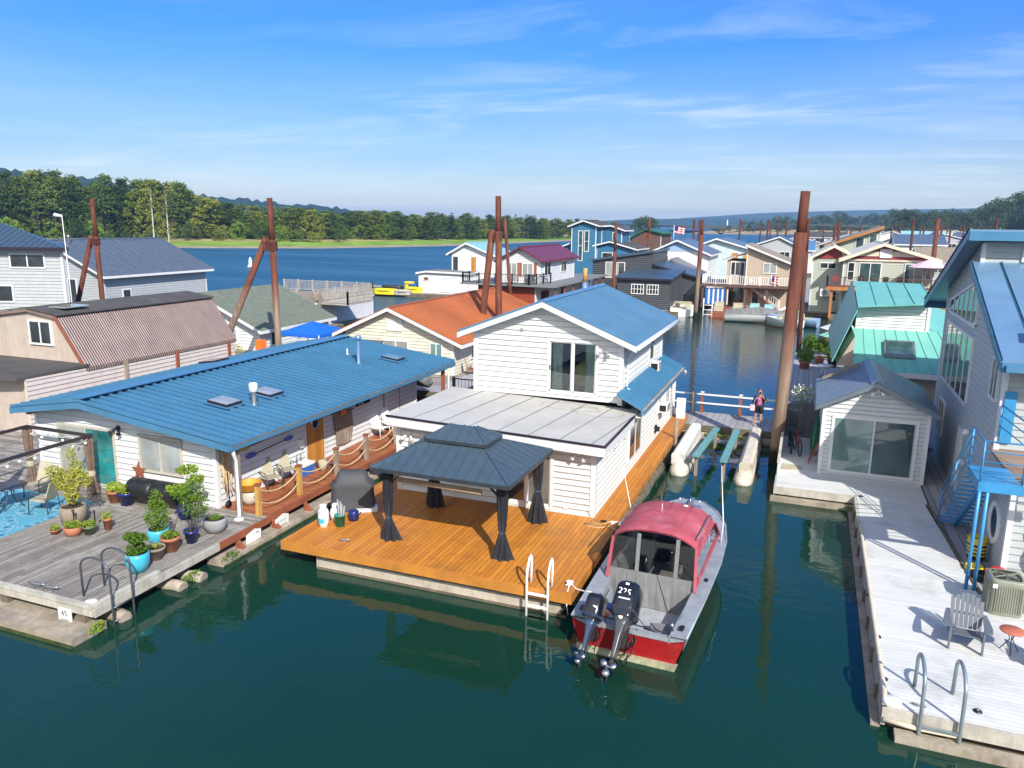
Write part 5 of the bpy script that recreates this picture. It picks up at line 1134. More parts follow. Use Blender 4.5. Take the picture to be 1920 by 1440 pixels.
mb = MB(); wbox(mb, W, 22.55, 22.75, 1.45, 1.75, .03, .14); single(mb, 'meter_box', 'white_plastic', 'white box on the wall just left of the round-windowed wooden door', 'box', (LX1, 22.65, 1.6))
def rz2(x, y): return interp([(-25.15, 3.14), (-22.0, 3.62), (-15.9, 2.87)], x)+.1
def skylight(x, y, w, l, lab, flat=False):
    t = thing('skylight', lab, 'skylight', (x, y, rz2(x, y))); tl = Matrix.Rotation(math.atan(.122 if x > -22 else -.15), 3, 'Y')
    mb = MB(); mb.cbox((x, y, rz2(x, y)+.06), (w+.2, l+.2, .02), 0, tl); mb.build('flashing', 'roof_blue', t); mb = MB(); mb.cbox((x, y, rz2(x, y)+.11), (w, l, .1), 0, tl); mb.build('curb', 'dark_edge', t)
    mb = MB(); mb.cbox((x, y, rz2(x, y)+.165), (w-.06, l-.06, .03), 0, tl); mb.build('dome', 'glass_curtain' if not flat else 'glass_green', t)
skylight(-18.6, 20.75, .85, .75, 'dark-framed skylight on the blue roof nearest the front eave, left of the round vent'); skylight(-18.35, 22.7, .85, .75, 'dark-framed skylight on the blue roof just right of the pale round vent'); skylight(-18.0, 31.3, .9, .7, 'flat green skylight on the blue roof beside the tall blue flue', True); skylight(-24.3, 26.6, .9, .9, 'weathered skylight on the far slope of the blue roof', False)
t = thing('roof_vent', 'pale round galvanised vent with a wide cap on the blue roof', 'vent', (-17.85, 21.35, 3.2)); z = rz2(-17.85, 21.3)
mb = MB(); mb.lathe([(.16, .02), (.1, .05), (.09, .08), (.09, .55)], (-17.85, 21.35, z), 14); mb.build('stack', 'steel', t); mb = MB(); mb.lathe([(.1, .5), (.15, .52), (.15, .78), (.12, .82), (.001, .84)], (-17.85, 21.35, z), 14); mb.build('cap', 'white_plastic', t)
t = thing('flue', 'tall blue pipe flue with a square cap standing on the blue roof', 'flue', (-18.6, 29.3, 3.2)); z = rz2(-18.6, 0)
mb = MB(); mb.lathe([(.16, .02), (.1, .05), (.08, .08), (.08, 1.15)], (-18.6, 29.3, z), 12); mb.build('stack', 'roof_lblue', t); mb = MB(); mb.lathe([(.08, 1.1), (.14, 1.12), (.14, 1.3), (.001, 1.32)], (-18.6, 29.3, z), 12); mb.build('cap', 'roof_lblue', t)
t = thing('vent_pipe', 'thin white vent pipe on the blue roof left of the tall blue flue', 'vent', (-19.9, 30.4, 3.3)); mb = MB(); mb.lathe([(.09, .03), (.03, .07), (.03, .3), (.001, .31)], (-19.9, 30.4, rz2(-19.9, 0)), 10); mb.build('stack', 'white_plastic', t)
# patio float
pf = thing('patio_float', 'weathered grey timber patio with a rust-brown rope walk in front of the left home', 'deck', (-20, 15, 0))
mb = MB(); mb.box(-32, -15.1, 12.05, 17.0, LZ-.045, LZ); mb.build('deck_boards', 'deck_grey2', pf); mb = MB(); mb.box(-32, -15.1, 17.0, 18.4, LZ-.045, LZ-.001); mb.box(-32, LX0, 18.4, 24.5, LZ-.045, LZ-.001); mb.build('deck_boards', 'deck_grey', pf)
mb = MB(); mb.box(LX1, -15.2, 18.4, 34.4, LZ-.045, LZ-.001); mb.build('walk_boards', 'deck_red', pf)
paint('bleached', (.5, .47, .4), .85, vary=.2, dirt=.35, streak=.3, scale=2.5)
mb = MB(); mb.box(-32, -15.05, 11.98, 12.05, LZ-.17, LZ-.02); mb.box(-32, -15.1, 12.0, 12.15, LZ+.001, LZ+.07); mb.box(-15.22, -15.08, 12.15, 14.1, LZ+.001, LZ+.07); mb.box(-15.1, -15.04, 12.05, 16.2, LZ-.22, LZ-.01); mb.build('edge_board', 'bleached', pf)
mb = MB(); mb.box(-15.1, -15.02, 16.2, 18.4, LZ-.2, LZ+.004); mb.box(-15.2, -15.1, 18.4, 34.4, LZ-.2, LZ+.004); mb.build('edge_board', 'red_wood', pf)
paint('float_log_pale', (.36, .31, .24), .9, vary=.3, scale=2, dirt=.6, streak=.5, bump=.6, bscale=16, dirtcol=(.17, .1, .05))
mb = MB(); mb.box(-32, -15.0, 11.35, 12.3, -.25, .2); mb.build('stringer_log', 'float_log_pale', pf); mb = MB(); mb.box(-32, -14.98, 11.3, 11.36, -.3, .06); mb.build('waterline', 'algae', pf)
mb = MB(); mb.box(-15.35, -14.75, 16.0, 34.0, -.3, .16); mb.build('stringer_log', 'log', pf); mb = MB(); mb.box(-14.76, -14.72, 16.0, 34, -.3, .05); mb.build('waterline', 'algae', pf)
mb = MB(); mb.box(-31.5, -15.6, 12.5, 34, -.2, .35); mb.build('float_core', 'log_dark', pf)
for y in (12.75, 14.5, 15.15): mb = MB(); logmesh(mb, (-15.9, y, .06), (-14.8+rl.uniform(-.1, .1), y, .06), .17, 8, 4); mb.build('log_end', 'log', pf)
for x in (-15.6, -18.2, -21.5): mb = MB(); mb.box(x, x+.25, 12.02, 12.3, .2, LZ-.05); mb.build('support_block', 'log_dark', pf)
for i in range(9):
    mb = MB(); y = 16.9+i*1.65; mb.prism([(-15.1, y, .42), (-15.1, y, .16), (-14.82, y, .16)], (0, .14, 0)); mb.build('bracket', 'red_wood', pf)
for y, l in ((17.55, 1), (18.9, 2)):
    t = thing('name_board', 'white board hanging under the rust-brown edge, %s' % ('nearest the patio' if l == 1 else 'with dark lines, next to the first rope post'), 'sign', (-14.95, y, .3))
    mb = MB(); mb.prism([(-15.0, y-.32, .1), (-15.0, y+.3, .1), (-15.0, y+.34, .42), (-15.0, y+.1, .5), (-15.0, y-.3, .42)], (.03, 0, 0)); mb.build('board', 'white_plastic', t)
    mb = MB(); mb.box(-14.968, -14.962, y-.2, y+.2, .17, .19) if l == 2 else mb.box(-14.968, -14.962, y+.1, y+.22, .36, .4)
    if l == 2: [mb.box(-14.968, -14.962, y-.2+k*.07, y-.18+k*.07, .26, .35) for k in range(6)]
    mb.build('lettering', 'grey_plastic', t)
t = thing('number_sign', 'small white sign reading 45 under the front corner of the grey patio', 'sign', (-15.9, 11.96, .4)); mb = MB(); mb.box(-16.1, -15.7, 11.93, 11.97, .12, .5); mb.build('plate', 'white_plastic', t)
text('45', .2, Matrix.Translation((-15.9, 11.926, .38)) @ Matrix.Rotation(R(90), 4, 'X'), 'black', t, 'numerals'); mb = MB(); [mb.box(-16.03+k*.055, -15.99+k*.055, 11.922, 11.929, .19, .25) for k in range(5)]; mb.build('lettering', 'grey_plastic', t)
rl3 = random.Random(31)
for (x, y, s, lab) in ((-14.85, 14.85, .3, 'bright green weeds between the log ends below the patio edge'), (-14.8, 16.3, .3, 'green weeds on the log where the rust-brown walk begins'), (-14.95, 12.0, .18, 'yellow-green moss on the log end below the ladder hoops')):
    mb = MB(); mb.leaves((x, y, .2), (s*.5, s*1.3, .14), 160, .07, .7, rl3); single(mb, 'weeds', 'leaf_lime', lab, 'weeds', (x, y, .15))
# ladder hoops
t = thing('swim_ladder', 'dark metal swim ladder with tall hoop rails at the corner of the grey patio', 'ladder', (-15.1, 12.75, LZ)); paint('ladder_grey', (.13, .14, .16), .4, metal=.6)
for y in (12.45, 13.05):
    mb = MB(); pts = [(-15.85, y, LZ)]+[(-15.4-math.cos(a)*.46, y, 1.35+math.sin(a)*.32) for a in [math.pi*k/12 for k in range(13)]]+[(-14.93, y, .5), (-14.93, y, -.9)]; mb.tube(pts, .026, 8); mb.build('rail', 'ladder_grey', t)
for z in (.45, .1, -.25): mb = MB(); mb.tube([(-14.93, 12.45, z), (-14.93, 13.05, z)], .022, 6); mb.build('rung', 'ladder_grey', t)
mb = MB(); mb.lathe([(.001, .08), (.12, .07), (.16, .03), (.16, 0)], (-15.38, 12.25, LZ), 16); single(mb, 'dock_light', 'white_plastic', 'round white cap at the corner of the grey patio', 'dock light', (-15.38, 12.25, LZ))
cleat(-17.3, 12.35, LZ, 'grey cleat on the front edge of the patio, left of the pair', .1, 'steel', 1.5); cleat(-16.85, 12.35, LZ, 'grey cleat on the front edge of the patio, right of the pair', .1, 'steel', 1.5)
# rope rail
t = thing('rope_rail', 'rope handrail on square posts along the rust-brown walk', 'railing', (-15.4, 22, LZ))
ys = [18.35, 20.42, 22.6, 24.6, 26.9, 29.2]
for i, y in enumerate(ys): mb = MB(); mb.box(-15.47, -15.33, y-.07, y+.07, LZ, LZ+.98); mb.build('post', 'post_wood' if i < 2 else 'old_wood', t); mb = MB(); mb.box(-15.49, -15.31, y-.09, y+.09, LZ+.98, LZ+1.03); mb.build('post_cap', 'red_wood', t)
for a, b in zip(ys, ys[1:]):
    for z in (.85, .45): mb = MB(); mb.tube([(-15.4, a+(b-a)*k/10, LZ+z-.3*(1-(k/5-1)**2)) for k in range(11)], .022, 6); mb.build('rope', 'rope', t)
# porch furniture
def patio_chair(x, y, rz, lab, grp=None, frame='ladder_grey', cloth='cushion'):
    t = thing('patio_chair', lab, 'chair', (x, y, LZ), grp, True, rz)
    mb = MB(); mb.prism([(-.26, -.26, .43), (.26, -.26, .43), (.26, .24, .38), (-.26, .24, .38)], (0, 0, .03)); mb.build('seat', cloth, t)
    mb = MB(); mb.prism([(-.26, .24, .42), (.26, .24, .42), (.24, .46, 1.02), (-.24, .46, 1.02)], (0, .03, 0)); mb.build('backrest', cloth, t)
    for sg in (-1, 1): mb = MB(); mb.tube([(sg*.28, -.3, 0), (sg*.29, -.24, .58), (sg*.29, -.1, .64), (sg*.29, .25, .62), (sg*.28, .3, .5), (sg*.28, .34, 0)], .018, 6); mb.build('side_frame', frame, t)
    return t
patio_chair(-16.62, 20.5, R(68), 'beige sling chair on the rust-brown walk, nearer the orange tub'); patio_chair(-16.62, 21.4, R(66), 'beige sling chair on the rust-brown walk, nearer the white cooler')
patio_chair(-16.55, 27.6, R(75), 'white-framed chair on the rust-brown walk, in front of the grey hammock', None, 'white_plastic', 'white_plastic'); patio_chair(-16.5, 28.5, R(80), 'white-framed chair at the far end of the rope walk, behind the other white one', None, 'white_plastic', 'white_plastic')
t = thing('cooler', 'white and blue wheeled cooler beside the beige chairs on the porch', 'cooler', (-16.55, 22.3, LZ)); mb = MB(); mb.cbox((-16.55, 22.3, LZ+.18), (.4, .62, .34)); mb.build('tub', 'blue_plastic', t); mb = MB(); mb.cbox((-16.55, 22.3, LZ+.39), (.44, .66, .08)); mb.build('lid', 'white_plastic', t); mb = MB(); mb.tube([(-16.75, 22.15, .9), (-16.78, 22.15, 1.3), (-16.78, 22.4, 1.3), (-16.75, 22.4, .9)], .012, 6); mb.build('handle', 'black', t)
t = thing('tub', 'orange plastic tub on a tan barrel at the corner of the porch', 'tub', (-16.35, 19.1, LZ)); mb = MB(); mb.lathe([(.001, .02), (.22, .02), (.28, .2), (.26, .42), (.22, .46), (.001, .46)], (-16.35, 19.1, LZ), 16); mb.build('barrel', 'door_trim', t); paint('tub_orange', (.75, .33, .04), .5); mb = MB(); mb.lathe([(.2, .46), (.34, .5), (.36, .72), (.38, .73), (.33, .7), (.3, .52), (.001, .5)], (-16.35, 19.1, LZ), 18); mb.build('tub_bowl', 'tub_orange', t)
for (y, z, c, lab) in ((20.55, 2.28, 'paddle_yellow', 'yellow-bladed paddle hung on the white wall above the other paddle'), (20.85, 1.95, 'paddle_blue', 'blue-bladed paddle hung on the white wall below the yellow one')):
    paint('paddle_yellow', (.5, .38, .06), .5); paint('paddle_blue', (.06, .12, .5), .4)
    t = thing('paddle', lab, 'paddle', (LX1+.1, y, z)); mb = MB(); mb.tube([(LX1+.09, y-.75, z-.04), (LX1+.09, y+.95, z+.03)], .018, 6); mb.build('shaft', 'black', t)
    for e in (-1, 1): mb = MB(); yc = y+.1+e*1.0; mb.prism([(LX1+.08, yc+math.cos(a)*.25, z+e*.035+math.sin(a)*.09) for a in [2*math.pi*k/14 for k in range(14)]], (.02, 0, 0)); mb.build('blade', c, t)
t = thing('hammock', 'grey woven hammock hanging flat against the wall right of the wooden door', 'hammock', (LX1+.1, 25.4, 1.6)); mb = MB(); mb.smooth = True; vs = []
for i in range(17):
    y = 24.75+1.3*i/16; o = .03*math.sin(i*2.3); vs += [(LX1+.1+o, y, 2.2-.1*math.sin(i/16*math.pi)), (LX1+.13+o*1.5, y+.05, 1.5), (LX1+.12+o, 24.85+1.1*i/16, .95-.08*math.sin(i/16*3)) ]
mb.add(vs, [(i*3+k, i*3+3+k, i*3+4+k, i*3+1+k) for i in range(16) for k in (0, 1)]); mb.build('cloth', 'old_wood', t); mb = MB(); mb.tube([(LX1+.12, 24.65, 2.25), (LX1+.12, 26.15, 2.15)], .03, 6); mb.build('spreader', 'red_wood', t)
t = thing('life_vest', 'orange life vest hung high on the wall above the grey hammock', 'life vest', (LX1+.1, 25.35, 2.4)); mb = MB()
for sg in (-1, 1): mb.cbox((LX1+.12, 25.35+sg*.09, 2.3), (.07, .15, .5))
mb.build('panel', 'orange_plastic', t)
mb = MB(); rl4 = random.Random(9)
for i in range(26):
    y = 18.55+rl4.uniform(0, .5); z = rl4.uniform(1.1, 2.5); mb.tube([(LX1+.07, y, z+.4), (LX1+.1, y+rl4.uniform(-.1, .1), z), (LX1+.09, y+rl4.uniform(-.05, .15), z-.3)], rl4.uniform(.01, .025), 5)
single(mb, 'hanging_gear', 'rope', 'tangle of lines and gear hung on the wall by the front downspout', 'gear', (LX1+.08, 18.8, 1.8))
t = thing('hand_cart', 'black two-wheeled hand cart leaning by the front downspout', 'cart', (-16.5, 18.6, LZ)); mb = MB(); [mb.tube([(-16.55+sg*.15, 18.55, LZ+.1), (-16.75+sg*.15, 18.75, LZ+1.1)], .016, 6) for sg in (-1, 1)]; mb.build('frame', 'black', t)
for sg in (-1, 1): mb = MB(); mb.lathe([(.04, -.025), (.12, -.03), (.13, 0), (.12, .03), (.04, .025)], (-16.5+sg*.2, 18.5, LZ+.13), 14, 'x'); mb.build('wheel', 'black', t)
mb = MB(); mb.box(-16.95, -16.1, 23.1, 24.0, LZ, LZ+.015); single(mb, 'doormat', 'maroon_roof', 'dark red doormat in front of the wooden door', 'mat', (-16.5, 23.5, LZ))
t = thing('basket', 'pale bucket standing by the rope walk in front of the wooden door', 'bucket', (-16.2, 22.9, LZ)); mb = MB(); mb.lathe([(.001, .01), (.14, .01), (.17, .36), (.16, .36), (.001, .1)], (-16.2, 22.9, LZ), 14); mb.build('pail', 'cushion', t)
# plants
def pot_plant(x, y, z, prof_, mat, lab, leafs, stem=None, name='potted_plant', soil=True):
    t = thing(name, lab, 'potted plant', (x, y, z)); mb = MB(); mb.lathe(prof_, (x, y, z), 20); mb.build('pot', mat, t)
    h = max(p[1] for p in prof_); r_ = prof_[-1][0] if prof_[-1][0] > .02 else prof_[-2][0]
    mb = MB(); mb.lathe([(.001, h-.05), (max(p[0] for p in prof_ if p[1] > h*.7)-.015, h-.05)], (x, y, z), 16); mb.build('soil', 'soil', t)
    if stem:
        mb = MB()
        for s_ in stem: mb.tube([(x+a, y+b, z+c) for a, b, c in s_], [.018]+[.01]*(len(s_)-1), 5)
        mb.build('stem', 'bark', t)
    mb = MB()
    for (a, b, c, rx, ry, rz_, n, s_) in leafs: mb.leaves((x+a, y+b, z+c), (rx*1.1, ry*1.1, rz_*1.1), int(n*2.4), s_*.88, .8, rl4)
    mb.build('foliage', leafs_mat[0], t); return t
leafs_mat = ['leaf_lime']; foliage('leaf_plant', (.07, .15, .015), (.22, .34, .035), (.5, .5, .09), .3, 9.); foliage('leaf_gold', (.22, .26, .03), (.5, .48, .06), (.7, .6, .14), .3, 9.); foliage('leaf_pot', (.1, .2, .02), (.3, .4, .04), (.6, .58, .1), .3, 9.); foliage('leaf_red', (.15, .04, .01), (.3, .1, .03), (.2, .2, .04))
bowl = lambda r_, h: [(.001, .01), (r_*.72, .01), (r_, h*.5), (r_*1.02, h*.8), (r_*.95, h), (r_*.88, h), (r_*.88, h*.9)]
cone = lambda r_, h: [(.001, .01), (r_*.7, .01), (r_*.92, h*.82), (r_*1.05, h*.82), (r_*1.05, h), (r_*.92, h), (r_*.9, h*.9)]
leafs_mat[0] = 'leaf_plant'
pot_plant(-15.74, 14.0, LZ, bowl(.3, .52), 'aqua_glaze', 'big turquoise pot with a leafy plant at the patio edge, nearest the ladder', [(0, 0, .6, .26, .26, .15, 200, .09), (.05, -.05, .95, .35, .2, .1, 160, .12), (-.1, .1, .8, .1, .1, .15, 60, .09)], [[(0, 0, .45), (.03, 0, .95)]])
pot_plant(-16.6, 15.55, LZ, bowl(.29, .45), 'aqua_glaze', 'turquoise pot with a golden variegated shrub behind the terracotta pot', [(0, 0, .85, .33, .3, .45, 420, .09), (0, .0, 1.3, .18, .18, .3, 120, .08)], [[(0, 0, .4), (0, 0, 1.2)]]).children
leafs_mat[0] = 'leaf_pot'
pot_plant(-15.92, 15.3, LZ, cone(.26, .42), 'terracotta', 'terracotta pot with low green plant and bare twigs at the patio edge', [(0, 0, .46, .22, .22, .1, 160, .08)], [[(0, 0, .4), (.2, .05, .8), (.25, .1, 1.1)], [(0, 0, .4), (-.1, .1, .9)], [(0, 0, .4), (.1, .15, .75)]])
pot_plant(-15.8, 15.95, LZ, cone(.2, .38), 'navy_glaze', 'navy pot with a tall lanky plant at the patio edge', [(.1, .1, 1.1, .4, .35, .35, 160, .1), (-.3, .1, 1.4, .3, .3, .2, 90, .11), (.2, 0, 1.6, .3, .3, .25, 90, .1)], [[(0, 0, .3), (.2, .1, .9), (.3, .15, 1.5)], [(0, 0, .3), (-.3, .1, .9), (-.5, .2, 1.5)], [(0, 0, .3), (0, .1, 1.0), (.1, .1, 1.8)]])
pot_plant(-15.75, 16.85, LZ, bowl(.33, .42), 'concrete_pot', 'round grey bowl planter with a dry plant beside the porch post', [(0, 0, .45, .2, .2, .06, 60, .07)])
pot_plant(-15.9, 14.75, LZ, cone(.25, .34), 'old_wood', 'small brown wooden planter between the turquoise and terracotta pots', [(0, 0, .38, .16, .16, .05, 40, .06)])
pot_plant(-17.3, 17.3, LZ, bowl(.25, .38), 'navy_glaze', 'dark pot with a tall umbrella-leaved plant against the house corner', [(-.25, 0, .9, .35, .3, .15, 120, .13), (.1, .1, 1.55, .3, .3, .12, 100, .13), (.5, 0, 1.35, .25, .25, .12, 80, .13), (.55, -.1, .75, .25, .2, .1, 60, .12)], [[(0, 0, .3), (-.2, 0, .9)], [(0, 0, .3), (.1, .1, 1.5)], [(0, 0, .3), (.5, 0, 1.3)]])
pot_plant(-20.42, 17.55, LZ, cone(.26, .4), 'terracotta', 'orange terracotta pot with green plant below the house window', [(0, 0, .5, .27, .25, .15, 180, .1)])
pot_plant(-19.88, 17.5, LZ, cone(.27, .44), 'navy_glaze', 'dark blue fluted pot with green plant beside the orange one', [(0, 0, .52, .28, .25, .15, 200, .1)])
pot_plant(-19.35, 15.1, LZ, [(.001, .01), (.22, .01), (.26, .24), (.24, .26), (.22, .22)], 'terracotta', 'low terracotta trough with green plants in the middle of the patio', [(0, 0, .3, .3, .15, .12, 160, .07)])
pot_plant(-18.95, 15.3, LZ, cone(.19, .26), 'green_pot', 'small striped green pot beside the terracotta trough', [(0, 0, .32, .18, .18, .1, 90, .07)]); pot_plant(-18.75, 15.75, LZ, cone(.13, .36), 'terracotta', 'small terracotta pots stacked with flowers behind the striped green pot', [(0, 0, .42, .14, .14, .12, 90, .06)])
pot_plant(-19.85, 14.9, LZ, cone(.14, .14), 'terracotta', 'little saucer pot with pale succulents left of the terracotta trough', [(0, 0, .2, .16, .14, .1, 100, .06)])
leafs_mat[0] = 'leaf_gold'
pot_plant(-20.1, 15.75, LZ, [(.001, .01), (.33, .01), (.37, .3), (.35, .55), (.32, .55), (.31, .5)], 'old_wood', 'half whisky barrel with a tall feathery yellow-green shrub on the patio', [(0, 0, .9, .22, .2, .3, 200, .09), (-.3, 0, 1.3, .35, .25, .3, 220, .09), (.15, .1, 1.5, .25, .25, .45, 240, .09), (-.6, 0, 1.55, .3, .2, .15, 120, .09), (.45, .1, 1.4, .2, .2, .25, 120, .09), (.05, .1, 2.1, .15, .15, .35, 90, .08)], [[(0, 0, .5), (-.2, 0, 1.1), (-.6, .1, 1.6)], [(0, 0, .5), (.1, 0, 1.2), (.15, .1, 2.3)], [(0, 0, .5), (.3, .1, 1.3)]])
for x, y, lab in ((-19.6, 15.35, 'black hand fork stuck beside the barrel planter'), (-19.0, 15.55, 'black garden trowel stuck by the stacked terracotta pots')): mb = MB(); mb.tube([(x, y, LZ+.2), (x, y, LZ+.5), (x, y-.01, LZ+.62)], [.014, .02, .045], 6); single(mb, 'garden_trowel', 'black', lab, 'tool', (x, y, LZ+.2))
t = thing('compost_tumbler', 'black twin-drum compost tumbler against the wall of the left home', 'compost bin', (-18.9, 17.65, LZ)); mb = MB(); pr = [(.001, -.52), (.3, -.5), (.36, -.42), (.36, -.1), (.345, -.05), (.36, 0), (.36, .42), (.3, .5), (.001, .52)]
for cx_ in (-19.4, -18.35): mb = MB(); mb.lathe(pr, (cx_, 17.75, LZ+.5), 12, 'x'); mb.build('drum', 'black', t)
mb = MB(); [mb.bar((x, 17.45, LZ), (x, 17.75, LZ+.45), .05) for x in (-19.9, -18.87, -17.85)]; mb.build('stand', 'black', t)
paint('rusty_star', (.28, .08, .04), .8); mb = MB(); mb.prism([(-20.15+math.sin(k*math.pi/5)*(.32 if k % 2 == 0 else .14), 18.3, LZ+.85+math.cos(k*math.pi/5)*(.32 if k % 2 == 0 else .14)) for k in range(10)], (0, .04, 0)); single(mb, 'metal_star', 'rusty_star', 'rusty metal star leaning on the wall behind the orange pot', 'star', (-20.15, 18.3, LZ+.6))
# pergola with tied curtains and bulbs
t = thing('pergola', 'dark metal pergola frame with brown tied curtains over the patio table', 'pergola', (-23, 16, LZ)); paint('curtain_brown', (.17, .11, .08), .85, vary=.3); paint('pergola_dark', (.035, .028, .032), .5)
PX0, PX1, PY0, PY1, PZ = -24.55, -21.65, 14.0, 17.85, 2.6
for x, y in ((PX0, PY1), (PX1, PY1), (PX0, PY0), (PX1, PY0)): mb = MB(); mb.box(x-.04, x+.04, y-.04, y+.04, LZ, PZ); mb.build('post', 'pergola_dark', t)
mb = MB(); mb.bar((PX0, PY1, PZ), (PX1, PY1, PZ), .07, .1); mb.bar((PX0, PY0, PZ), (PX1, PY0, PZ), .07, .1); mb.bar((PX0, PY0, PZ), (PX0, PY1, PZ), .07, .1); mb.bar((PX1, PY0-.3, PZ), (PX1, PY1+.1, PZ), .07, .1); mb.build('beam', 'pergola_dark', t)
for (x, y) in ((PX0+.12, PY1-.1), (PX1, PY1-.08), (PX0-.1, PY0+.1)):
    mb = MB(); mb.smooth = True; n = 30; vs = []
    for z, r_ in ((PZ-.06, .15), (1.7, .13), (1.35, .1), (1.0, .14), (LZ+.08, .2)):
        for i in range(n): a = 2*math.pi*i/n; q = r_*(1+.28*math.sin(a*6)); vs.append((x+math.cos(a)*q, y+math.sin(a)*q*.8, z))
    mb.add(vs, [(j*n+i, j*n+(i+1) % n, (j+1)*n+(i+1) % n, (j+1)*n+i) for j in range(4) for i in range(n)]); c = mb.build('curtain', 'curtain_brown', t); mb = MB(); mb.lathe([(.12, -.1), (.135, 0), (.12, .1)], (x, y, 1.35), 12); mb.build('tie', 'cushion', c)
t = thing('bulb_string', 'string of round white bulbs wound along the pergola beams', 'string lights', (PX1, 16, PZ)); mb = MB(); pts = [(PX1+.05*math.sin(k), PY1-k*.22, PZ-.02-.12*abs(math.sin(k*.8))) for k in range(17)]+[]; mb.tube(pts, .008, 4); p2 = [(PX1-k*.24, PY1-.05, PZ-.05-.15*abs(math.sin(k*.9))) for k in range(12)]; mb.tube(p2, .008, 4); mb.build('cable', 'white_plastic', t)
mb = MB(); [mb.ball((x, y, z-.09), .05, 10) for x, y, z in pts[1::2]+p2[1::2]]; mb.build('bulbs', 'white_plastic', t)
t = thing('patio_table', 'round dark metal table on the blue rug under the pergola', 'table', (-23.0, 15.9, LZ)); mb = MB(); mb.lathe([(.001, .7), (.5, .7), (.52, .72), (.5, .735), (.001, .735)], (-23.0, 15.9, LZ), 24); mb.build('tabletop', 'ladder_grey', t)
for k in range(4): a = k*math.pi/2+.5; mb = MB(); mb.tube([(-23+math.cos(a)*.15, 15.9+math.sin(a)*.15, LZ+.7), (-23+math.cos(a)*.12, 15.9+math.sin(a)*.12, LZ+.4), (-23+math.cos(a)*.42, 15.9+math.sin(a)*.42, LZ)], .02, 6); mb.build('leg', 'ladder_grey', t)
patio_chair(-21.75, 16.05, R(-75), 'beige sling chair on the rug, right of the round table'); patio_chair(-23.2, 17.0, R(10), 'beige sling chair behind the round table')
m, nt, out = _nt('rug_blue'); co = objco(nt); v_ = N(nt, 'ShaderNodeTexVoronoi', Scale=3.); nt.links.new(co, v_.inputs['Vector']); c = ramp(nt, mathn(nt, 'ADD', mathn(nt, 'MULTIPLY', v_.outputs['Distance'], .8), mathn(nt, 'MULTIPLY', noise(nt, co, 9, 4), .5)), [(.3, (.02, .14, .24)), (.55, (.07, .28, .4)), (.6, (.3, .46, .52)), (.66, (.08, .3, .42))]); bsdf(nt, out, c, .9); MATS['rug_blue'] = m
mb = MB(); mb.box(-25.2, -21.0, 13.6, 17.2, LZ+.001, LZ+.014); single(mb, 'rug', 'rug_blue', 'blue and white patterned outdoor rug under the pergola', 'rug', (-23, 15.4, LZ))
t = thing('umbrella', 'folded brown patio umbrella at the left edge', 'umbrella', (-24.1, 16.2, LZ)); mb = MB(); mb.tube([(-24.1, 16.2, LZ), (-24.1, 16.2, 3.3)], .02, 6); mb.build('pole', 'white_plastic', t); mb = MB(); mb.tube([(-24.1, 16.2, 3.3), (-24.1, 16.2, 2.6), (-24.1, 16.2, 1.6), (-24.1, 16.2, 1.45)], [.04, .13, .2, .06], 10); mb.build('canopy', 'curtain_brown', t)
# ================================================================ right-hand dock, shed and grey home
RZ = .5
rd = thing('dock', 'pale grey boarded dock float with a white rope bumper along the slip, at the right', 'dock', (3, 20, 0))
mb = MB(); mb.box(2.05, 4.15, 15.2, 28.0, RZ-.05, RZ); mb.prism([(4.15, 15.2, RZ-.05), (10, 15.2, RZ-.05), (10, 21.2, RZ-.05), (4.6, 21.2, RZ-.05), (4.15, 28.0, RZ-.05)], (0, 0, .049)); mb.box(-.6, 4.25, 28.0, 35.3, RZ-.05, RZ-.002); mb.build('deck_boards', 'dock_white', rd)
mb = MB(); mb.box(1.97, 2.05, 15.15, 28.0, .1, RZ-.01); mb.box(-.66, 2.05, 27.93, 28.0, .22, RZ-.01); mb.box(-.66, -.6, 28, 35.3, .1, RZ-.01); mb.box(1.97, 10, 15.12, 15.2, .2, RZ-.01); mb.build('edge_board', 'bleached', rd)
mb = MB(); mb.box(-.75, 2.0, 27.7, 27.93, -.2, .16); mb.box(1.8, 1.97, 15.2, 27.8, -.2, .08); mb.box(2.2, 10, 14.8, 15.1, -.25, .12); mb.build('stringer_log', 'float_log_pale', rd)
mb = MB(); mb.box(-.5, 4.2, 28, 35.2, -.3, .4); mb.box(2.1, 10, 15.3, 28, -.3, .4); mb.build('float_core', 'log_dark', rd)
[MB().box(1.9, 1.97, y, y+.07, .1, .42).build('bumper_post', 'log_dark', rd) for y in [16+i*1.5 for i in range(8)]]
mb = MB(); mb.tube([(2.03, 15.3+i*.3, RZ+.04+.006*(i % 2)) for i in range(34)], .05, 8); mb.tube([(2.0, 15.1, .25), (2.5, 15.08, .22), (3.3, 15.08, .24)], .05, 8); paint('rope_pale', (.62, .54, .42), .9, bump=.3); mb.build('rope_bumper', 'rope_pale', rd)
for i, (px, py) in enumerate([(1630, 1116), (1645, 1194), (1617, 1012), (1614, 931), (1657, 1273), (1833, 1334), (1630, 960)][:6]):
    g = at(px, py, RZ); t = thing('deck_light', ['low round black dock light by the rope, third from the water end', 'low round black dock light by the rope, second from the water end', 'low round black dock light by the rope, in the shade of the house', 'low round black dock light at the inner corner of the slip', 'low round black dock light nearest the white corner cap', 'low black dock light at the front edge right of the ladder'][i], 'dock light', (g.x, g.y, RZ)); mb = MB(); mb.lathe([(.001, .045), (.05, .04), (.075, .02), (.085, 0)], (g.x, g.y, RZ), 14); mb.build('housing', 'black', t); mb = MB(); mb.lathe([(.001, .052), (.03, .048), (.032, .04)], (g.x, g.y, RZ), 12); mb.build('lens', 'steel', t)
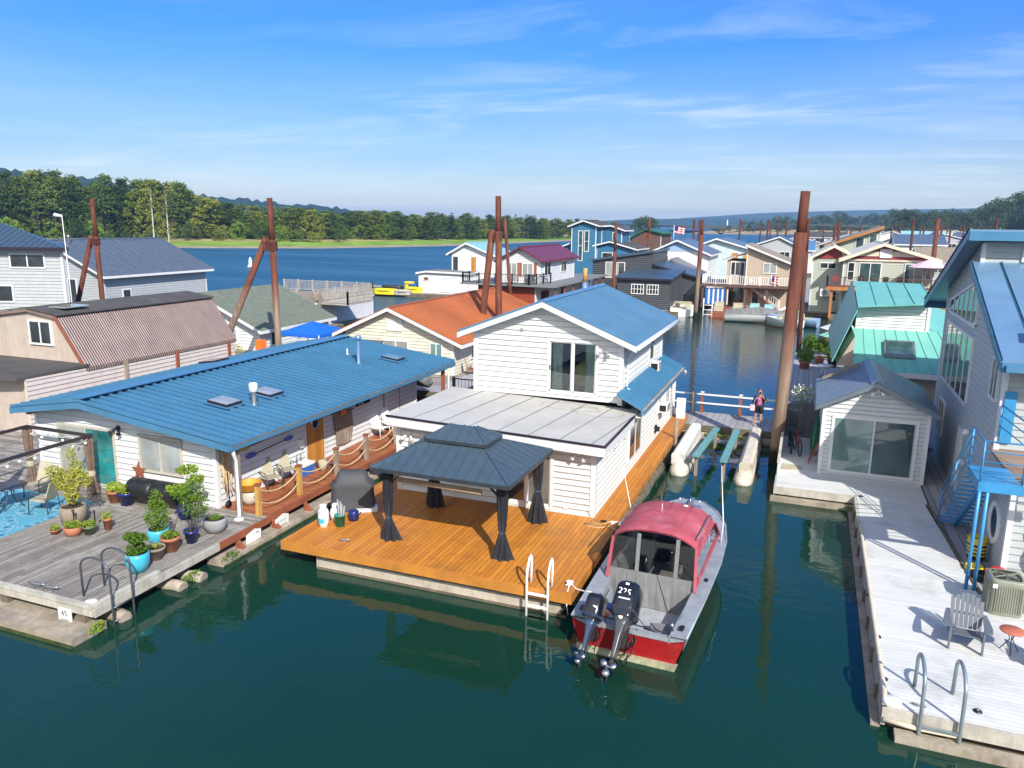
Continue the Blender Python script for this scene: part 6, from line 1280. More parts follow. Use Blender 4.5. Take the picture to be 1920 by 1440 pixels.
mb = MB(); mb.lathe([(.001, .09), (.14, .08), (.18, .04), (.18, 0)], (2.15, 15.35, RZ), 18); single(mb, 'corner_cap', 'white_plastic', 'round white corner cap where the rope bumper turns at the dock end', 'cap', (2.15, 15.35, RZ))
mb = MB(); mb.tube([(2.5, 15.42, RZ+.03), (2.6, 15.35, RZ+.06), (2.75, 15.38, RZ+.03)], .016, 6); single(mb, 'cleat', 'steel', 'small steel cleat beside the white corner cap', 'cleat', (2.6, 15.4, RZ))
t = thing('swim_ladder', 'grey tubular swim ladder with two hooped rails on the pale dock end', 'ladder', (2.95, 15.15, RZ)); paint('ladder_pale', (.3, .36, .38), .35, metal=.5)
for x in (2.62, 3.3): mb = MB(); mb.tube([(x, 16.1, RZ)]+[(x, 15.55+math.cos(a)*.5, 1.1+math.sin(a)*.33) for a in [math.pi*(.04+.92*k/12) for k in range(13)]]+[(x, 15.03, .4), (x, 15.02, -.9)], .036, 10); mb.build('rail', 'ladder_pale', t)
for z in (.3, 0, -.3): mb = MB(); mb.box(2.62, 3.3, 15.0, 15.07, z-.02, z+.02); mb.build('rung', 'ladder_pale', t)
# adirondack chair
t = thing('adirondack_chair', 'grey slatted garden chair with wide arms on the pale dock', 'chair', (3.85, 18.4, RZ), None, True, R(-6)); paint('adk', (.13, .145, .17), .5, vary=.08)
mb = MB()
for i in range(7):
    x = -.27+i*.09; top = 1.02-.16*abs((i-3)/3)**1.8; mb.prism([(x-.04, .12, .3), (x+.04, .12, .3), (x+.042+(i-3)*.006, .42, top), (x-.036+(i-3)*.006, .42, top)], (0, .02, .004))
mb.build('backrest', 'adk', t); mb = MB()
for i in range(6): y = -.42+i*.1; z = .36-.02*i; mb.prism([(-.27, y, z), (.27, y, z), (.27, y+.088, z-.02), (-.27, y+.088, z-.02)], (0, 0, .02))
mb.build('seat', 'adk', t)
for sg in (-1, 1):
    mb = MB(); mb.prism([(sg*.3, -.5, .56), (sg*.46, -.5, .56), (sg*.48, -.3, .56), (sg*.44, .1, .56), (sg*.4, .38, .56), (sg*.32, .38, .56)], (0, 0, .025)); mb.build('armrest', 'adk', t)
    mb = MB(); mb.box(*sorted((sg*.3, sg*.34)), -.46, -.36, 0, .56); mb.build('leg', 'adk', t); mb = MB(); mb.prism([(sg*.28, -.42, .38), (sg*.28, -.42, .28), (sg*.28, .55, 0), (sg*.28, .62, 0), (sg*.28, .62, .04), (sg*.28, .1, .3)], (sg*.025, 0, 0)); mb.build('leg', 'adk', t)
mb = MB(); mb.box(-.3, .3, .33, .36, .53, .58); mb.build('back_rail', 'adk', t)
t = thing('side_table', 'small round coral-topped table on thin wire legs beside the grey garden chair', 'table', (4.72, 18.35, RZ)); paint('coral', (.5, .14, .08), .6, vary=.15, scale=8)
mb = MB(); mb.lathe([(.001, .5), (.24, .5), (.25, .515), (.24, .53), (.001, .53)], (4.72, 18.35, RZ), 24); mb.build('tabletop', 'coral', t)
for k in range(3): a = k*2.09+.4; c, s_ = math.cos(a), math.sin(a); mb = MB(); mb.tube([(4.72+c*.1, 18.35+s_*.1, RZ+.5), (4.72+c*.03, 18.35+s_*.03, RZ+.3), (4.72+c*.2, 18.35+s_*.2, RZ)], .011, 6); mb.build('leg', 'black', t)
mb = MB(); mb.box(5.0, 5.6, 17.6, 18.1, RZ+.35, RZ+.4); mb.box(5.05, 5.1, 17.65, 18.05, RZ, RZ+.35); mb.box(5.5, 5.55, 17.65, 18.05, RZ, RZ+.9); single(mb, 'adirondack_chair', 'adk', 'grey chair partly in frame at the right edge of the dock', 'chair', (5.3, 17.9, RZ))
# air conditioner condenser
t = thing('condenser_unit', 'large grey-green air conditioning condenser on the pale dock by the blue posts', 'air conditioner', (4.98, 20.5, RZ)); paint('ac_green', (.24, .25, .19), .5, vary=.1)
def rring(mb, rows, cx, cy, n=36, pw=.4):
    vs = []; mb.smooth = True
    for z, h in rows:
        for i in range(n): a = 2*math.pi*i/n; c, q = math.cos(a), math.sin(a); vs.append((cx+math.copysign(abs(c)**pw, c)*h, cy+math.copysign(abs(q)**pw, q)*h, z))
    mb.add(vs, [(j*n+i, j*n+(i+1) % n, (j+1)*n+(i+1) % n, (j+1)*n+i) for j in range(len(rows)-1) for i in range(n)])
mb = MB(); rring(mb, [(RZ, .37), (RZ+.08, .38), (RZ+.78, .38), (RZ+.86, .39), (RZ+.9, .36), (RZ+.9, .3)], 4.98, 20.5); mb.build('cabinet', 'ac_green', t)
mb = MB(); [mb.bar((4.98+math.copysign(.385, c), 20.5+q, RZ+.1), (4.98+math.copysign(.385, c), 20.5+q, RZ+.76), .012, .02) for c in (-1, 1) for q in [-.3+.05*i for i in range(13)]]; [mb.bar((4.98+q, 20.115, RZ+.1), (4.98+q, 20.115, RZ+.76), .012, .02) for q in [-.3+.05*i for i in range(13)]]; mb.build('louvres', 'ac_green', t)
mb = MB(); mb.lathe([(.001, .82), (.33, .82)], (4.98, 20.5, RZ), 24); mb.build('fan_well', 'black', t)
mb = MB(); [mb.lathe([(r_, .905), (r_+.008, .905)], (4.98, 20.5, RZ), 24) for r_ in (.08, .14, .2, .26, .31)]; mb.bar((4.7, 20.3, RZ+.91), (5.26, 20.7, RZ+.91), .03, .02); mb.bar((4.75, 20.72, RZ+.91), (5.2, 20.28, RZ+.91), .02); mb.build('fan_guard', 'ac_green', t)
mb = MB(); [mb.prism([(4.98, 20.5, RZ+.86), (4.98+math.cos(a)*.28, 20.5+math.sin(a)*.28, RZ+.84), (4.98+math.cos(a+.7)*.28, 20.5+math.sin(a+.7)*.28, RZ+.88)], (0, 0, .006)) for a in (0.2, 2.3, 4.4)]; mb.build('fan_blade', 'steel', t)
mb = MB(); mb.box(4.64, 4.74, 20.1, 20.105, RZ+.7, RZ+.8); mb.build('label', 'white_plastic', t)
# shed
paint('shed_roof', (.2, .26, .34), .3, metal=.4, vary=.12, dirt=.15, dirtcol=(.4, .42, .45)); sh = thing('shed', 'small pale grey gabled shed with sliding glass doors and corrugated roof on the pale dock', 'shed', (2.55, 32.6, RZ))
SX0, SX1, SY0, SY1 = .82, 4.3, 30.15, 34.9; sp_ = [(SX0, 3.22), (2.5, 4.08), (SX1, 3.22)]
shell(sh, SX0, SX1, SY0, SY1, RZ, sp_, 'y', 'shed_clap', .16, .03, 'flr', cw=.08); rs, _ = roof(sh, sp_, SY0, SY1, 'y', .3, .22, .07, 'shed_roof', .13, .03, .05, 'metal_bluegrey', .16, cap=False)
mb = MB(); [mb.prism([(2.5, SY0-.24, 4.19), (2.5+sg*.22, SY0-.24, 4.08), (2.5+sg*.22, SY0-.24, 4.1), (2.5, SY0-.24, 4.215)], (0, SY1-SY0+.48, 0)) for sg in (-1, 1)]; mb.build('ridge_cap', 'metal_bluegrey', rs)
mb = MB(); mb.prism([(.75, 34.1, 3.35), (2.1, 34.1, 4.05), (2.1, 34.1, 4.15), (.75, 34.1, 3.45)], (0, .25, 0)); mb.build('roof_panel', 'old_wood', rs)
fr = win(sh, WF('f', SY0), 1.12, 4.0, .62, 2.8, 2, 1, 'white_trim', None, .1, 'sliding_door', .06, False)
mb = MB(); wbox(mb, WF('f', SY0), 1.22, 2.5, .72, 2.7, .004, .06); mb.build('pane', 'glass_green', fr); mb = MB(); wbox(mb, WF('f', SY0), 2.58, 3.85, .72, 2.7, .004, .055); mb.build('pane', 'glass_screen' if 0 else 'glass_dgreen', fr) if 0 else None
glassy('glass_dgreen', (.06, .1, .1), vary=.3); mb.build('pane', 'glass_dgreen', fr); mb = MB(); wbox(mb, WF('f', SY0), 3.8, 3.84, 1.6, 1.8, .04, .08); mb.build('handle', 'black', fr)
floodlight(WF('f', SY0), 2.55, 3.85, 'white twin flood light under the peak of the small shed')
# fence, gate and clutter beside the shed
t = thing('fence', 'dark grey board fence with a braced gate left of the shed', 'fence', (.1, 35.2, RZ)); planks('fence_board', (.14, .15, .16), (.2, .21, .22), 'z', .16, .7, .3); mb = MB(); mb.box(-.6, .82, 35.2, 35.24, RZ, 2.05); mb.build('board_panel', 'fence_board', t); mb = MB(); mb.bar((.1, 35.17, 2.0), (.75, 35.17, .65), .08, .03); mb.box(-.6, .82, 35.14, 35.2, 1.97, 2.05); mb.box(.02, .1, 35.14, 35.2, RZ, 2.0); mb.build('gate_brace', 'fence_board', t)
t = thing('fence', 'low pale panel fence along the slip edge beside the bicycles', 'fence', (-.6, 32.5, RZ)); mb = MB(); mb.prism([(-.62, 29.3, RZ), (-.62, 35.2, RZ), (-.62, 35.2, 2.0), (-.62, 33.2, 1.5), (-.62, 29.3, .95)], (.03, 0, 0)); mb.build('panel', 'white_clap2', t); mb = MB(); mb.bar((-.6, 35.2, 2.03), (-.6, 33.2, 1.53), .1, .05); mb.bar((-.6, 33.2, 1.53), (-.6, 29.3, .98), .1, .05); mb.build('top_rail', 'bleached', t)
rl5 = random.Random(77)
t = thing('planter', 'white and yellow flowering bush growing above the grey fence', 'flowers', (0, 35.6, WZ)); mb = MB(); mb.box(-.5, .7, 35.35, 35.75, WZ, 2.0); mb.build('box', 'old_wood', t); mb = MB(); mb.leaves((.1, 35.6, 2.35), (.6, .25, .4), 380, .1, .8, rl5); mb.build('foliage', 'leaf_plant', t); mb = MB(); mb.leaves((.1, 35.5, 2.5), (.6, .3, .35), 160, .09, .8, rl5); mb.build('blossom', 'white_plastic', t)
def bicycle(loc, rz, lab, col, grp=None, tilt=0.):
    t = thing('bicycle', lab, 'bicycle', loc, grp, True, rz); t.rotation_euler.x = tilt
    for y in (-.52, .52):
        mb = MB(); mb.tube([(0, y+math.cos(a)*.33, .34+math.sin(a)*.33) for a in [2*math.pi*k/20 for k in range(21)]], .022, 6, False); w_ = mb.build('wheel', 'black', t); mb = MB(); [mb.tube([(0, y, .34), (0, y+math.cos(a)*.32, .34+math.sin(a)*.32)], .004, 3) for a in [k*.785 for k in range(8)]]; mb.build('spokes', 'steel', w_)
    mb = MB(); P_ = dict(r=(0, -.52, .34), f=(0, .52, .34), b=(0, -.08, .32), s=(0, -.22, .82), h=(0, .36, .88), h2=(0, .38, .78))
    for a, b in (('r', 'b'), ('r', 's'), ('b', 's'), ('b', 'h2'), ('s', 'h'), ('h', 'f')): mb.tube([P_[a], P_[b]], .017, 6)
    mb.build('frame', col, t); mb = MB(); mb.cbox((0, -.24, .9), (.12, .26, .05)); mb.build('saddle', 'black', t); mb = MB(); mb.tube([(-.26, .3, 1.0), (0, .36, .98), (.26, .3, 1.0)], .014, 6); mb.build('handlebar', 'black', t); return t
bicycle((.0, 32.7, RZ), R(12), 'red and black bicycle standing nearest the shed behind the slip fence', 'red_plastic'); bicycle((-.28, 32.9, RZ), R(6), 'black bicycle standing against the slip fence left of the red one', 'black')
t = thing('wall_rack', 'pale folded chair frame hung on the fence above the bicycles', 'rack', (-.2, 35.1, 1.5)); mb = MB(); [mb.tube([(-.45+k*.22, 35.1, 1.0), (-.45+k*.22, 35.08, 1.7), (-.4+k*.22, 35.08, 1.78), (-.33+k*.22, 35.08, 1.7), (-.33+k*.22, 35.1, 1.0)], .02, 6) for k in range(2)]; mb.build('frame', 'steel', t)
mb = MB(); mb.smooth = False; mb.tube([(.55, 32.3, RZ+.02), (.62, 32.6, RZ+.6), (.68, 33.0, RZ+1.1), (.72, 33.3, RZ+1.45)], [.05, .16, .14, .03], 8); paint('kayak_green', (.02, .13, .06), .4); single(mb, 'kayak', 'kayak_green', 'dark green board leaning on the side wall of the shed', 'board', (.62, 32.8, RZ))
t = thing('folding_chair', 'small red wooden folding chair against the shed corner', 'chair', (.6, 31.5, RZ)); mb = MB(); [mb.bar((.45, y, RZ), (.75, y, RZ+.8), .04) for y in (31.3, 31.65)]; mb.box(.5, .75, 31.3, 31.65, RZ+.4, RZ+.43); mb.build('frame', 'red_wood', t)
mb = MB(); mb.prism([(-.52, 30.0, RZ), (.25, 30.35, RZ), (.2, 30.75, RZ), (-.5, 30.9, RZ)], (0, 0, .015)); single(mb, 'mat', 'cushion', 'tan mat lying on the dock below the bicycles', 'mat', (-.1, 30.5, RZ))
mb = MB(); mb.leaves((1.85, 27.5, .15), (.2, .12, .12), 70, .08, .7, rl5); single(mb, 'weeds', 'leaf_lime', 'green tuft growing at the inner corner of the slip under the dock', 'weeds', (1.85, 27.5, .15))
# ---- big grey home
h3 = thing('floating_home', 'tall grey lapped-board home with blue metal roofs and blue stairs, at the right edge', 'house', (8, 30, 0))
GX = 5.3; GY = 36.3
mb = MB(); side = [(25.0, .45), (25.0, 6.25), (30.5, 8.35), (30.5, 9.15), (GY, 7.15), (GY, .45)]; mb.prism([(GX, y, z) for y, z in side], (9, 0, 0)); W = WF('l', GX)
clap(mb, W, [(25.0, .45), (25.0, 6.25), (30.5, 8.35), (30.5, .45)], .2, .026); clap(mb, W, [(30.5, .45), (30.5, 9.15), (GY, 7.15), (GY, .45)], .2, .026)
clap(mb, WF('f', 25.0), [(GX, 3.4), (14.3, 3.4), (14.3, 6.2), (GX, 6.2)], .2, .026); clap(mb, WF('f', 30.5), [(GX, 8.4), (14.3, 8.4), (14.3, 9.1), (GX, 9.1)], .2, .026); mb.build('wall', 'grey_house', h3)
mb = MB(); mb.box(GX, 14.3, 22.4, 25.0, .45, 3.28); clap(mb, W, [(22.4, .45), (25.0, .45), (25.0, 3.28), (22.4, 3.28)], .2, .026); clap(mb, WF('f', 22.4), [(GX, .45), (14.3, .45), (14.3, 3.28), (GX, 3.28)], .2, .026); mb.build('lower_wall', 'grey_house', h3)
[MB().box(GX-.04, GX+.1, ya, yb, za, zb).build('corner_board', 'white_clap2', h3) for ya, yb, za, zb in ((24.96, 25.1, 3.3, 6.2), (22.36, 22.5, .45, 3.25), (30.46, 30.6, 8.35, 9.1), (GY-.08, GY+.04, .45, 7.1))]
planks('balcony', (.26, .17, .12), (.36, .26, .19), 'x', .14, .7, .4); mb = MB(); mb.box(GX-.1, 14.3, 22.25, 25.0, 3.29, 3.38); mb.build('balcony_floor', 'balcony', h3)
roof(h3, [(24.2, 5.95), (30.5, 8.36)], GX, 14.3, 'x', 0, .28, .12, 'roof_lblue', .85, .045, .03, 'roof_blue', .28, 'lower_roof', cap=False)
r3, _ = roof(h3, [(30.0, 9.36), (36.6, 7.05)], GX, 14.3, 'x', 0, .55, .16, 'roof_lblue', .85, .045, .03, 'roof_blue', .3, 'upper_roof', cap=False, ohl=.1, ohr=2.1)
mb = MB(); mb.box(GX-.2, 14, 24.0, 24.19, 5.78, 5.95); mb.build('gutter', 'roof_blue', h3)
t = thing('solar_light', 'dark angled panel light on the lower blue roof at the right edge', 'light', (6.0, 25.2, 6.6)); mb = MB(); mb.prism([(5.85, 24.9, 6.75), (6.4, 24.9, 6.8), (6.4, 25.5, 6.95), (5.9, 25.4, 6.95)], (0, 0, .05)); mb.build('panel', 'black', t); mb = MB(); mb.tube([(6.2, 25.2, 6.4), (6.2, 25.2, 6.8)], .03, 6); mb.build('stem', 'white_plastic', t)
def slantwin(y0, y1, zb, zt0, zt1, n):
    mb = MB(); fw = .1; zt = lambda y: zt0+(zt1-zt0)*(y-y0)/(y1-y0)
    for i in range(n+1): y = y0+(y1-y0)*i/n; mb.prism([W.p(y-fw/2, zb, 0), W.p(y+fw/2, zb, 0), W.p(y+fw/2, zt(y)+.04, 0), W.p(y-fw/2, zt(y)+.04, 0)], (-.08, 0, 0))
    wbox(mb, W, y0-.05, y1+.05, zb-.06, zb+.05, 0, .09); mb.bar(W.p(y0, zt(y0)+.03, .04), W.p(y1, zt(y1)+.03, .04), .09, .1); f = mb.build('window', 'white_trim', h3)
    for i in range(n):
        a, b = y0+(y1-y0)*i/n, y0+(y1-y0)*(i+1)/n; mb = MB(); mb.prism([W.p(a, zb, .005), W.p(b, zb, .005), W.p(b, zt(b), .005), W.p(a, zt(a), .005)], (-.055, 0, 0)); mb.build('pane', 'glass_mirror', f)
glassy('glass_mirror', (.05, .09, .09), .02, .4)
slantwin(29.75, 35.2, 3.65, 5.9, 5.9, 5); slantwin(29.75, 35.2, 6.35, 7.9, 6.75, 6)
win(h3, W, 25.4, 26.4, 4.65, 5.9, 2, 1, 'white_trim', 'glass_grey', .08); win(h3, W, 33.6, 34.9, 1.5, 2.9, 2, 1, 'white_trim', 'glass_grey', .08)
mb = MB(); wbox(mb, W, 29.6, 30.4, .6, 2.75, 0, .06); mb.build('side_door', 'white_trim', h3)
win(h3, WF('f', 25.0), 6.4, 7.6, 4.4, 5.6, 1, 1, 'white_trim', 'glass_dark', .08); win(h3, WF('f', 30.5), 6.45, 8.0, 8.5, 9.0, 1, 1, 'white_trim', 'glass_dark', .08)
mb = MB(); mb.v = []; o = (GX, 23.65, 1.65); mb.lathe([(.42, -.04), (.5, -.09), (.6, -.09), (.62, -.0)], o, 32, 'x'); f = mb.build('round_window', 'white_trim', h3); mb = MB(); mb.lathe([(.001, -.05), (.44, -.05)], o, 28, 'x'); mb.build('pane', 'glass_mirror', f)
for (y, z) in ((28.4, 3.0), (28.6, 1.9)):
    t = thing('wall_lamp', 'globe lamp on the grey side wall, %s' % ('upper one above the stairs' if z > 2.5 else 'lower one beside the white door'), 'lamp', (GX-.1, y, z)); mb = MB(); mb.ball((GX-.14, y, z), .12, 12); mb.build('globe', 'white_plastic', t); mb = MB(); mb.cbox((GX-.05, y, z), (.08, .1, .1)); mb.build('base', 'steel', t)
mb = MB(); wbox(mb, WF('f', 22.4), 5.75, 6.0, 1.75, 2.1, .02, .12); single(mb, 'meter_box', 'metal_bluegrey', 'grey utility box on the front wall right of the round window', 'box', (5.9, 22.35, 1.9))
mb = MB(); [mb.tube([(6.1+math.cos(a)*(.16+.02*k), 22.25-.03*k, 1.35+math.sin(a)*(.3+.02*k)) for a in [2*math.pi*i/16 for i in range(17)]], .022, 6, False) for k in range(4)]; single(mb, 'coiled_hose', 'old_wood', 'brown hose coiled on the front wall of the grey home', 'hose', (6.1, 22.3, 1.3))
fl = MB(); fl.box(4.32, GX, 21.2, 36.3, .2, RZ-.03); fl.cur = 1; fl.prism([(4.22, 28, .1), (4.3, 28, .1), (4.72, 21.2, .1), (4.62, 21.2, .1)], (0, 0, RZ-.08)); struct(fl, 'side_path', ['old_wood' if 0 else 'walk_grey', 'log_dark'])
# blue stairs
st = thing('staircase', 'bright blue steel stairs and landing with pipe railings on the grey home', 'stairs', (4.8, 23, RZ))
LX, RXs, YP0, YP1, ZP = 4.33, 5.22, 21.4, 22.9, 3.4
mb = MB(); mb.box(LX, RXs, YP0, YP1, ZP-.04, ZP); mb.box(LX-.03, LX, YP0, YP1, ZP-.24, ZP+.01); mb.box(LX-.03, RXs+1.2, YP0-.03, YP0, ZP-.24, ZP+.01); mb.build('landing', 'blue_rail', st)
nT = 14
for i in range(nT): f = (i+.5)/nT; y = YP1+3.5*f; z = ZP-(ZP-RZ)*f; mb = MB(); mb.box(LX+.03, RXs, y, y+.13, z-.035, z); mb.build('tread', 'blue_rail', st)
for x in (LX+.5,): mb = MB(); mb.bar((x, YP1, ZP-.2), (x, YP1+3.5, RZ), .12, .16); mb.build('stringer', 'blue_rail', st)
for x in (LX+.02, LX+.2): mb = MB(); mb.tube([(x, YP0+.02, RZ), (x, YP0+.02, ZP-.02)], .045, 8); mb.build('support_post', 'blue_rail', st)
def railset(pts, h, n, posts):
    mb = MB()
    for k in range(n): z = h*(k+1)/n; mb.tube([(x, y, zz+z) for x, y, zz in pts], .024 if k == n-1 else .017, 6)
    mb.build('rail', 'blue_rail', st)
    for (x, y, zz) in posts: mb = MB(); mb.tube([(x, y, zz), (x, y, zz+h)], .026, 6); mb.build('rail_post', 'blue_rail', st)
railset([(LX, YP1+3.4, RZ+.05), (LX, YP1, ZP)], 1.05, 3, [(LX, YP1+3.4, RZ+.05), (LX, YP1+1.7, (RZ+ZP)/2), (LX, YP1, ZP)])
railset([(LX, YP1, ZP), (LX, YP0, ZP), (RXs+1.3, YP0, ZP)], 1.05, 4, [(LX, YP0, ZP), (LX+.9, YP0, ZP), (LX+1.9, YP0, ZP)])
railset([(RXs+.1, 24.9, ZP+.4), (RXs+.9, YP0+.4, ZP)], .9, 3, [(RXs+.1, 24.9, ZP+.4)])
mb = MB(); mb.box(GX+.06, GX+.35, 24.9, 24.98, 3.6, 5.1); single(mb, 'wall_post', 'blue_rail', 'flat blue board fixed at the corner of the upper wall by the landing', 'board', (GX+.2, 24.95, 3.6))
# clutter by the stairs
def coil(cx, cy, z, r_, n, mat, lab, w=.03):
    mb = MB(); [mb.tube([(cx+math.cos(a)*(r_+rl5.uniform(-.03, .03)), cy+math.sin(a)*r_, z+k*w*1.5+rl5.uniform(0, .01)) for a in [2*math.pi*i/18 for i in range(19)]], w, 6, False) for k in range(n)]; return single(mb, 'hose', mat, lab, 'hose', (cx, cy, z))
coil(4.95, 23.75, RZ+.45, .22, 4, 'yellow_plastic', 'coil of yellow cord on top of the black reel under the stairs'); coil(4.75, 22.8, RZ, .2, 3, 'leaf_lime' if 0 else 'lime_cord' if 'lime_cord' in MATS else 'yellow_plastic', 'flat coil of yellow-green cord on the path beside the black hose'); coil(4.85, 22.35, RZ, .24, 3, 'black', 'black hose coil on the path beside the orange bucket')
t = thing('hose_reel', 'black and yellow reel standing under the blue stairs', 'reel', (4.95, 23.7, RZ)); mb = MB(); mb.lathe([(.001, .02), (.22, .02), (.24, .2), (.2, .42), (.001, .44)], (4.95, 23.7, RZ), 14); mb.build('drum', 'black', t); mb = MB(); [mb.lathe([(.23, z), (.255, z+.03), (.23, z+.06)], (4.95, 23.7, RZ), 14) for z in (.12, .22, .32)]; mb.build('cord', 'yellow_plastic', t)
for (x, y, c, lab) in ((5.0, 21.95, 'orange_plastic', 'orange-red bucket between the blue support posts'), (5.18, 22.15, 'red_plastic', 'red bucket behind the orange-red bucket')):
    t = thing('bucket', lab, 'bucket', (x, y, RZ)); mb = MB(); mb.lathe([(.001, .01), (.13, .01), (.16, .38), (.17, .39), (.15, .4), (.001, .38)], (x, y, RZ), 18); mb.build('pail', c, t)
# ================================================================ neighbouring homes
def hs(label, x0, x1, y0, y1, z0, prof, axis='y', wall='white_clap2', roofm='metal_bluegrey', trim='white_trim', wins=(), pitch=None, oh=.5, rake=.4, ribs=0, fh=.22, th=.1, gm='glass_dark', name='floating_home', cat='house', grp=None, corner='white_trim', faces='fr', floatd=1.2, cap=True, fascia=True, fm='white_trim', **k):
    t = thing(name, label, cat, ((x0+x1)/2, (y0+y1)/2, 0), grp)
    shell(t, x0, x1, y0, y1, z0, prof, axis, wall, pitch, .025, faces, corner=corner if corner else None)
    roof(t, prof, y0 if axis == 'y' else x0, y1 if axis == 'y' else x1, axis, oh, rake, th, roofm, ribs, .04, .04, trim if fascia else None, fh, cap=cap, **k)
    for (f, a, b, c, d, *o) in wins: win(t, WF(f, {'f': y0, 'b': y1, 'l': x0, 'r': x1}[f]), a, b, c, d, o[0] if o else 2, o[1] if len(o) > 1 else 1, fm, o[2] if len(o) > 2 else gm, .09)
    if floatd: mb = MB(); mb.box(x0-floatd, x1+floatd, y0-floatd, y1+floatd, -.3, .45); mb.cur = 1; mb.box(x0-floatd, x1+floatd, y0-floatd, y1+floatd, .45, .5); mb.build('float', ['log_dark', 'deck_grey'], t)
    return t
# brown gambrel home
t = hs('beige home with steep brown ribbed metal sides and flat dark roof', -37.2, -30, 25, 34.5, .5, [(-37.2, 3.0), (-35.2, 5.15), (-33.3, 5.4), (-31.5, 5.15), (-30, 3.0)], 'y', 'beige_clap', 'metal_brown', 'metal_brown', [('f', -33.4, -31.95, 3.85, 5.0, 2, 1)], None, .05, .12, cap=False, fh=.12, floatd=0, corner=None)
mb = MB(); mb.prism([(-35.3, 24.8, 5.26), (-33.3, 24.8, 5.52), (-31.35, 24.8, 5.26), (-31.35, 24.8, 5.31), (-33.3, 24.8, 5.57), (-35.3, 24.8, 5.31)], (0, 9.9, 0)); mb.build('flat_roof', 'asphalt_roof', t)
mb = MB(); clap(mb, WF('r', -29.98), [(22, .5), (34.5, .5), (34.5, 3.0), (22, 3.0)], .2, .03); mb.box(-30.1, -29.98, 22, 34.5, .5, 3.0); paint('pink_clap', (.6, .52, .47), .55, vary=.06, dirt=.15); mb.build('side_wall', 'pink_clap', t)
mb = MB(); mb.prism([(-40, 20.5, 3.0), (-30, 21.6, 3.0), (-29.9, 25.0, 3.05), (-40, 25.0, 3.05)], (0, 0, .12)); mb.build('porch_roof', 'asphalt_roof', t); mb = MB(); mb.box(-38, -30.1, 22.2, 22.3, .5, 3.0); mb.build('porch_wall', 'beige_clap', t)
for y in (26.9, 30.1, 33.9): mb = MB(); mb.box(-29.95, -29.87, y, y+.18, .6, 3.0); mb.build('wall_post', 'red_wood' if y > 30 else 'old_wood', t)
mb = MB(); mb.prism([(-31.62, 24.8, 5.22), (-31.5, 24.8, 5.22), (-29.95, 24.8, 3.02), (-30.07, 24.8, 3.02)], (0, .12, 0)); mb.build('corner_flashing', 'red_wood', t)
mb = MB(); mb.box(-32.8, -31.8, 25.6, 26.9, 5.5, 5.56); mb.build('skylight', 'glass_curtain', t)
# far-left grey home
t = thing('floating_home', 'two-storey grey home with dark hipped roof at the left edge', 'house', (-46.9, 38, 0), None, True, AZ)
F_ = [(-16, 0), (0, 0), (-5.6, 8.6), (-20, 8.6)]; mb = MB(); mb.prism([(x, y, .3) for x, y in F_], (0, 0, 7.3)); clap(mb, WF('f', 0), [(-16, .3), (0, .3), (0, 7.6), (-16, 7.6)], .22, .03); mb.build('wall', 'grey_clap', t)
E_ = [(-17, -.55, 7.55), (.75, -.55, 7.55), (-5.3, 9.2, 7.55), (-20.6, 9.2, 7.55)]; A_, B_ = (-15, 4.2, 9.35), (-7.2, 4.2, 9.35); mb = MB(); mb.add(E_+[A_, B_], [(0, 1, 5, 4), (1, 2, 5), (2, 3, 4, 5), (3, 0, 4), (0, 3, 2, 1)])
for i in range(36):
    f = (i+.5)/36; p = Vector(E_[0]).lerp(Vector(E_[1]), f); q = p+Vector((0, 4.75, 1.8))*min(1, (1-f)*2.3, f*8.); mb.bar(p, q, .04, .07)
mb.build('roof', 'gz_roof', t); mb = MB(); mb.box(-17, .78, -.6, -.54, 7.4, 7.62); mb.bar((.78, -.6, 7.5), (-5.3, 9.2, 7.5), .05, .2); mb.cur = 1; mb.box(-17, .1, -.06, -.03, 7.25, 7.42); mb.build('fascia', ['dark_edge', 'white_trim'], t)
win(t, WF('f', 0), -3.55, -1.15, 6.2, 7.2, 2, 1, 'white_trim', 'glass_dark', .1); win(t, WF('f', 0), -6, -3.5, 3.9, 5.1, 2, 1, 'white_trim', 'glass_dark', .1); MB().box(-.12, .04, -.06, .1, .3, 7.3).build('corner_board', 'white_trim', t)
# grey metal roof home
t = hs('grey home under a broad shallow blue-grey metal roof beyond the far left pile', -71.5, -60.6, 53, 66, .5, [(-71.5, 5.6), (-67, 7.4), (-60.6, 4.6)], 'y', 'grey_clap', 'metal_bluegrey', 'white_trim', [('f', -65, -63.9, 1.6, 4.0, 1, 1), ('r', 55, 56, 1.6, 3.0, 1, 1)], .24, .7, .5, ribs=.45)
mb = MB(); mb.lathe([(.14, 0), (.12, .5), (.18, .55), (.18, .7), (.001, .75)], (-66.2, 54.5, 7.2), 10); mb.build('roof_vent', 'steel', t)
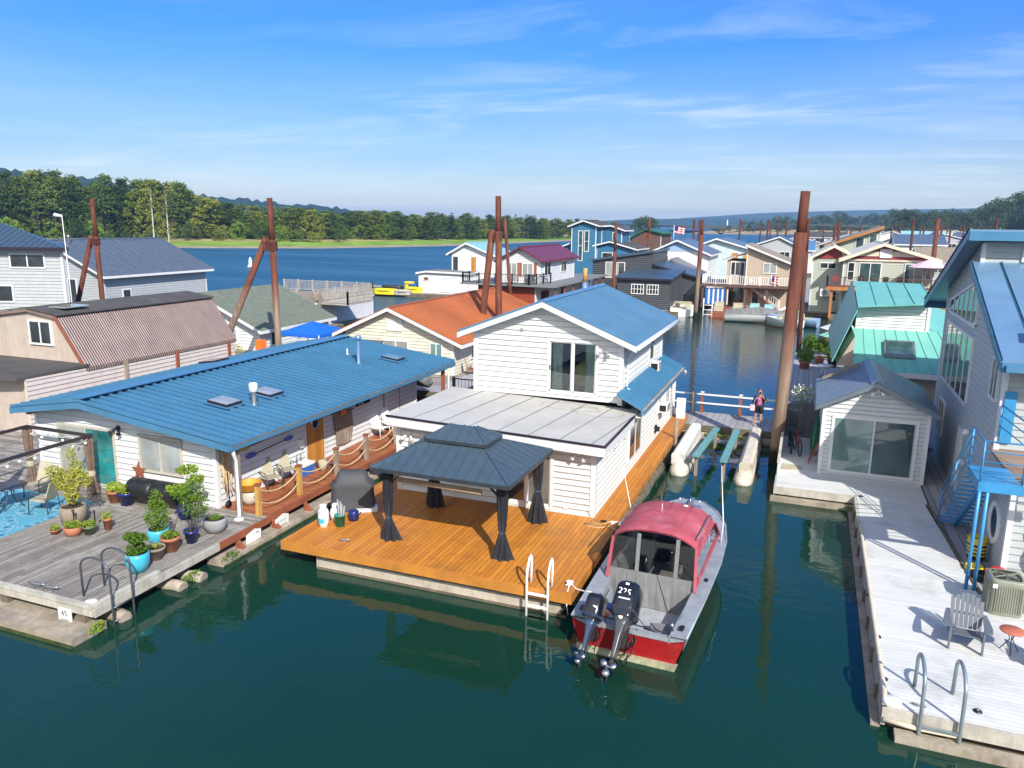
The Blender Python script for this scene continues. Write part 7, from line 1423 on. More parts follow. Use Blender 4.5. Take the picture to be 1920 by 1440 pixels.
# green shingle home, deck with rail and stair behind it
m, nt, out = _nt('shingle_green'); co = objco(nt); b_ = N(nt, 'ShaderNodeTexBrick', Scale=1., **{'Brick Width': .45, 'Row Height': .2, 'Mortar Size': .012}); nt.links.new(mapping(nt, co, (1, 1, 1), rot=(0, 0, R(90))), b_.inputs['Vector']); b_.inputs['Color1'].default_value = (.13, .15, .11, 1); b_.inputs['Color2'].default_value = (.17, .19, .14, 1); b_.inputs['Mortar'].default_value = (.06, .07, .05, 1)
c = mixc(nt, .5, b_.outputs[0], ramp(nt, noise(nt, co, 2.5, 6), [(.3, (.1, .12, .09)), (.7, (.2, .22, .17))])); bsdf(nt, out, c, .9, 0, bumpn(nt, noise(nt, co, 30, 3), .4, .01)); MATS['shingle_green'] = m
hs('white home with moss-green shingle roof between the two rusty pile frames', -46, -35.9, 43.9, 52.2, .5, [(-46, 2.2), (-40.9, 4.35), (-35.9, 2.15)], 'y', 'white_clap2', 'shingle_green', 'white_trim', [('f', -38.7, -37.8, .9, 2.0, 1, 1, 'glass_curtain'), ('r', 45, 46.2, .7, 2.0), ('r', 48, 49.5, .9, 1.9), ('r', 50.4, 51.5, .9, 1.9)], .22, .5, .5, cap=False)
t = hs('low white building carrying a railed roof terrace beside the green-roofed home', -50.5, -40.1, 56.3, 66, .4, [(-50.5, 2.45), (-40.1, 2.5)], 'y', 'white_clap2', 'old_wood', 'white_trim', [('f', -41.9, -40.9, 1.0, 2.2)], .22, .1, .1, th=.08, fh=.15)
paint('rail_grey', (.42, .38, .33), .8, vary=.2)
def balustrade(parent, pts, h, mat, sp=.16, post=1.8, bw=.04):
    mb = MB()
    for (a, b) in zip(pts, pts[1:]):
        a, b = Vector(a), Vector(b); L = (b-a).length; up = Vector((0, 0, h))
        mb.bar(a+up, b+up, .08, .05); mb.bar(a+up*.12, b+up*.12, .05, .05); n = int(L/sp)
        for i in range(n): p = a.lerp(b, (i+.5)/n); mb.bar(p+up*.12, p+up, bw, bw)
        for i in range(int(L/post)+2): p = a.lerp(b, min(1, i/(int(L/post)+1))); MB().bar(p, p+up*1.1, .12, .12).build('post', mat, parent)
    return mb.build('balusters', mat, parent)
balustrade(t, [(-40.1, 56.4, 2.6), (-40.1, 66, 2.6), (-50.5, 66, 2.6)], 1.0, 'rail_grey'); balustrade(t, [(-45, 56.3, 2.6), (-41.8, 56.3, 2.6)], 1.0, 'rail_grey')
mb = MB(); mb.box(-40.1, -37.1, 57.0, 61, 2.4, 2.52); mb.build('landing', 'rail_grey', t); balustrade(t, [(-40.1, 57.0, 2.5), (-37.1, 57.0, 2.5), (-37.1, 61, 2.5)], 1.0, 'rail_grey')
s = thing('staircase', 'open wooden stair rising to the railed roof terrace', 'stairs', (-40.5, 55.3, .5)); [mb_.build('tread', 'old_wood', s) for mb_ in [MB().box(-41.8+i*.24, -41.5+i*.24, 55.2, 56.2, .6+i*.19, .66+i*.19) for i in range(10)]]
for y in (55.2, 56.2): mb = MB(); mb.bar((-41.8, y, .5), (-39.4, y, 2.45), .06, .22); mb.bar((-41.8, y, 1.4), (-39.4, y, 3.4), .05, .07); mb.bar((-39.4, y, .3), (-39.4, y, 3.6), .16, .16); mb.build('stringer', 'old_wood', s)
# blue pop-up canopy
t = thing('canopy_tent', 'bright blue pop-up canopy on thin white legs between the pile frame and the cream home', 'canopy', (-29.7, 41.7, .6)); paint('tent_blue', (.01, .13, .6), .6, vary=.1)
mb = MB(); cs = [(-31.2, 40.0), (-28.2, 40.0), (-28.2, 43.0), (-31.2, 43.0)]; ap = (-29.7, 41.5, 3.25)
for k in range(4): a, b = cs[k], cs[(k+1) % 4]; mb.add([(*a, 2.62), (*b, 2.62), ap], [(0, 1, 2)]); mb.add([(*a, 2.62), (*b, 2.62), (*b, 2.4), (*a, 2.4)], [(0, 1, 2, 3)])
mb.build('fabric', 'tent_blue', t)
for a in cs: mb = MB(); mb.box(a[0]-.03, a[0]+.03, a[1]-.03, a[1]+.03, .6, 2.6); mb.build('leg', 'white_trim', t)
mb = MB(); mb.box(-36, -19, 38.2, 44, -.2, .58); struct(mb, 'dock_platform', 'deck_grey')
for x, c, lab, rz in ((-30.6, 'black', 'black bicycle under the blue canopy, leftmost of the row', 80), (-29.9, 'blue_plastic', 'blue bicycle under the blue canopy', 70), (-29.0, 'pink_cloth', 'pink bicycle near the right leg of the blue canopy', 60), (-28.3, 'navy_glaze', 'dark blue bicycle right of the blue canopy', 75)): bicycle((x, 41.2, .6), R(rz), lab, c)
bicycle((-35.2, 38.9, .6), R(70), 'black bicycle leaning beside the brown home, left of the pile frame', 'black')
t = thing('toy_slide', 'orange and yellow plastic play slide by the rusty pile frame', 'toy', (-32.5, 40, .6)); mb = MB(); mb.box(-33.1, -32.6, 40, 40.5, .6, 2.0); mb.build('tower', 'orange_plastic', t); mb = MB(); mb.prism([(-32.6, 40, .6), (-32.6, 40, 1.3), (-31.7, 40, .6)], (0, .5, 0)); mb.ball((-32.9, 39.8, .8), .3, 10); mb.build('slide', 'yellow_plastic', t)
pot_plant(-33.6, 39.0, .6, cone(.3, .4), 'post_wood', 'yellow-leaved plant in a wooden tub beside the play slide', [(0, 0, .8, .35, .3, .4, 120, .12)])
leafs_mat[0] = 'leaf_red'; pot_plant(-23.5, 38.7, .6, cone(.35, .5), 'black', 'tall red-leaved plant in front of the cream home beside the tall blue flue', [(0, 0, 1.5, .5, .3, .6, 140, .16), (.6, 0, 1.1, .3, .2, .5, 70, .16)], [[(0, 0, .4), (0, 0, 1.6)], [(0, 0, .4), (.6, 0, 1.2)]]); leafs_mat[0] = 'leaf_pot'
for x0, lab in ((-28.0, 'grey storage shed with a flat dark lid right of the blue canopy'), (-26.0, 'pale grey storage cabinet left of the red-leaved plant')):
    t = thing('storage_shed', lab, 'shed', (x0+.8, 40.6, .6)); mb = MB(); mb.box(x0, x0+1.7, 39.9, 41.0, .6, 2.1); mb.build('body', 'old_wood' if x0 < -27 else 'rail_grey', t); mb = MB(); mb.prism([(x0-.1, 39.8, 2.1), (x0+1.8, 39.8, 2.1), (x0+1.8, 41.0, 2.35), (x0-.1, 41.0, 2.35)], (0, 0, .06)); mb.build('roof', 'gz_roof', t)
t = thing('boat', 'grey tarpaulin over a small boat behind the left home roof', 'boat', (-20.5, 36.2, .9)); mb = MB(); mb.tube([(-23.2, 35.9, 1.6), (-22, 35.9, 1.9), (-20.5, 35.9, 2.0), (-19, 35.9, 1.6), (-18.4, 35.9, 1.1)], [.2, .55, .7, .6, .2], 10); paint('tarp', (.22, .22, .21), .5, vary=.4, scale=5, bump=.8, bscale=6); mb.build('tarpaulin', 'tarp', t)
# cream home with orange roof
t = hs('cream home with a bright orange ribbed metal roof between the blue roofs', -26.9, -19.55, 41.1, 57, .5, [(-26.9, 2.95), (-23.7, 4.4), (-19.55, 2.75)], 'y', 'cream_clap', 'orange_roof', 'white_trim', [('f', -24.3, -22.5, .8, 2.5, 2, 1, 'glass_curtain'), ('f', -21.1, -20.2, 1.3, 2.5, 2, 1, 'glass_green'), ('r', 43.5, 44.6, 1.2, 2.4), ('f', -24.0, -22.9, 3.05, 3.75, 2, 1, 'white_trim')], .2, .75, .45, ribs=.32, fh=.2, capmat='red_wood')
patio_chair(-18.7, 42.0, R(120), 'dark wooden chair on the side porch of the cream home, left one', None, 'red_wood', 'red_wood').location.z = .5; patio_chair(-18.4, 42.9, R(110), 'dark wooden chair on the side porch of the cream home, right one', None, 'red_wood', 'red_wood').location.z = .5
mb = MB(); mb.box(-19.5, -13, 38.2, 52, -.2, .57); struct(mb, 'side_platform', 'dock_grey')
t = thing('fence', 'low black metal gate rail between the two blue-roofed homes', 'fence', (-15.6, 34.6, .6)); balustrade(t, [(-17, 35.8, .6), (-14.2, 35.8, .6)], 1.0, 'black', .18, 3, .02)
# maroon roof home
t = hs('white home with maroon roof and rust-red ground floor behind the central pile', -29.3, -25, 72.5, 84, 3.7, [(-29.3, 6.0), (-27, 7.2), (-25, 6.1)], 'y', 'white_clap2', 'maroon_roof', 'maroon_roof', [('f', -28.6, -28.3+.9, 3.75, 5.7, 2, 1, 'glass_curtain'), ('f', -26.9, -25.7, 4.4, 5.7, 2, 1, 'glass_curtain'), ('r', 73.6, 75.6, 4.4, 5.8), ('r', 79, 81, 4.5, 5.8)], .22, .45, .5, fh=.14, floatd=0)
[MB().box(x, x+.25, 72.42, 72.48, z, 5.72).build('shutter', 'red_wood', t) for x, z in ((-27.5, 3.8), (-27.18, 4.4), (-25.62, 4.4))]
mb = MB(); mb.box(-32.6, -22.6, 70.2, 90, 3.55, 3.7); mb.build('deck_roof', 'membrane_seam', t); mb = MB(); mb.box(-31, -25, 71.0, 88, .5, 3.55); paint('rust_red', (.3, .05, .018), .6, vary=.15); mb.build('lower_wall', 'rust_red', t); mb = MB(); mb.box(-25, -24.9, 71, 88, .5, 3.5); mb.build('side_wall', 'white_clap2', t); [MB().box(-23, -22.85, y, y+.15, .4, 3.55).build('porch_post', 'red_wood', t) for y in range(71, 90, 3)]
win(t, WF('r', -24.9), 72.5, 74.8, 1.6, 3.0, 2, 1, 'rust_red', 'glass_dark', .12); win(t, WF('r', -24.9), 79, 80.2, 1.0, 3.0, 1, 1, 'rust_red', 'glass_dark', .12); balustrade(t, [(-32.4, 72, 3.7), (-32.4, 70.4, 3.7), (-25.4, 70.4, 3.7), (-24.4, 74, 3.7)], .95, 'black', .2, 1.8, .02); mb = MB(); mb.box(-33, -22, 69.6, 91, -.3, .4); mb.build('float', 'log_dark', t)
mb = MB(); mb.box(-27.3+1.2, -25.2, 70.9, 71.5, 3.7, 4.7); single(mb, 'condenser_unit', 'steel', 'grey condenser on the roof deck of the maroon-roofed home', 'air conditioner', (-25.7, 71.2, 3.7))
mb = MB(); mb.tube([(-16.9, 60, 3.2), (-16.9, 60, 5.0)], .22, 10); mb.cur = 1; mb.tube([(-16.9, 60, 5.0), (-16.9, 60, 6.1)], .18, 10); single(mb, 'mooring_post', ['roof_lblue', 'post_wood'], 'blue and yellow capped post rising behind the white home roof', 'post', (-16.9, 60, 3.2))
# white home with pale teal roof and boathouse
paint('teal_pale', (.25, .48, .5), .5); t = hs('white home with pale teal roof on the outer river side', -44.5, -38, 93.3, 100, .5, [(-44.5, 5.7), (-42.3, 6.9), (-38, 5.3)], 'y', 'white_trim', 'teal_pale', 'white_trim', [('f', -44.4, -43.5, 2.9, 5.2, 1, 1), ('f', -41.8, -40.9, 2.9, 5.2, 1, 1, 'door_wood')], None, .6, .5, floatd=0)
hs('low white boathouse with grey lid roof at the river edge', -47.7, -40.9, 90, 93, .4, [(-47.7, 3.1), (-46.5, 3.3), (-40.9, 3.2)], 'y', 'white_trim', 'membrane_seam', 'white_trim', [('f', -47, -46.2, 2.1, 2.6, 1, 1, 'rust_pile'), ('f', -44.6, -42, .7, 2.6, 1, 1, 'white_clap2')], None, .3, .3)
# modern blue home
paint('home_blue', (.035, .15, .27), .5, vary=.08); t = hs('tall bright blue modern home with white trim and dark roofs', -32.6, -29, 108, 115, .5, [(-32.6, 9.3), (-30.8, 9.95), (-29, 9.4)], 'y', 'home_blue', 'asphalt_roof', 'white_trim', [('f', -31.6, -30.9, 4.3, 8.6, 1, 2, 'glass_mirror'), ('f', -30.7, -30.0, 5.6, 8.6, 1, 2, 'glass_mirror')], None, .5, .5, fh=.18, floatd=.5)
hs('blue lower wing with dark roof right of the tall blue tower', -29, -23.6, 108.5, 116, .5, [(-29, 6.6), (-27, 7.1), (-23.6, 6.2)], 'y', 'home_blue', 'asphalt_roof', 'white_trim', [('f', -28.2, -26.6, 4.5, 5.6, 1, 1), ('r', 110, 112, 4.6, 5.8)], None, .5, .5, fh=.18, floatd=.5); hs('blue wing with sloping dark roof left of the tall blue tower', -36.5, -32.6, 109, 116, .5, [(-36.5, 5.4), (-32.6, 6.9)], 'y', 'home_blue', 'asphalt_roof', 'white_trim', [], None, .4, .5, fh=.18, floatd=.5)
hs('blue upper block with dark roof behind the tall blue tower', -29, -26, 111, 116, 6.5, [(-29, 9.2), (-27.5, 9.3), (-26, 8.8)], 'y', 'home_blue', 'asphalt_roof', 'white_trim', [('f', -27.4, -26.7, 7.2, 8.4, 1, 1)], None, .5, .5, fh=.18, floatd=0)
# black home
t = hs('long black home with shallow dark roof and a white glass door', -25, -17.8, 92, 102, .5, [(-25, 5.3), (-17.8, 6.45)], 'y', 'charcoal', 'gz_roof', 'gz_roof', [('f', -23.4, -22.0, 3.2, 5.1, 1, 1, 'glass_curtain'), ('f', -21.9, -21.0, 3.2, 5.1, 1, 1)], .25, .2, .3, floatd=1, corner=None)
hs('low black home with two white cross-barred windows and dark metal roof', -20, -14.2, 84, 92, .5, [(84, 3.8), (92, 4.3)], 'x', 'charcoal', 'gz_roof', 'dark_edge', [('f', -18.4, -17.0, 2.1, 3.2, 4, 2), ('f', -16.7, -15.4, 2.1, 3.2, 4, 2)], .2, .35, .3, ribs=.6, corner=None); hs('black home with long sloping dark roof behind the cross-barred windows', -18.5, -12.5, 92.5, 101, .5, [(-18.5, 5.1), (-12.5, 3.6)], 'y', 'charcoal', 'gz_roof', 'dark_edge', [], .2, .35, .4, corner=None)
# light blue gabled homes
paint('sky_blue', (.3, .45, .68), .5); paint('pale_teal', (.55, .66, .68), .5, dirt=.1)
t = hs('white boathouse with light blue gable and pale roof', -21.7, -13.6, 110, 122, .5, [(-21.7, 5.7), (-17.85, 7.45), (-13.6, 5.7)], 'y', 'white_trim', 'metal_bluegrey', 'white_trim', [('f', -20.9, -19.0, 4.5, 5.3, 2, 1)], None, .5, .6); mb = MB(); mb.prism([(-21.2, 109.95, 5.95), (-14.1, 109.95, 5.95), (-17.85, 109.95, 7.3)], (0, .04, 0)); mb.build('gable_panel', 'sky_blue', t)
t = hs('lower blue-gabled boathouse with grey roof in front of the white one', -20.0, -13.4, 103, 108, .5, [(-20, 3.9), (-17.4, 5.1), (-13.4, 3.2)], 'y', 'white_trim', 'membrane_seam', 'membrane_seam', [], None, .3, .4, floatd=.6); mb = MB(); mb.prism([(-19.8, 102.95, 3.8), (-14.2, 102.95, 3.4), (-17.4, 102.95, 4.95)], (0, .04, 0)); mb.build('gable_panel', 'sky_blue', t)
hs('pale teal two-storey home with grey roof behind the beige home', -18, -8.6, 125, 140, .5, [(-18, 6.1), (-14.3, 7.5), (-8.6, 5.9)], 'y', 'pale_teal', 'metal_bluegrey', 'white_trim', [('f', -12, -10.9, 3.6, 5.5, 1, 1, 'door_wood'), ('f', -10.3, -9.3, 3.9, 5.5, 1, 1, 'door_wood')], None, .5, .6)
# beige home with balcony
paint('beige', (.46, .37, .28), .6, vary=.06); paint('brown_trim', (.12, .07, .05), .6); t = hs('beige home with a steep slanting roof and a long white-railed balcony', -7.1, -2.3, 92, 101, .5, [(-7.1, 7.35), (-2.3, 5.5)], 'y', 'beige', 'old_wood', 'white_trim', [('f', -5.3, -3.8, 4.3, 5.5, 2, 1, 'glass_curtain')], None, .15, .6, fh=.2, floatd=0, cap=False)
mb = MB(); mb.box(-9.3, -7.1, 93, 100, .5, 5.6); mb.prism([(-9.8, 92.6, 5.6), (-7.1, 92.6, 6.4), (-7.1, 92.6, 6.55), (-9.8, 92.6, 5.75)], (0, 7, 0)); mb.build('side_wing', 'beige', t); win(t, WF('f', 93), -8.9, -7.3, 3.9, 5.5, 3, 1, 'white_trim', 'glass_dark', .1)
mb = MB(); mb.box(-11.8, -2.2, 89.8, 92, 2.8, 3.05); mb.box(-11.8, -9.3, 92, 99, 2.8, 3.05); [mb.box(x, x+.18, 90, 90.18, .4, 2.8) for x in (-11.6, -9, -6.9, -4.6, -2.5)]; mb.build('balcony', 'brown_trim', t); balustrade(t, [(-11.7, 98, 3.05), (-11.7, 89.9, 3.05), (-2.2, 89.9, 3.05)], .95, 'white_trim', .24, 1.9, .07)
mb = MB(); mb.box(-10, -2, 84, 100, -.3, .45); mb.build('float', 'red_wood', t); win(t, WF('f', 92), -6.3, -5.5, .6, 2.5, 1, 1, 'white_trim', 'glass_dark', .08); win(t, WF('f', 93), -9.1, -7.4, .6, 2.6, 2, 1, 'brown_trim', 'glass_dark', .08)
s = thing('staircase', 'wooden stair with pale balusters descending under the beige home balcony', 'stairs', (-4.5, 91, .5)); mb = MB(); mb.bar((-6.4, 90.8, 2.8), (-3.2, 90.8, .5), .08, .3); mb.bar((-6.4, 91.8, 2.8), (-3.2, 91.8, .5), .08, .3); [mb.box(-6.3+i*.31, -6.0+i*.31, 90.8, 91.8, 2.6-i*.23, 2.66-i*.23) for i in range(10)]; mb.build('flight', 'beige', s); balustrade(s, [(-6.4, 90.75, 2.8), (-3.2, 90.75, .5)], .9, 'white_trim', .3, 2, .05)
paint('flag_red', (.5, .04, .05), .8); paint('flag_blue', (.03, .05, .25), .8)
def flag(x, y, z, w_, h_, lab, ph=4.):
    t = thing('flag', lab, 'flag', (x, y, z)); mb = MB(); mb.tube([(x, y, z-ph), (x, y, z+.1)], .04, 6); mb.build('pole', 'white_plastic', t); mb = MB(); n = 12
    P_ = lambda i, v: (x+w_*i/n*.9, y+.1*math.sin(i*1.1), z-h_*v-.12*w_*i/n)
    for r in range(7):
        for i in range(n): mb.cur = 2 if (r < 4 and i < 5) else (r % 2); mb.add([P_(i, r/7), P_(i+1, r/7), P_(i+1, (r+1)/7), P_(i, (r+1)/7)], [(0, 1, 2, 3)])
    mb.build('cloth', ['flag_red', 'white_plastic', 'flag_blue'], t)
flag(-19.8, 118, 9.4, 1.7, 1.1, 'striped red, white and blue flag flying above the light blue gabled boathouse', 3); flag(-4.2, 89.8, 4.2, .9, .9, 'small striped flag hanging on the white balcony rail of the beige home', .9)
# items on the red dock
for x, y, c, lab in ((-9.3, 86, 'cushion', 'tan wicker armchair on the red dock, leftmost of the seats'), (-7.3, 85.6, 'cushion', 'tan wicker armchair with a blue towel on the red dock'), (-5.6, 86, 'teal_pale', 'light blue garden chair on the red dock'), (-4.1, 85.5, 'teal_pale', 'light blue garden chair on the red dock beside the colourful floats')):
    t = thing('armchair', lab, 'chair', (x, y, .45)); mb = MB(); mb.cbox((x, y, .75), (1.0, .9, .5), .3); mb.build('seat', c, t); mb = MB(); mb.cbox((x+.1, y+.4, 1.1), (1.0, .15, .7), .3); mb.build('backrest', c, t)
for i, (x, c) in enumerate(((-2.9, 'white_plastic'), (-2.1, 'orange_plastic'), (-1.9, 'aqua_glaze'), (-1.6, 'lime_float'))):
    paint('lime_float', (.4, .6, .05), .4); mb = MB(); mb.tube([(x-.9, 84.6+i*.25, .6+.12*i), (x+.8, 85.0+i*.3, .75+.2*(3-i))], .14, 8); mb.cbox((x, 85+i*.25, .55+.12*i), (1.7, .8, .12), .15); single(mb, 'pool_float', c, ['white', 'orange', 'aqua', 'lime'][i]+' pool float in the pile on the red dock near the tall pile', 'float', (x, 85, .5))
t = thing('ladder', 'white folding ladder rising from the red dock into the water', 'ladder', (-10, 83.5, .4)); mb = MB(); [mb.tube([(x, 83.4, -.3), (x, 83.6, 2.0)], .06, 6) for x in (-10.5, -9.6)]; [mb.tube([(-10.5, 83.5, z), (-9.6, 83.5, z)], .05, 6) for z in (.3, .8, 1.3)]; mb.build('frame', 'white_plastic', t)
mb = MB(); [mb.box(x, x+.3, 90.1, 90.2, .8, 2.6) for x in [-11.2+i*.5 for i in range(5)]]; mb.cur = 1; [mb.box(x+.3, x+.5, 90.1, 90.2, .8, 2.6) for x in [-11.2+i*.5 for i in range(5)]]; single(mb, 'striped_blind', ['blue_plastic', 'white_trim'], 'blue and white striped blind under the balcony of the beige home', 'blind', (-10, 90.1, .8))
def runabout(x, y, L, B, rz, lab, top=None, hull='white_plastic', blueband=None):
    t = thing('motorboat', lab, 'boat', (x, y, 0), None, True, rz); mb = MB(); mb.smooth = True; vs = []
    S = [(0, .5, .42, .75), (.3, .5, .42, .8), (.6, .46, .34, .85), (.85, .28, .15, .95), (1, .03, .01, 1.0)]
    for (f, g, c, z) in S: vs += [(-g*B, f*L, z), (-c*B, f*L, .1), (0, f*L, -.1+.3*f), (c*B, f*L, .1), (g*B, f*L, z)]
    mb.add(vs, [(i*5+k, i*5+k+1, i*5+6+k, i*5+5+k) for i in range(4) for k in range(4)]); mb.add([vs[k] for k in range(5)], [(0, 1, 2, 3, 4)]); mb.build('hull', hull, t)
    mb = MB(); mb.add([(-.5*B, 0, .76), (.5*B, 0, .76), (.5*B, .3*L, .8), (.46*B, .6*L, .85), (.28*B, .85*L, .95), (0, L, 1.0), (-.28*B, .85*L, .95), (-.46*B, .6*L, .85), (-.5*B, .3*L, .8)], [tuple(range(9))]); mb.build('deck', hull, t)
    if top: mb = MB(); mb.add([(-.52*B, -.1, .7), (.52*B, -.1, .7), (.48*B, .6*L, .86), (.3*B, .85*L, .96), (0, L, 1.0), (-.3*B, .85*L, .96), (-.48*B, .6*L, .86), (0, .45*L, 1.55), (0, .1, 1.2)], [(0, 1, 8), (1, 2, 7, 8), (2, 3, 7), (3, 4, 7), (4, 5, 7), (5, 6, 7), (6, 0, 8, 7)]); mb.build('cover', top, t)
    else: mb = MB(); mb.box(-.38*B, .38*B, .12*L, .55*L, .77, .82); [mb.box(x_, x_+.5, .3*L, .3*L+.5, .82, 1.2) for x_ in (-.8, .3)]; mb.prism([(-.42*B, .58*L, .86), (.42*B, .58*L, .86), (.35*B, .55*L, 1.3), (-.35*B, .55*L, 1.3)], (0, .03, 0)); mb.build('interior', 'cushion', t)
    return t
runabout(-12.6, 83, 6.5, 2.6, R(8), 'white open runabout moored beside the low black home'); runabout(-8.0, 81.6, 7.6, 2.0, R(-88), 'white ski boat under a dark grey cover in front of the red dock', 'tarp'); runabout(.9, 80, 5, 2.2, R(80), 'small blue and white boat beside the sage green home', None, 'sky_blue'); runabout(-.6, 78, 3.5, 1.6, R(70), 'white dinghy beside the tall rusty pile', None)
for i, (x, y, w_, l_, h_, rz, c, lab) in enumerate(((-54.3, 90.3, 3.4, 1.3, .75, .1, 'canvas_grey', 'covered pale float at the outer end of the raft'), (-51.6, 90.0, 3.0, 1.3, .9, -.1, 'charcoal', 'dark covered float in the middle of the raft'), (-51.8, 88.6, 3.2, 1.4, .55, .05, 'yellow_plastic', 'bright yellow inflatable at the front of the raft'), (-49.4, 88.7, 2.2, 1.1, .5, .2, 'rail_grey', 'pale grey float right of the yellow inflatable'), (-48.4, 90.0, 2.4, 1.2, .8, .1, 'yellow_plastic', 'yellow inflatable beside the white boathouse'), (-48.9, 91.6, 2.0, 1.2, 1.1, 0, 'blue_plastic', 'blue float behind the yellow inflatable'), (-50.2, 92.0, 1.2, 1.0, 1.3, .3, 'yellow_plastic', 'small heap of yellow floats at the back of the raft'))):
    mb = MB(); c_ = Matrix.Rotation(rz, 3, 'Z'); P_ = [c_ @ Vector((math.copysign(abs(math.cos(a))**.5, math.cos(a))*w_/2, math.copysign(abs(math.sin(a))**.5, math.sin(a))*l_/2, 0))+Vector((x, y, .25)) for a in [2*math.pi*k/16 for k in range(16)]]; mb.prism(P_, (0, 0, h_)); mb.tube([c_ @ Vector((w_*.5*math.cos(a), l_*.5*math.sin(a), 0))+Vector((x, y, .25+h_)) for a in [2*math.pi*k/14 for k in range(15)]], .16, 6, False); single(mb, 'pool_float', c, lab, 'float', (x, y, .25), 'floats rafted by the white boathouse')
mb = MB(); mb.box(-54, -47, 88.5, 94, -.1, .3); struct(mb, 'float_platform', 'log_dark')
# sage green home with cream trim
paint('sage', (.42, .45, .36), .55, vary=.05); paint('cream', (.68, .62, .48), .5); paint('barn_red', (.26, .035, .04), .6); paint('cedar', (.42, .17, .05), .55, vary=.15)
t = hs('sage green home with broad cream gable and a cedar-edged balcony', 2.9, 11.3, 88, 100, .5, [(2.9, 6.4), (6.5, 7.9), (11.3, 6.5)], 'y', 'sage', 'cream', 'cream', [('f', 3.3, 4.0, 4.1, 6.0, 1, 2), ('f', 4.4, 6.5, 3.85, 6.0, 2, 1, 'glass_mirror'), ('f', 8.6, 10.4, 3.9, 6.0, 2, 1, 'glass_mirror'), ('f', 10.5, 11.1, 4.4, 5.8, 1, 2)], .22, .5, .7, fh=.3, floatd=1)
mb = MB(); mb.prism([(3.0, 87.9, 6.3), (11.2, 87.9, 6.3), (6.5, 87.9, 7.75)], (0, .08, 0)); mb.build('gable_shingles', 'barn_red', t); mb = MB(); mb.prism([(4.0, 87.85, 6.65), (10.2, 87.85, 6.65), (8.2, 87.85, 7.2), (4.9, 87.85, 7.1)], (0, .04, 0)); mb.box(3, 11.2, 87.85, 87.9, 6.15, 6.32); mb.build('gable_band', 'cream', t); win(t, WF('f', 87.85), 6.2, 7.3, 6.5, 7.4, 1, 1, 'white_trim', 'white_trim', .12)
mb = MB(); mb.box(1.4, 12.4, 85.2, 88, 3.45, 3.62); mb.build('balcony_floor', 'barn_red', t); mb = MB(); mb.box(1.4, 12.4, 85.1, 85.2, 3.25, 3.6); [mb.box(x, x+.25, 85.3, 85.55, .4, 3.3) for x in (1.8, 10.7, 12.0)]; mb.build('balcony_frame', 'cedar', t); balustrade(t, [(1.45, 88, 3.62), (1.45, 85.2, 3.62), (12.4, 85.2, 3.62), (12.4, 88, 3.62)], .95, 'brown_trim', .25, 1.8, .03)
t = hs('narrow sage green wing with a red and cream gable left of the broad one', -.1, 2.9, 90.5, 100, .5, [(-.1, 6.45), (1.9, 7.55), (3.2, 6.9)], 'y', 'sage', 'cream', 'cream', [('f', .6, 2.3, 5.1, 5.8, 2, 1), ('f', 2.0, 2.6, 1.6, 2.9, 1, 2)], .22, .35, .8, fh=.25, floatd=1); mb = MB(); mb.prism([(.1, 90.4, 6.2), (2.9, 90.4, 6.2), (2.6, 90.4, 6.9), (1.9, 90.4, 7.4)], (0, .06, 0)); mb.build('gable_shingles', 'barn_red', t)
t = thing('heat_pump', 'white heat pump unit on the wall under the cedar balcony', 'air conditioner', (1.4, 90.3, 2.6)); mb = MB(); mb.box(.9, 1.9, 90.0, 90.45, 2.2, 3.0); mb.build('case', 'white_plastic', t); mb = MB(); mb.lathe([(.001, -.02), (.3, -.02)], (1.3, 90.0, 2.6), 16, 'y'); mb.build('fan', 'grey_plastic', t)
def parasol(x, y, z, r_, col, lab, ph=2.2, n=8):
    t = thing('parasol', lab, 'parasol', (x, y, z-ph)); mb = MB(); mb.add([(x, y, z+.3*r_)]+[(x+math.cos(a)*r_, y+math.sin(a)*r_, z-.12*r_) for a in [2*math.pi*k/n for k in range(n)]], [(0, k+1, (k+1) % n+1) for k in range(n)]); mb.build('canopy', col, t); mb = MB(); mb.tube([(x, y, z-ph), (x, y, z+.3*r_)], .03, 6); mb.build('pole', 'old_wood', t)
parasol(10.6, 86.2, 6.0, 1.9, 'bag_pink', 'pale pink parasol on the cedar-edged balcony'); parasol(2.1, 58.5, 2.75, 1.35, 'cushion' if 0 else 'white_trim', 'white parasol on the dock left of the turquoise roof'); parasol(1.9, 55.5, 2.6, 1.2, 'mint', 'mint green parasol on the dock left of the turquoise roof, below the white one') if paint('mint', (.25, .6, .42), .7) else 0
for i, x in enumerate((2.2, 4.6, 6.9, 8.2)): t = thing('balcony_chair', 'dark chair on the cedar-edged balcony of the sage home', 'chair', (x, 86.5, 3.62), 'chairs on the cedar balcony'); mb = MB(); mb.cbox((x, 86.5, 4.0), (.55, .55, .1)); mb.build('seat', 'brown_trim', t); mb = MB(); mb.cbox((x, 86.8, 4.3), (.55, .1, .7)); mb.build('backrest', ['barn_red', 'black', 'black', 'brown_trim'][i], t)
hs('sage home with a long slanting orange timber roof edge behind the cream gables', 1.5, 8.3, 120, 130, .5, [(1.5, 7.0), (8.3, 9.5)], 'y', 'sage', 'old_wood', 'cedar', [('f', 5.2, 6.3, 6.4, 8.1, 1, 1, 'glass_mirror'), ('f', 6.9, 7.9, 6.4, 8.6, 1, 1, 'glass_mirror')], None, .3, .8, fh=.35, cap=False)
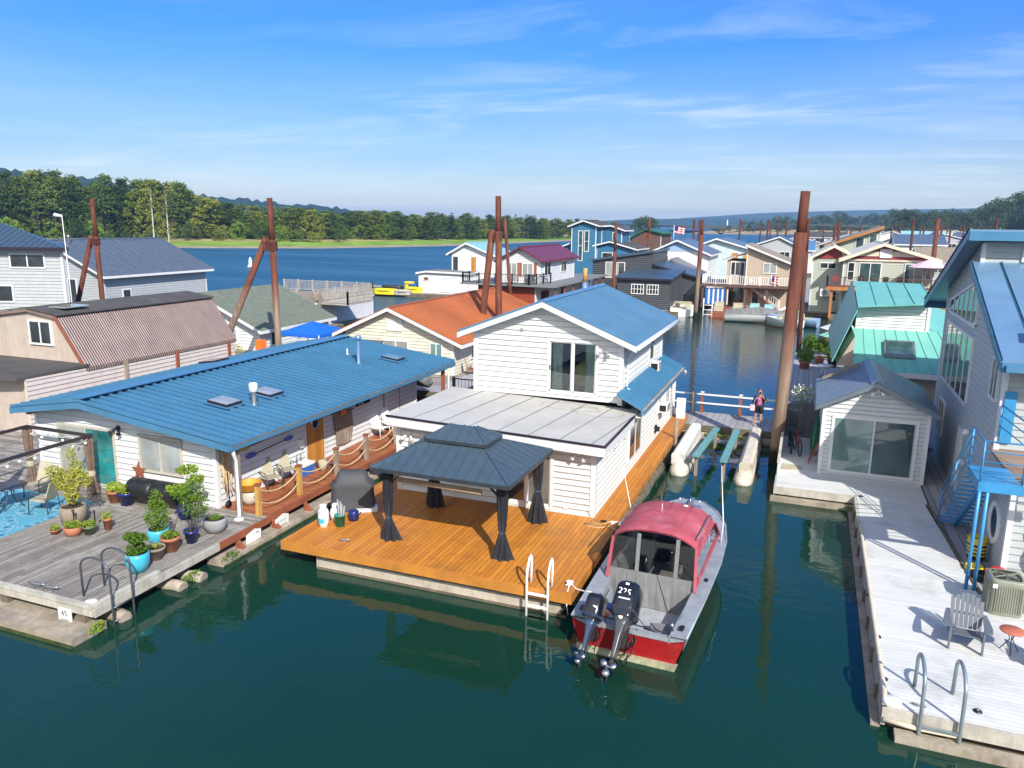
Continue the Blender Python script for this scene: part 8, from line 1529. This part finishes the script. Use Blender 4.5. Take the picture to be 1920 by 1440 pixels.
# turquoise home
t = thing('floating_home', 'turquoise-roofed home with a white lapped dormer behind the small shed', 'house', (4.4, 48, 0)); D = [(2.55, 44.6, 5.75), (5.35, 43.9, 5.85)]
paint('turq', (.17, .46, .39), .4, vary=.06, dirt=.1, scale=.8)
def seam(mb, A, B, C, D_, n, th=.06, rh=.04):
    A, B, C, D_ = map(Vector, (A, B, C, D_)); mb.prism([A, B, C, D_], (0, 0, th))
    for i in range(n+1): p = A.lerp(B, i/n); q = D_.lerp(C, i/n); mb.bar(p+Vector((0, 0, th+rh/2)), q+Vector((0, 0, th+rh/2)), .03, rh)
mb = MB(); seam(mb, (2.2, 40.6, 2.75), (8.6, 40.6, 2.75), (7.6, 43.9, 4.4), (2.2, 43.9, 4.4), 11); mb.build('front_roof', 'turq', t); mb = MB(); seam(mb, (2.3, 52, 6.3), (2.2, 41.5, 5.5), (1.25, 41.2, 2.9), (1.25, 54, 2.9), 1) ; mb.build('left_roof', 'turq', t)
mb = MB(); seam(mb, (2.3, 43.2, 5.55), (5.75, 43.2, 5.85), (5.6, 48, 6.5), (2.3, 50, 6.4), 4); mb.build('top_roof', 'turq', t); mb = MB(); seam(mb, (5.6, 43.9, 4.5), (5.6, 50, 5.5), (8.8, 50, 4.2), (8.8, 43.9, 3.6), 6); mb.build('right_roof', 'turq', t)
mb = MB(); clap(mb, WF('f', 43.85), [(2.35, 4.4), (5.6, 4.4), (5.6, 5.8), (2.9, 5.6)], .16, .03); mb.prism([(2.3, 43.86, 4.3), (5.6, 43.86, 4.3), (5.6, 43.86, 5.82), (2.3, 43.86, 5.5)], (0, 5, 0)); mb.build('dormer_wall', 'white_clap', t); mb = MB(); mb.box(5.55, 5.7, 43.78, 43.9, 4.4, 5.9); mb.build('corner_board', 'white_trim', t)
mb = MB(); mb.box(2.3, 8.5, 41.2, 52, .5, 2.75); mb.prism([(1.5, 41.4, 2.8), (2.2, 41.4, 2.8), (2.2, 41.4, 4.3)], (0, 10, 0)); mb.build('wall', 'beige', t); mb = MB(); mb.box(2.1, 8.7, 40.5, 40.6, 2.55, 2.78); mb.build('gutter', 'white_trim', t)
f = MB(); f.prism([(3.6, 41.55, 3.35), (5.0, 41.55, 3.35), (5.0, 42.7, 3.93), (3.6, 42.7, 3.93)], (0, 0, .12)); sk = f.build('skylight', 'steel', t); f = MB(); f.prism([(3.7, 41.65, 3.53), (4.9, 41.65, 3.53), (4.9, 42.6, 4.0), (3.7, 42.6, 4.0)], (0, 0, .005)); f.build('pane', 'glass_mirror', sk)
mb = MB(); mb.box(-.7, 10, 38.5, 62, -.3, .44); mb.cur = 1; mb.box(-.7, 10, 38.5, 62, .44, .5); struct(mb, 'dock_platform', ['log_dark', 'dock_grey'])
leafs_mat[0] = 'leaf_plant'
for i, (x, y, lab) in enumerate(((.2, 57, 'spiky green palm-like plant in a pot on the dock corner by the parasols'), (.9, 55.5, 'tall leafy plant in a terracotta pot on the dock by the parasols'), (1.7, 54.5, 'bushy green potted plant nearest the turquoise roof edge'), (.0, 53.0, 'low green potted plant nearest the grey dock boards'))):
    pot_plant(x, y, .5, cone(.35, .5), 'terracotta' if i != 2 else 'black', lab, [(0, 0, .9+.3*(i < 2), .5, .5, .5, 200, .22)], [[(0, 0, .4), (0, 0, 1.2)]])
t = thing('dock_table', 'round white dock table under the eave of the turquoise roof', 'table', (1.2, 50.6, .5)); mb = MB(); mb.lathe([(.001, .72), (.5, .72), (.5, .75), (.001, .75)], (1.2, 50.6, .5), 20); mb.build('tabletop', 'white_plastic', t); mb = MB(); [mb.tube([(1.2+math.cos(a)*.35, 50.6+math.sin(a)*.35, .5), (1.2, 50.6, 1.2)], .025, 6) for a in (0, 1.57, 3.14, 4.71)]; mb.build('legs', 'white_plastic', t)
# green roofs far centre, and the crowd of homes beyond
hs('dark home with green roof beside the distant flag', -36, -29, 158, 170, .5, [(-36, 6.4), (-32, 8.6), (-29, 7.9)], 'y', 'brown_trim', 'kayak_green', 'kayak_green', [('f', -35, -33.5, 2, 4)], None, .5, .5)
rn = random.Random(17); cols = ['white_trim', 'grey_clap', 'beige', 'sage', 'pale_teal', 'white_clap2', 'cream']; rcs = ['metal_bluegrey', 'asphalt_roof', 'membrane_seam', 'roof_blue2', 'teal_pale', 'old_wood', 'gz_roof']
far = [(1432, 150, 9, 7.6, 1, 6), (1468, 165, 7, 6.6, 0, 3), (1478, 235, 12, 6.8, 0, 1), (1596, 175, 7, 7.0, 5, 5), (1695, 160, 8, 8.2, 0, 0), (1718, 132, 8, 6.3, 1, 3), (1735, 260, 12, 8.0, 1, -1), (1750, 118, 6.5, 6.8, 1, 5), (1775, 300, 14, 7.6, 0, 4), (1790, 190, 9, 6.4, 5, 2), (1800, 280, 12, 8.0, 0, 0), (1812, 150, 10, 6.2, 3, 4), (1822, 240, 11, 7.5, 5, 1), (1838, 200, 10, 6.6, 0, 3), (1800, 122, 10, 4.6, 4, 2), (1850, 310, 14, 8.0, 5, 6), (1860, 170, 10, 6.0, 1, 0), (1668, 230, 10, 7.4, 2, 1), (1640, 290, 12, 8.2, 0, 2), (1610, 330, 13, 7.6, 1, 5), (1565, 280, 12, 7.2, 4, 0), (1535, 215, 10, 6.0, 1, 2), (1524, 320, 13, 7.4, 0, 1), (1880, 260, 12, 8.0, 0, 3), (1760, 370, 16, 8.4, 5, 2), (1700, 360, 16, 8.0, 0, 4)]
words = ['white', 'grey', 'beige', 'sage', 'pale teal', 'off-white', 'cream']
for i, (px, y, w_, zr, wc, rc) in enumerate(far):
    x = at_depth(px, y); ze = zr-rn.uniform(1.4, 2.2); L = rn.uniform(8, 13); nm = 'distant %s floating home in the crowded marina near the right horizon' % words[wc]; wl = [('f', x-w_*.3, x-w_*.05, 3.6, 5.0), ('f', x+w_*.1, x+w_*.3, 3.6, 5.0)]
    if i % 3 == 1: pr, ax = [(y, ze), (y+L/2, zr), (y+L, ze)], 'x'
    else: m_ = rn.uniform(-.8, .8); pr, ax = [(x-w_/2, ze), (x+m_, zr), (x+w_/2, ze)], 'y'
    hs(nm, x-w_/2, x+w_/2, y, y+L, .5, pr, ax, cols[wc], 'maroon_roof' if rc < 0 else rcs[rc], 'white_trim', wl, None, .4, .4, floatd=1, grp='distant homes across the marina, '+words[wc], corner=None, cap=False)
# piles
def aframe(x, y, top, join, x2, lab, r=.23, dy=0., sl=0.):
    pm_ = 'rust_worn' if sl else 'rust_pile'; sl = 0
    t = thing('pile_frame', lab, 'pile', (x, y, 0)); mb = MB(); mb.tube([(x+.1, y, -2), (x, y, join)], r, 12); mb.build('upright_pile', pm_, t); mb = MB(); mb.tube([(x, y, join-.3), (x-.05, y, top)], r*.85, 12); mb.build('upper_section', 'rust_pile', t)
    mb = MB(); f = (join+2)/(join-1.); mb.tube([(x-.45+(x2-x+.45)*f, y+dy*f, -2), (x-.45, y, join+.1)], r, 12); mb.build('batter_pile', pm_, t); mb = MB(); mb.box(x-.55, x+.2, y-.2, y+.2, join-.65, join-.1); mb.build('bracket', 'rust_dark', t)
    if sl: mb = MB(); mb.tube([(x+.1, y, -1), (x+.06, y, sl)], r*1.04, 12); mb.build('weathered_section', 'pile_sleeve', t); mb = MB(); g = (join+.1-sl)/(join-1.); mb.tube([(x-.45+(x2-x+.45)*f, y, -2), (x-.45+(x2-x+.45)*g, y, sl)], r*1.04, 12); mb.build('weathered_section', 'pile_sleeve', t)
aframe(-52.9, 46, 11.0, 8.1, -56.3, 'rusty A-shaped pile frame at the left, nearest the grey metal roof', .2); aframe(-30.4, 38.8, 10.85, 8.4, -34.9, 'rusty A-shaped pile frame between the brown home and the blue canopy', .2, 0, 4.2); aframe(-19.9, 49, 11.3, 9.0, -21.3, 'rusty pile frame rising behind the orange roof at centre', .23)
pile(-26.9, 70, 9.95, .16, 'slim rusty pile leaning beside the maroon roof', None, None, -.9, 0); pile(-17.95, 74, 9.8, .18, 'rusty pile in front of the tall blue home', None, 7.0); pile(-11.1, 82, 10.1, .22, 'rusty pile with pale base between the black home and the red dock', None, 8.6, .2, 0, 5.2); pile(-.5, 60, 10.1, .17, 'dark rusty pile just right of the tallest near pile', None, 7.8, -.1, 0, 0, 'rust_dark'); pile(12.6, 100, 10.6, .25, 'thick rusty pile beside the pale pink parasol', None)
pl = [(1284, 150, 10.6), (1294, 140, 10.6), (1367, 190, 10.8), (1404, 240, 11), (1417, 170, 11), (1422, 260, 10.5), (1435, 220, 10.6), (1450, 200, 10.4), (1476, 240, 10.6), (1538, 130, 9.8), (1545, 120, 10.2), (1567, 230, 10), (1584, 260, 10), (1678, 150, 10.6), (1692, 240, 9.6), (1698, 210, 10), (1730, 180, 10.4), (1722, 260, 10), (1715, 300, 10), (1746, 190, 9.6), (1770, 240, 10.5), (1797, 230, 9.8), (1802, 170, 9.4), (1808, 260, 9.8), (1828, 150, 10.8), (1764, 300, 10.4), (1784, 280, 10.2), (1620, 220, 10), (1600, 300, 10.4), (1640, 250, 10), (1740, 330, 10.6), (1655, 330, 10.4), (1518, 260, 10), (1505+55, 310, 10.5), (1842, 280, 10)]
for px, y, z in pl: pile(at_depth(px, y), y, z+rn.uniform(-.5, .4), .21, 'rusty steel pile among the distant homes of the marina', 'distant piles in the marina', None, 0, 0, 0, 'rust_dark', -2.5, 8)
aframe(at_depth(1204, 150), 150, 10.4, 7.8, at_depth(1204, 150)-4, 'dark A-shaped pile frame far off beside the green-roofed home', .28)
# buoy, wind vane, masts
t = thing('buoy', 'small white buoy on the open river', 'buoy', (-108.6, 131.2, 0)); mb = MB(); mb.lathe([(.001, -.4), (.6, -.3), (.6, .2), (.35, .4), (.3, 1.5), (.12, 1.9), (.001, 1.95)], (-108.6, 131.2, 0), 12); mb.build('body', 'white_plastic', t)
t = thing('wind_vane', 'tall thin white mast with a small white wind vane above the far-left roof', 'mast', (-36.7, 30, 5)); mb = MB(); mb.tube([(-36.6, 30, .5), (-36.75, 30, 9.7)], [.03, .018], 6); mb.build('mast', 'white_plastic', t); mb = MB(); mb.tube([(-36.75, 30, 9.65), (-37.15, 29.9, 9.7)], [.06, .11], 8); mb.build('vane', 'white_plastic', t)
g = at(1363, 430, 3); t = thing('tower', 'slim white lighthouse-like tower on the hazy far shore', 'tower', (g.x, g.y, 0)); k = g.length/FPX; mb = MB(); mb.tube([(g.x, g.y, 0), (g.x, g.y, CAMH+(422-413)*k)], [k*1.6, k*1.0], 8); mb.build('shaft', 'white_trim', t); mb = MB(); mb.box(g.x-5*k, g.x+3*k, g.y, g.y+8, 0, CAMH-7*k+.5); mb.build('base', 'white_trim', t)
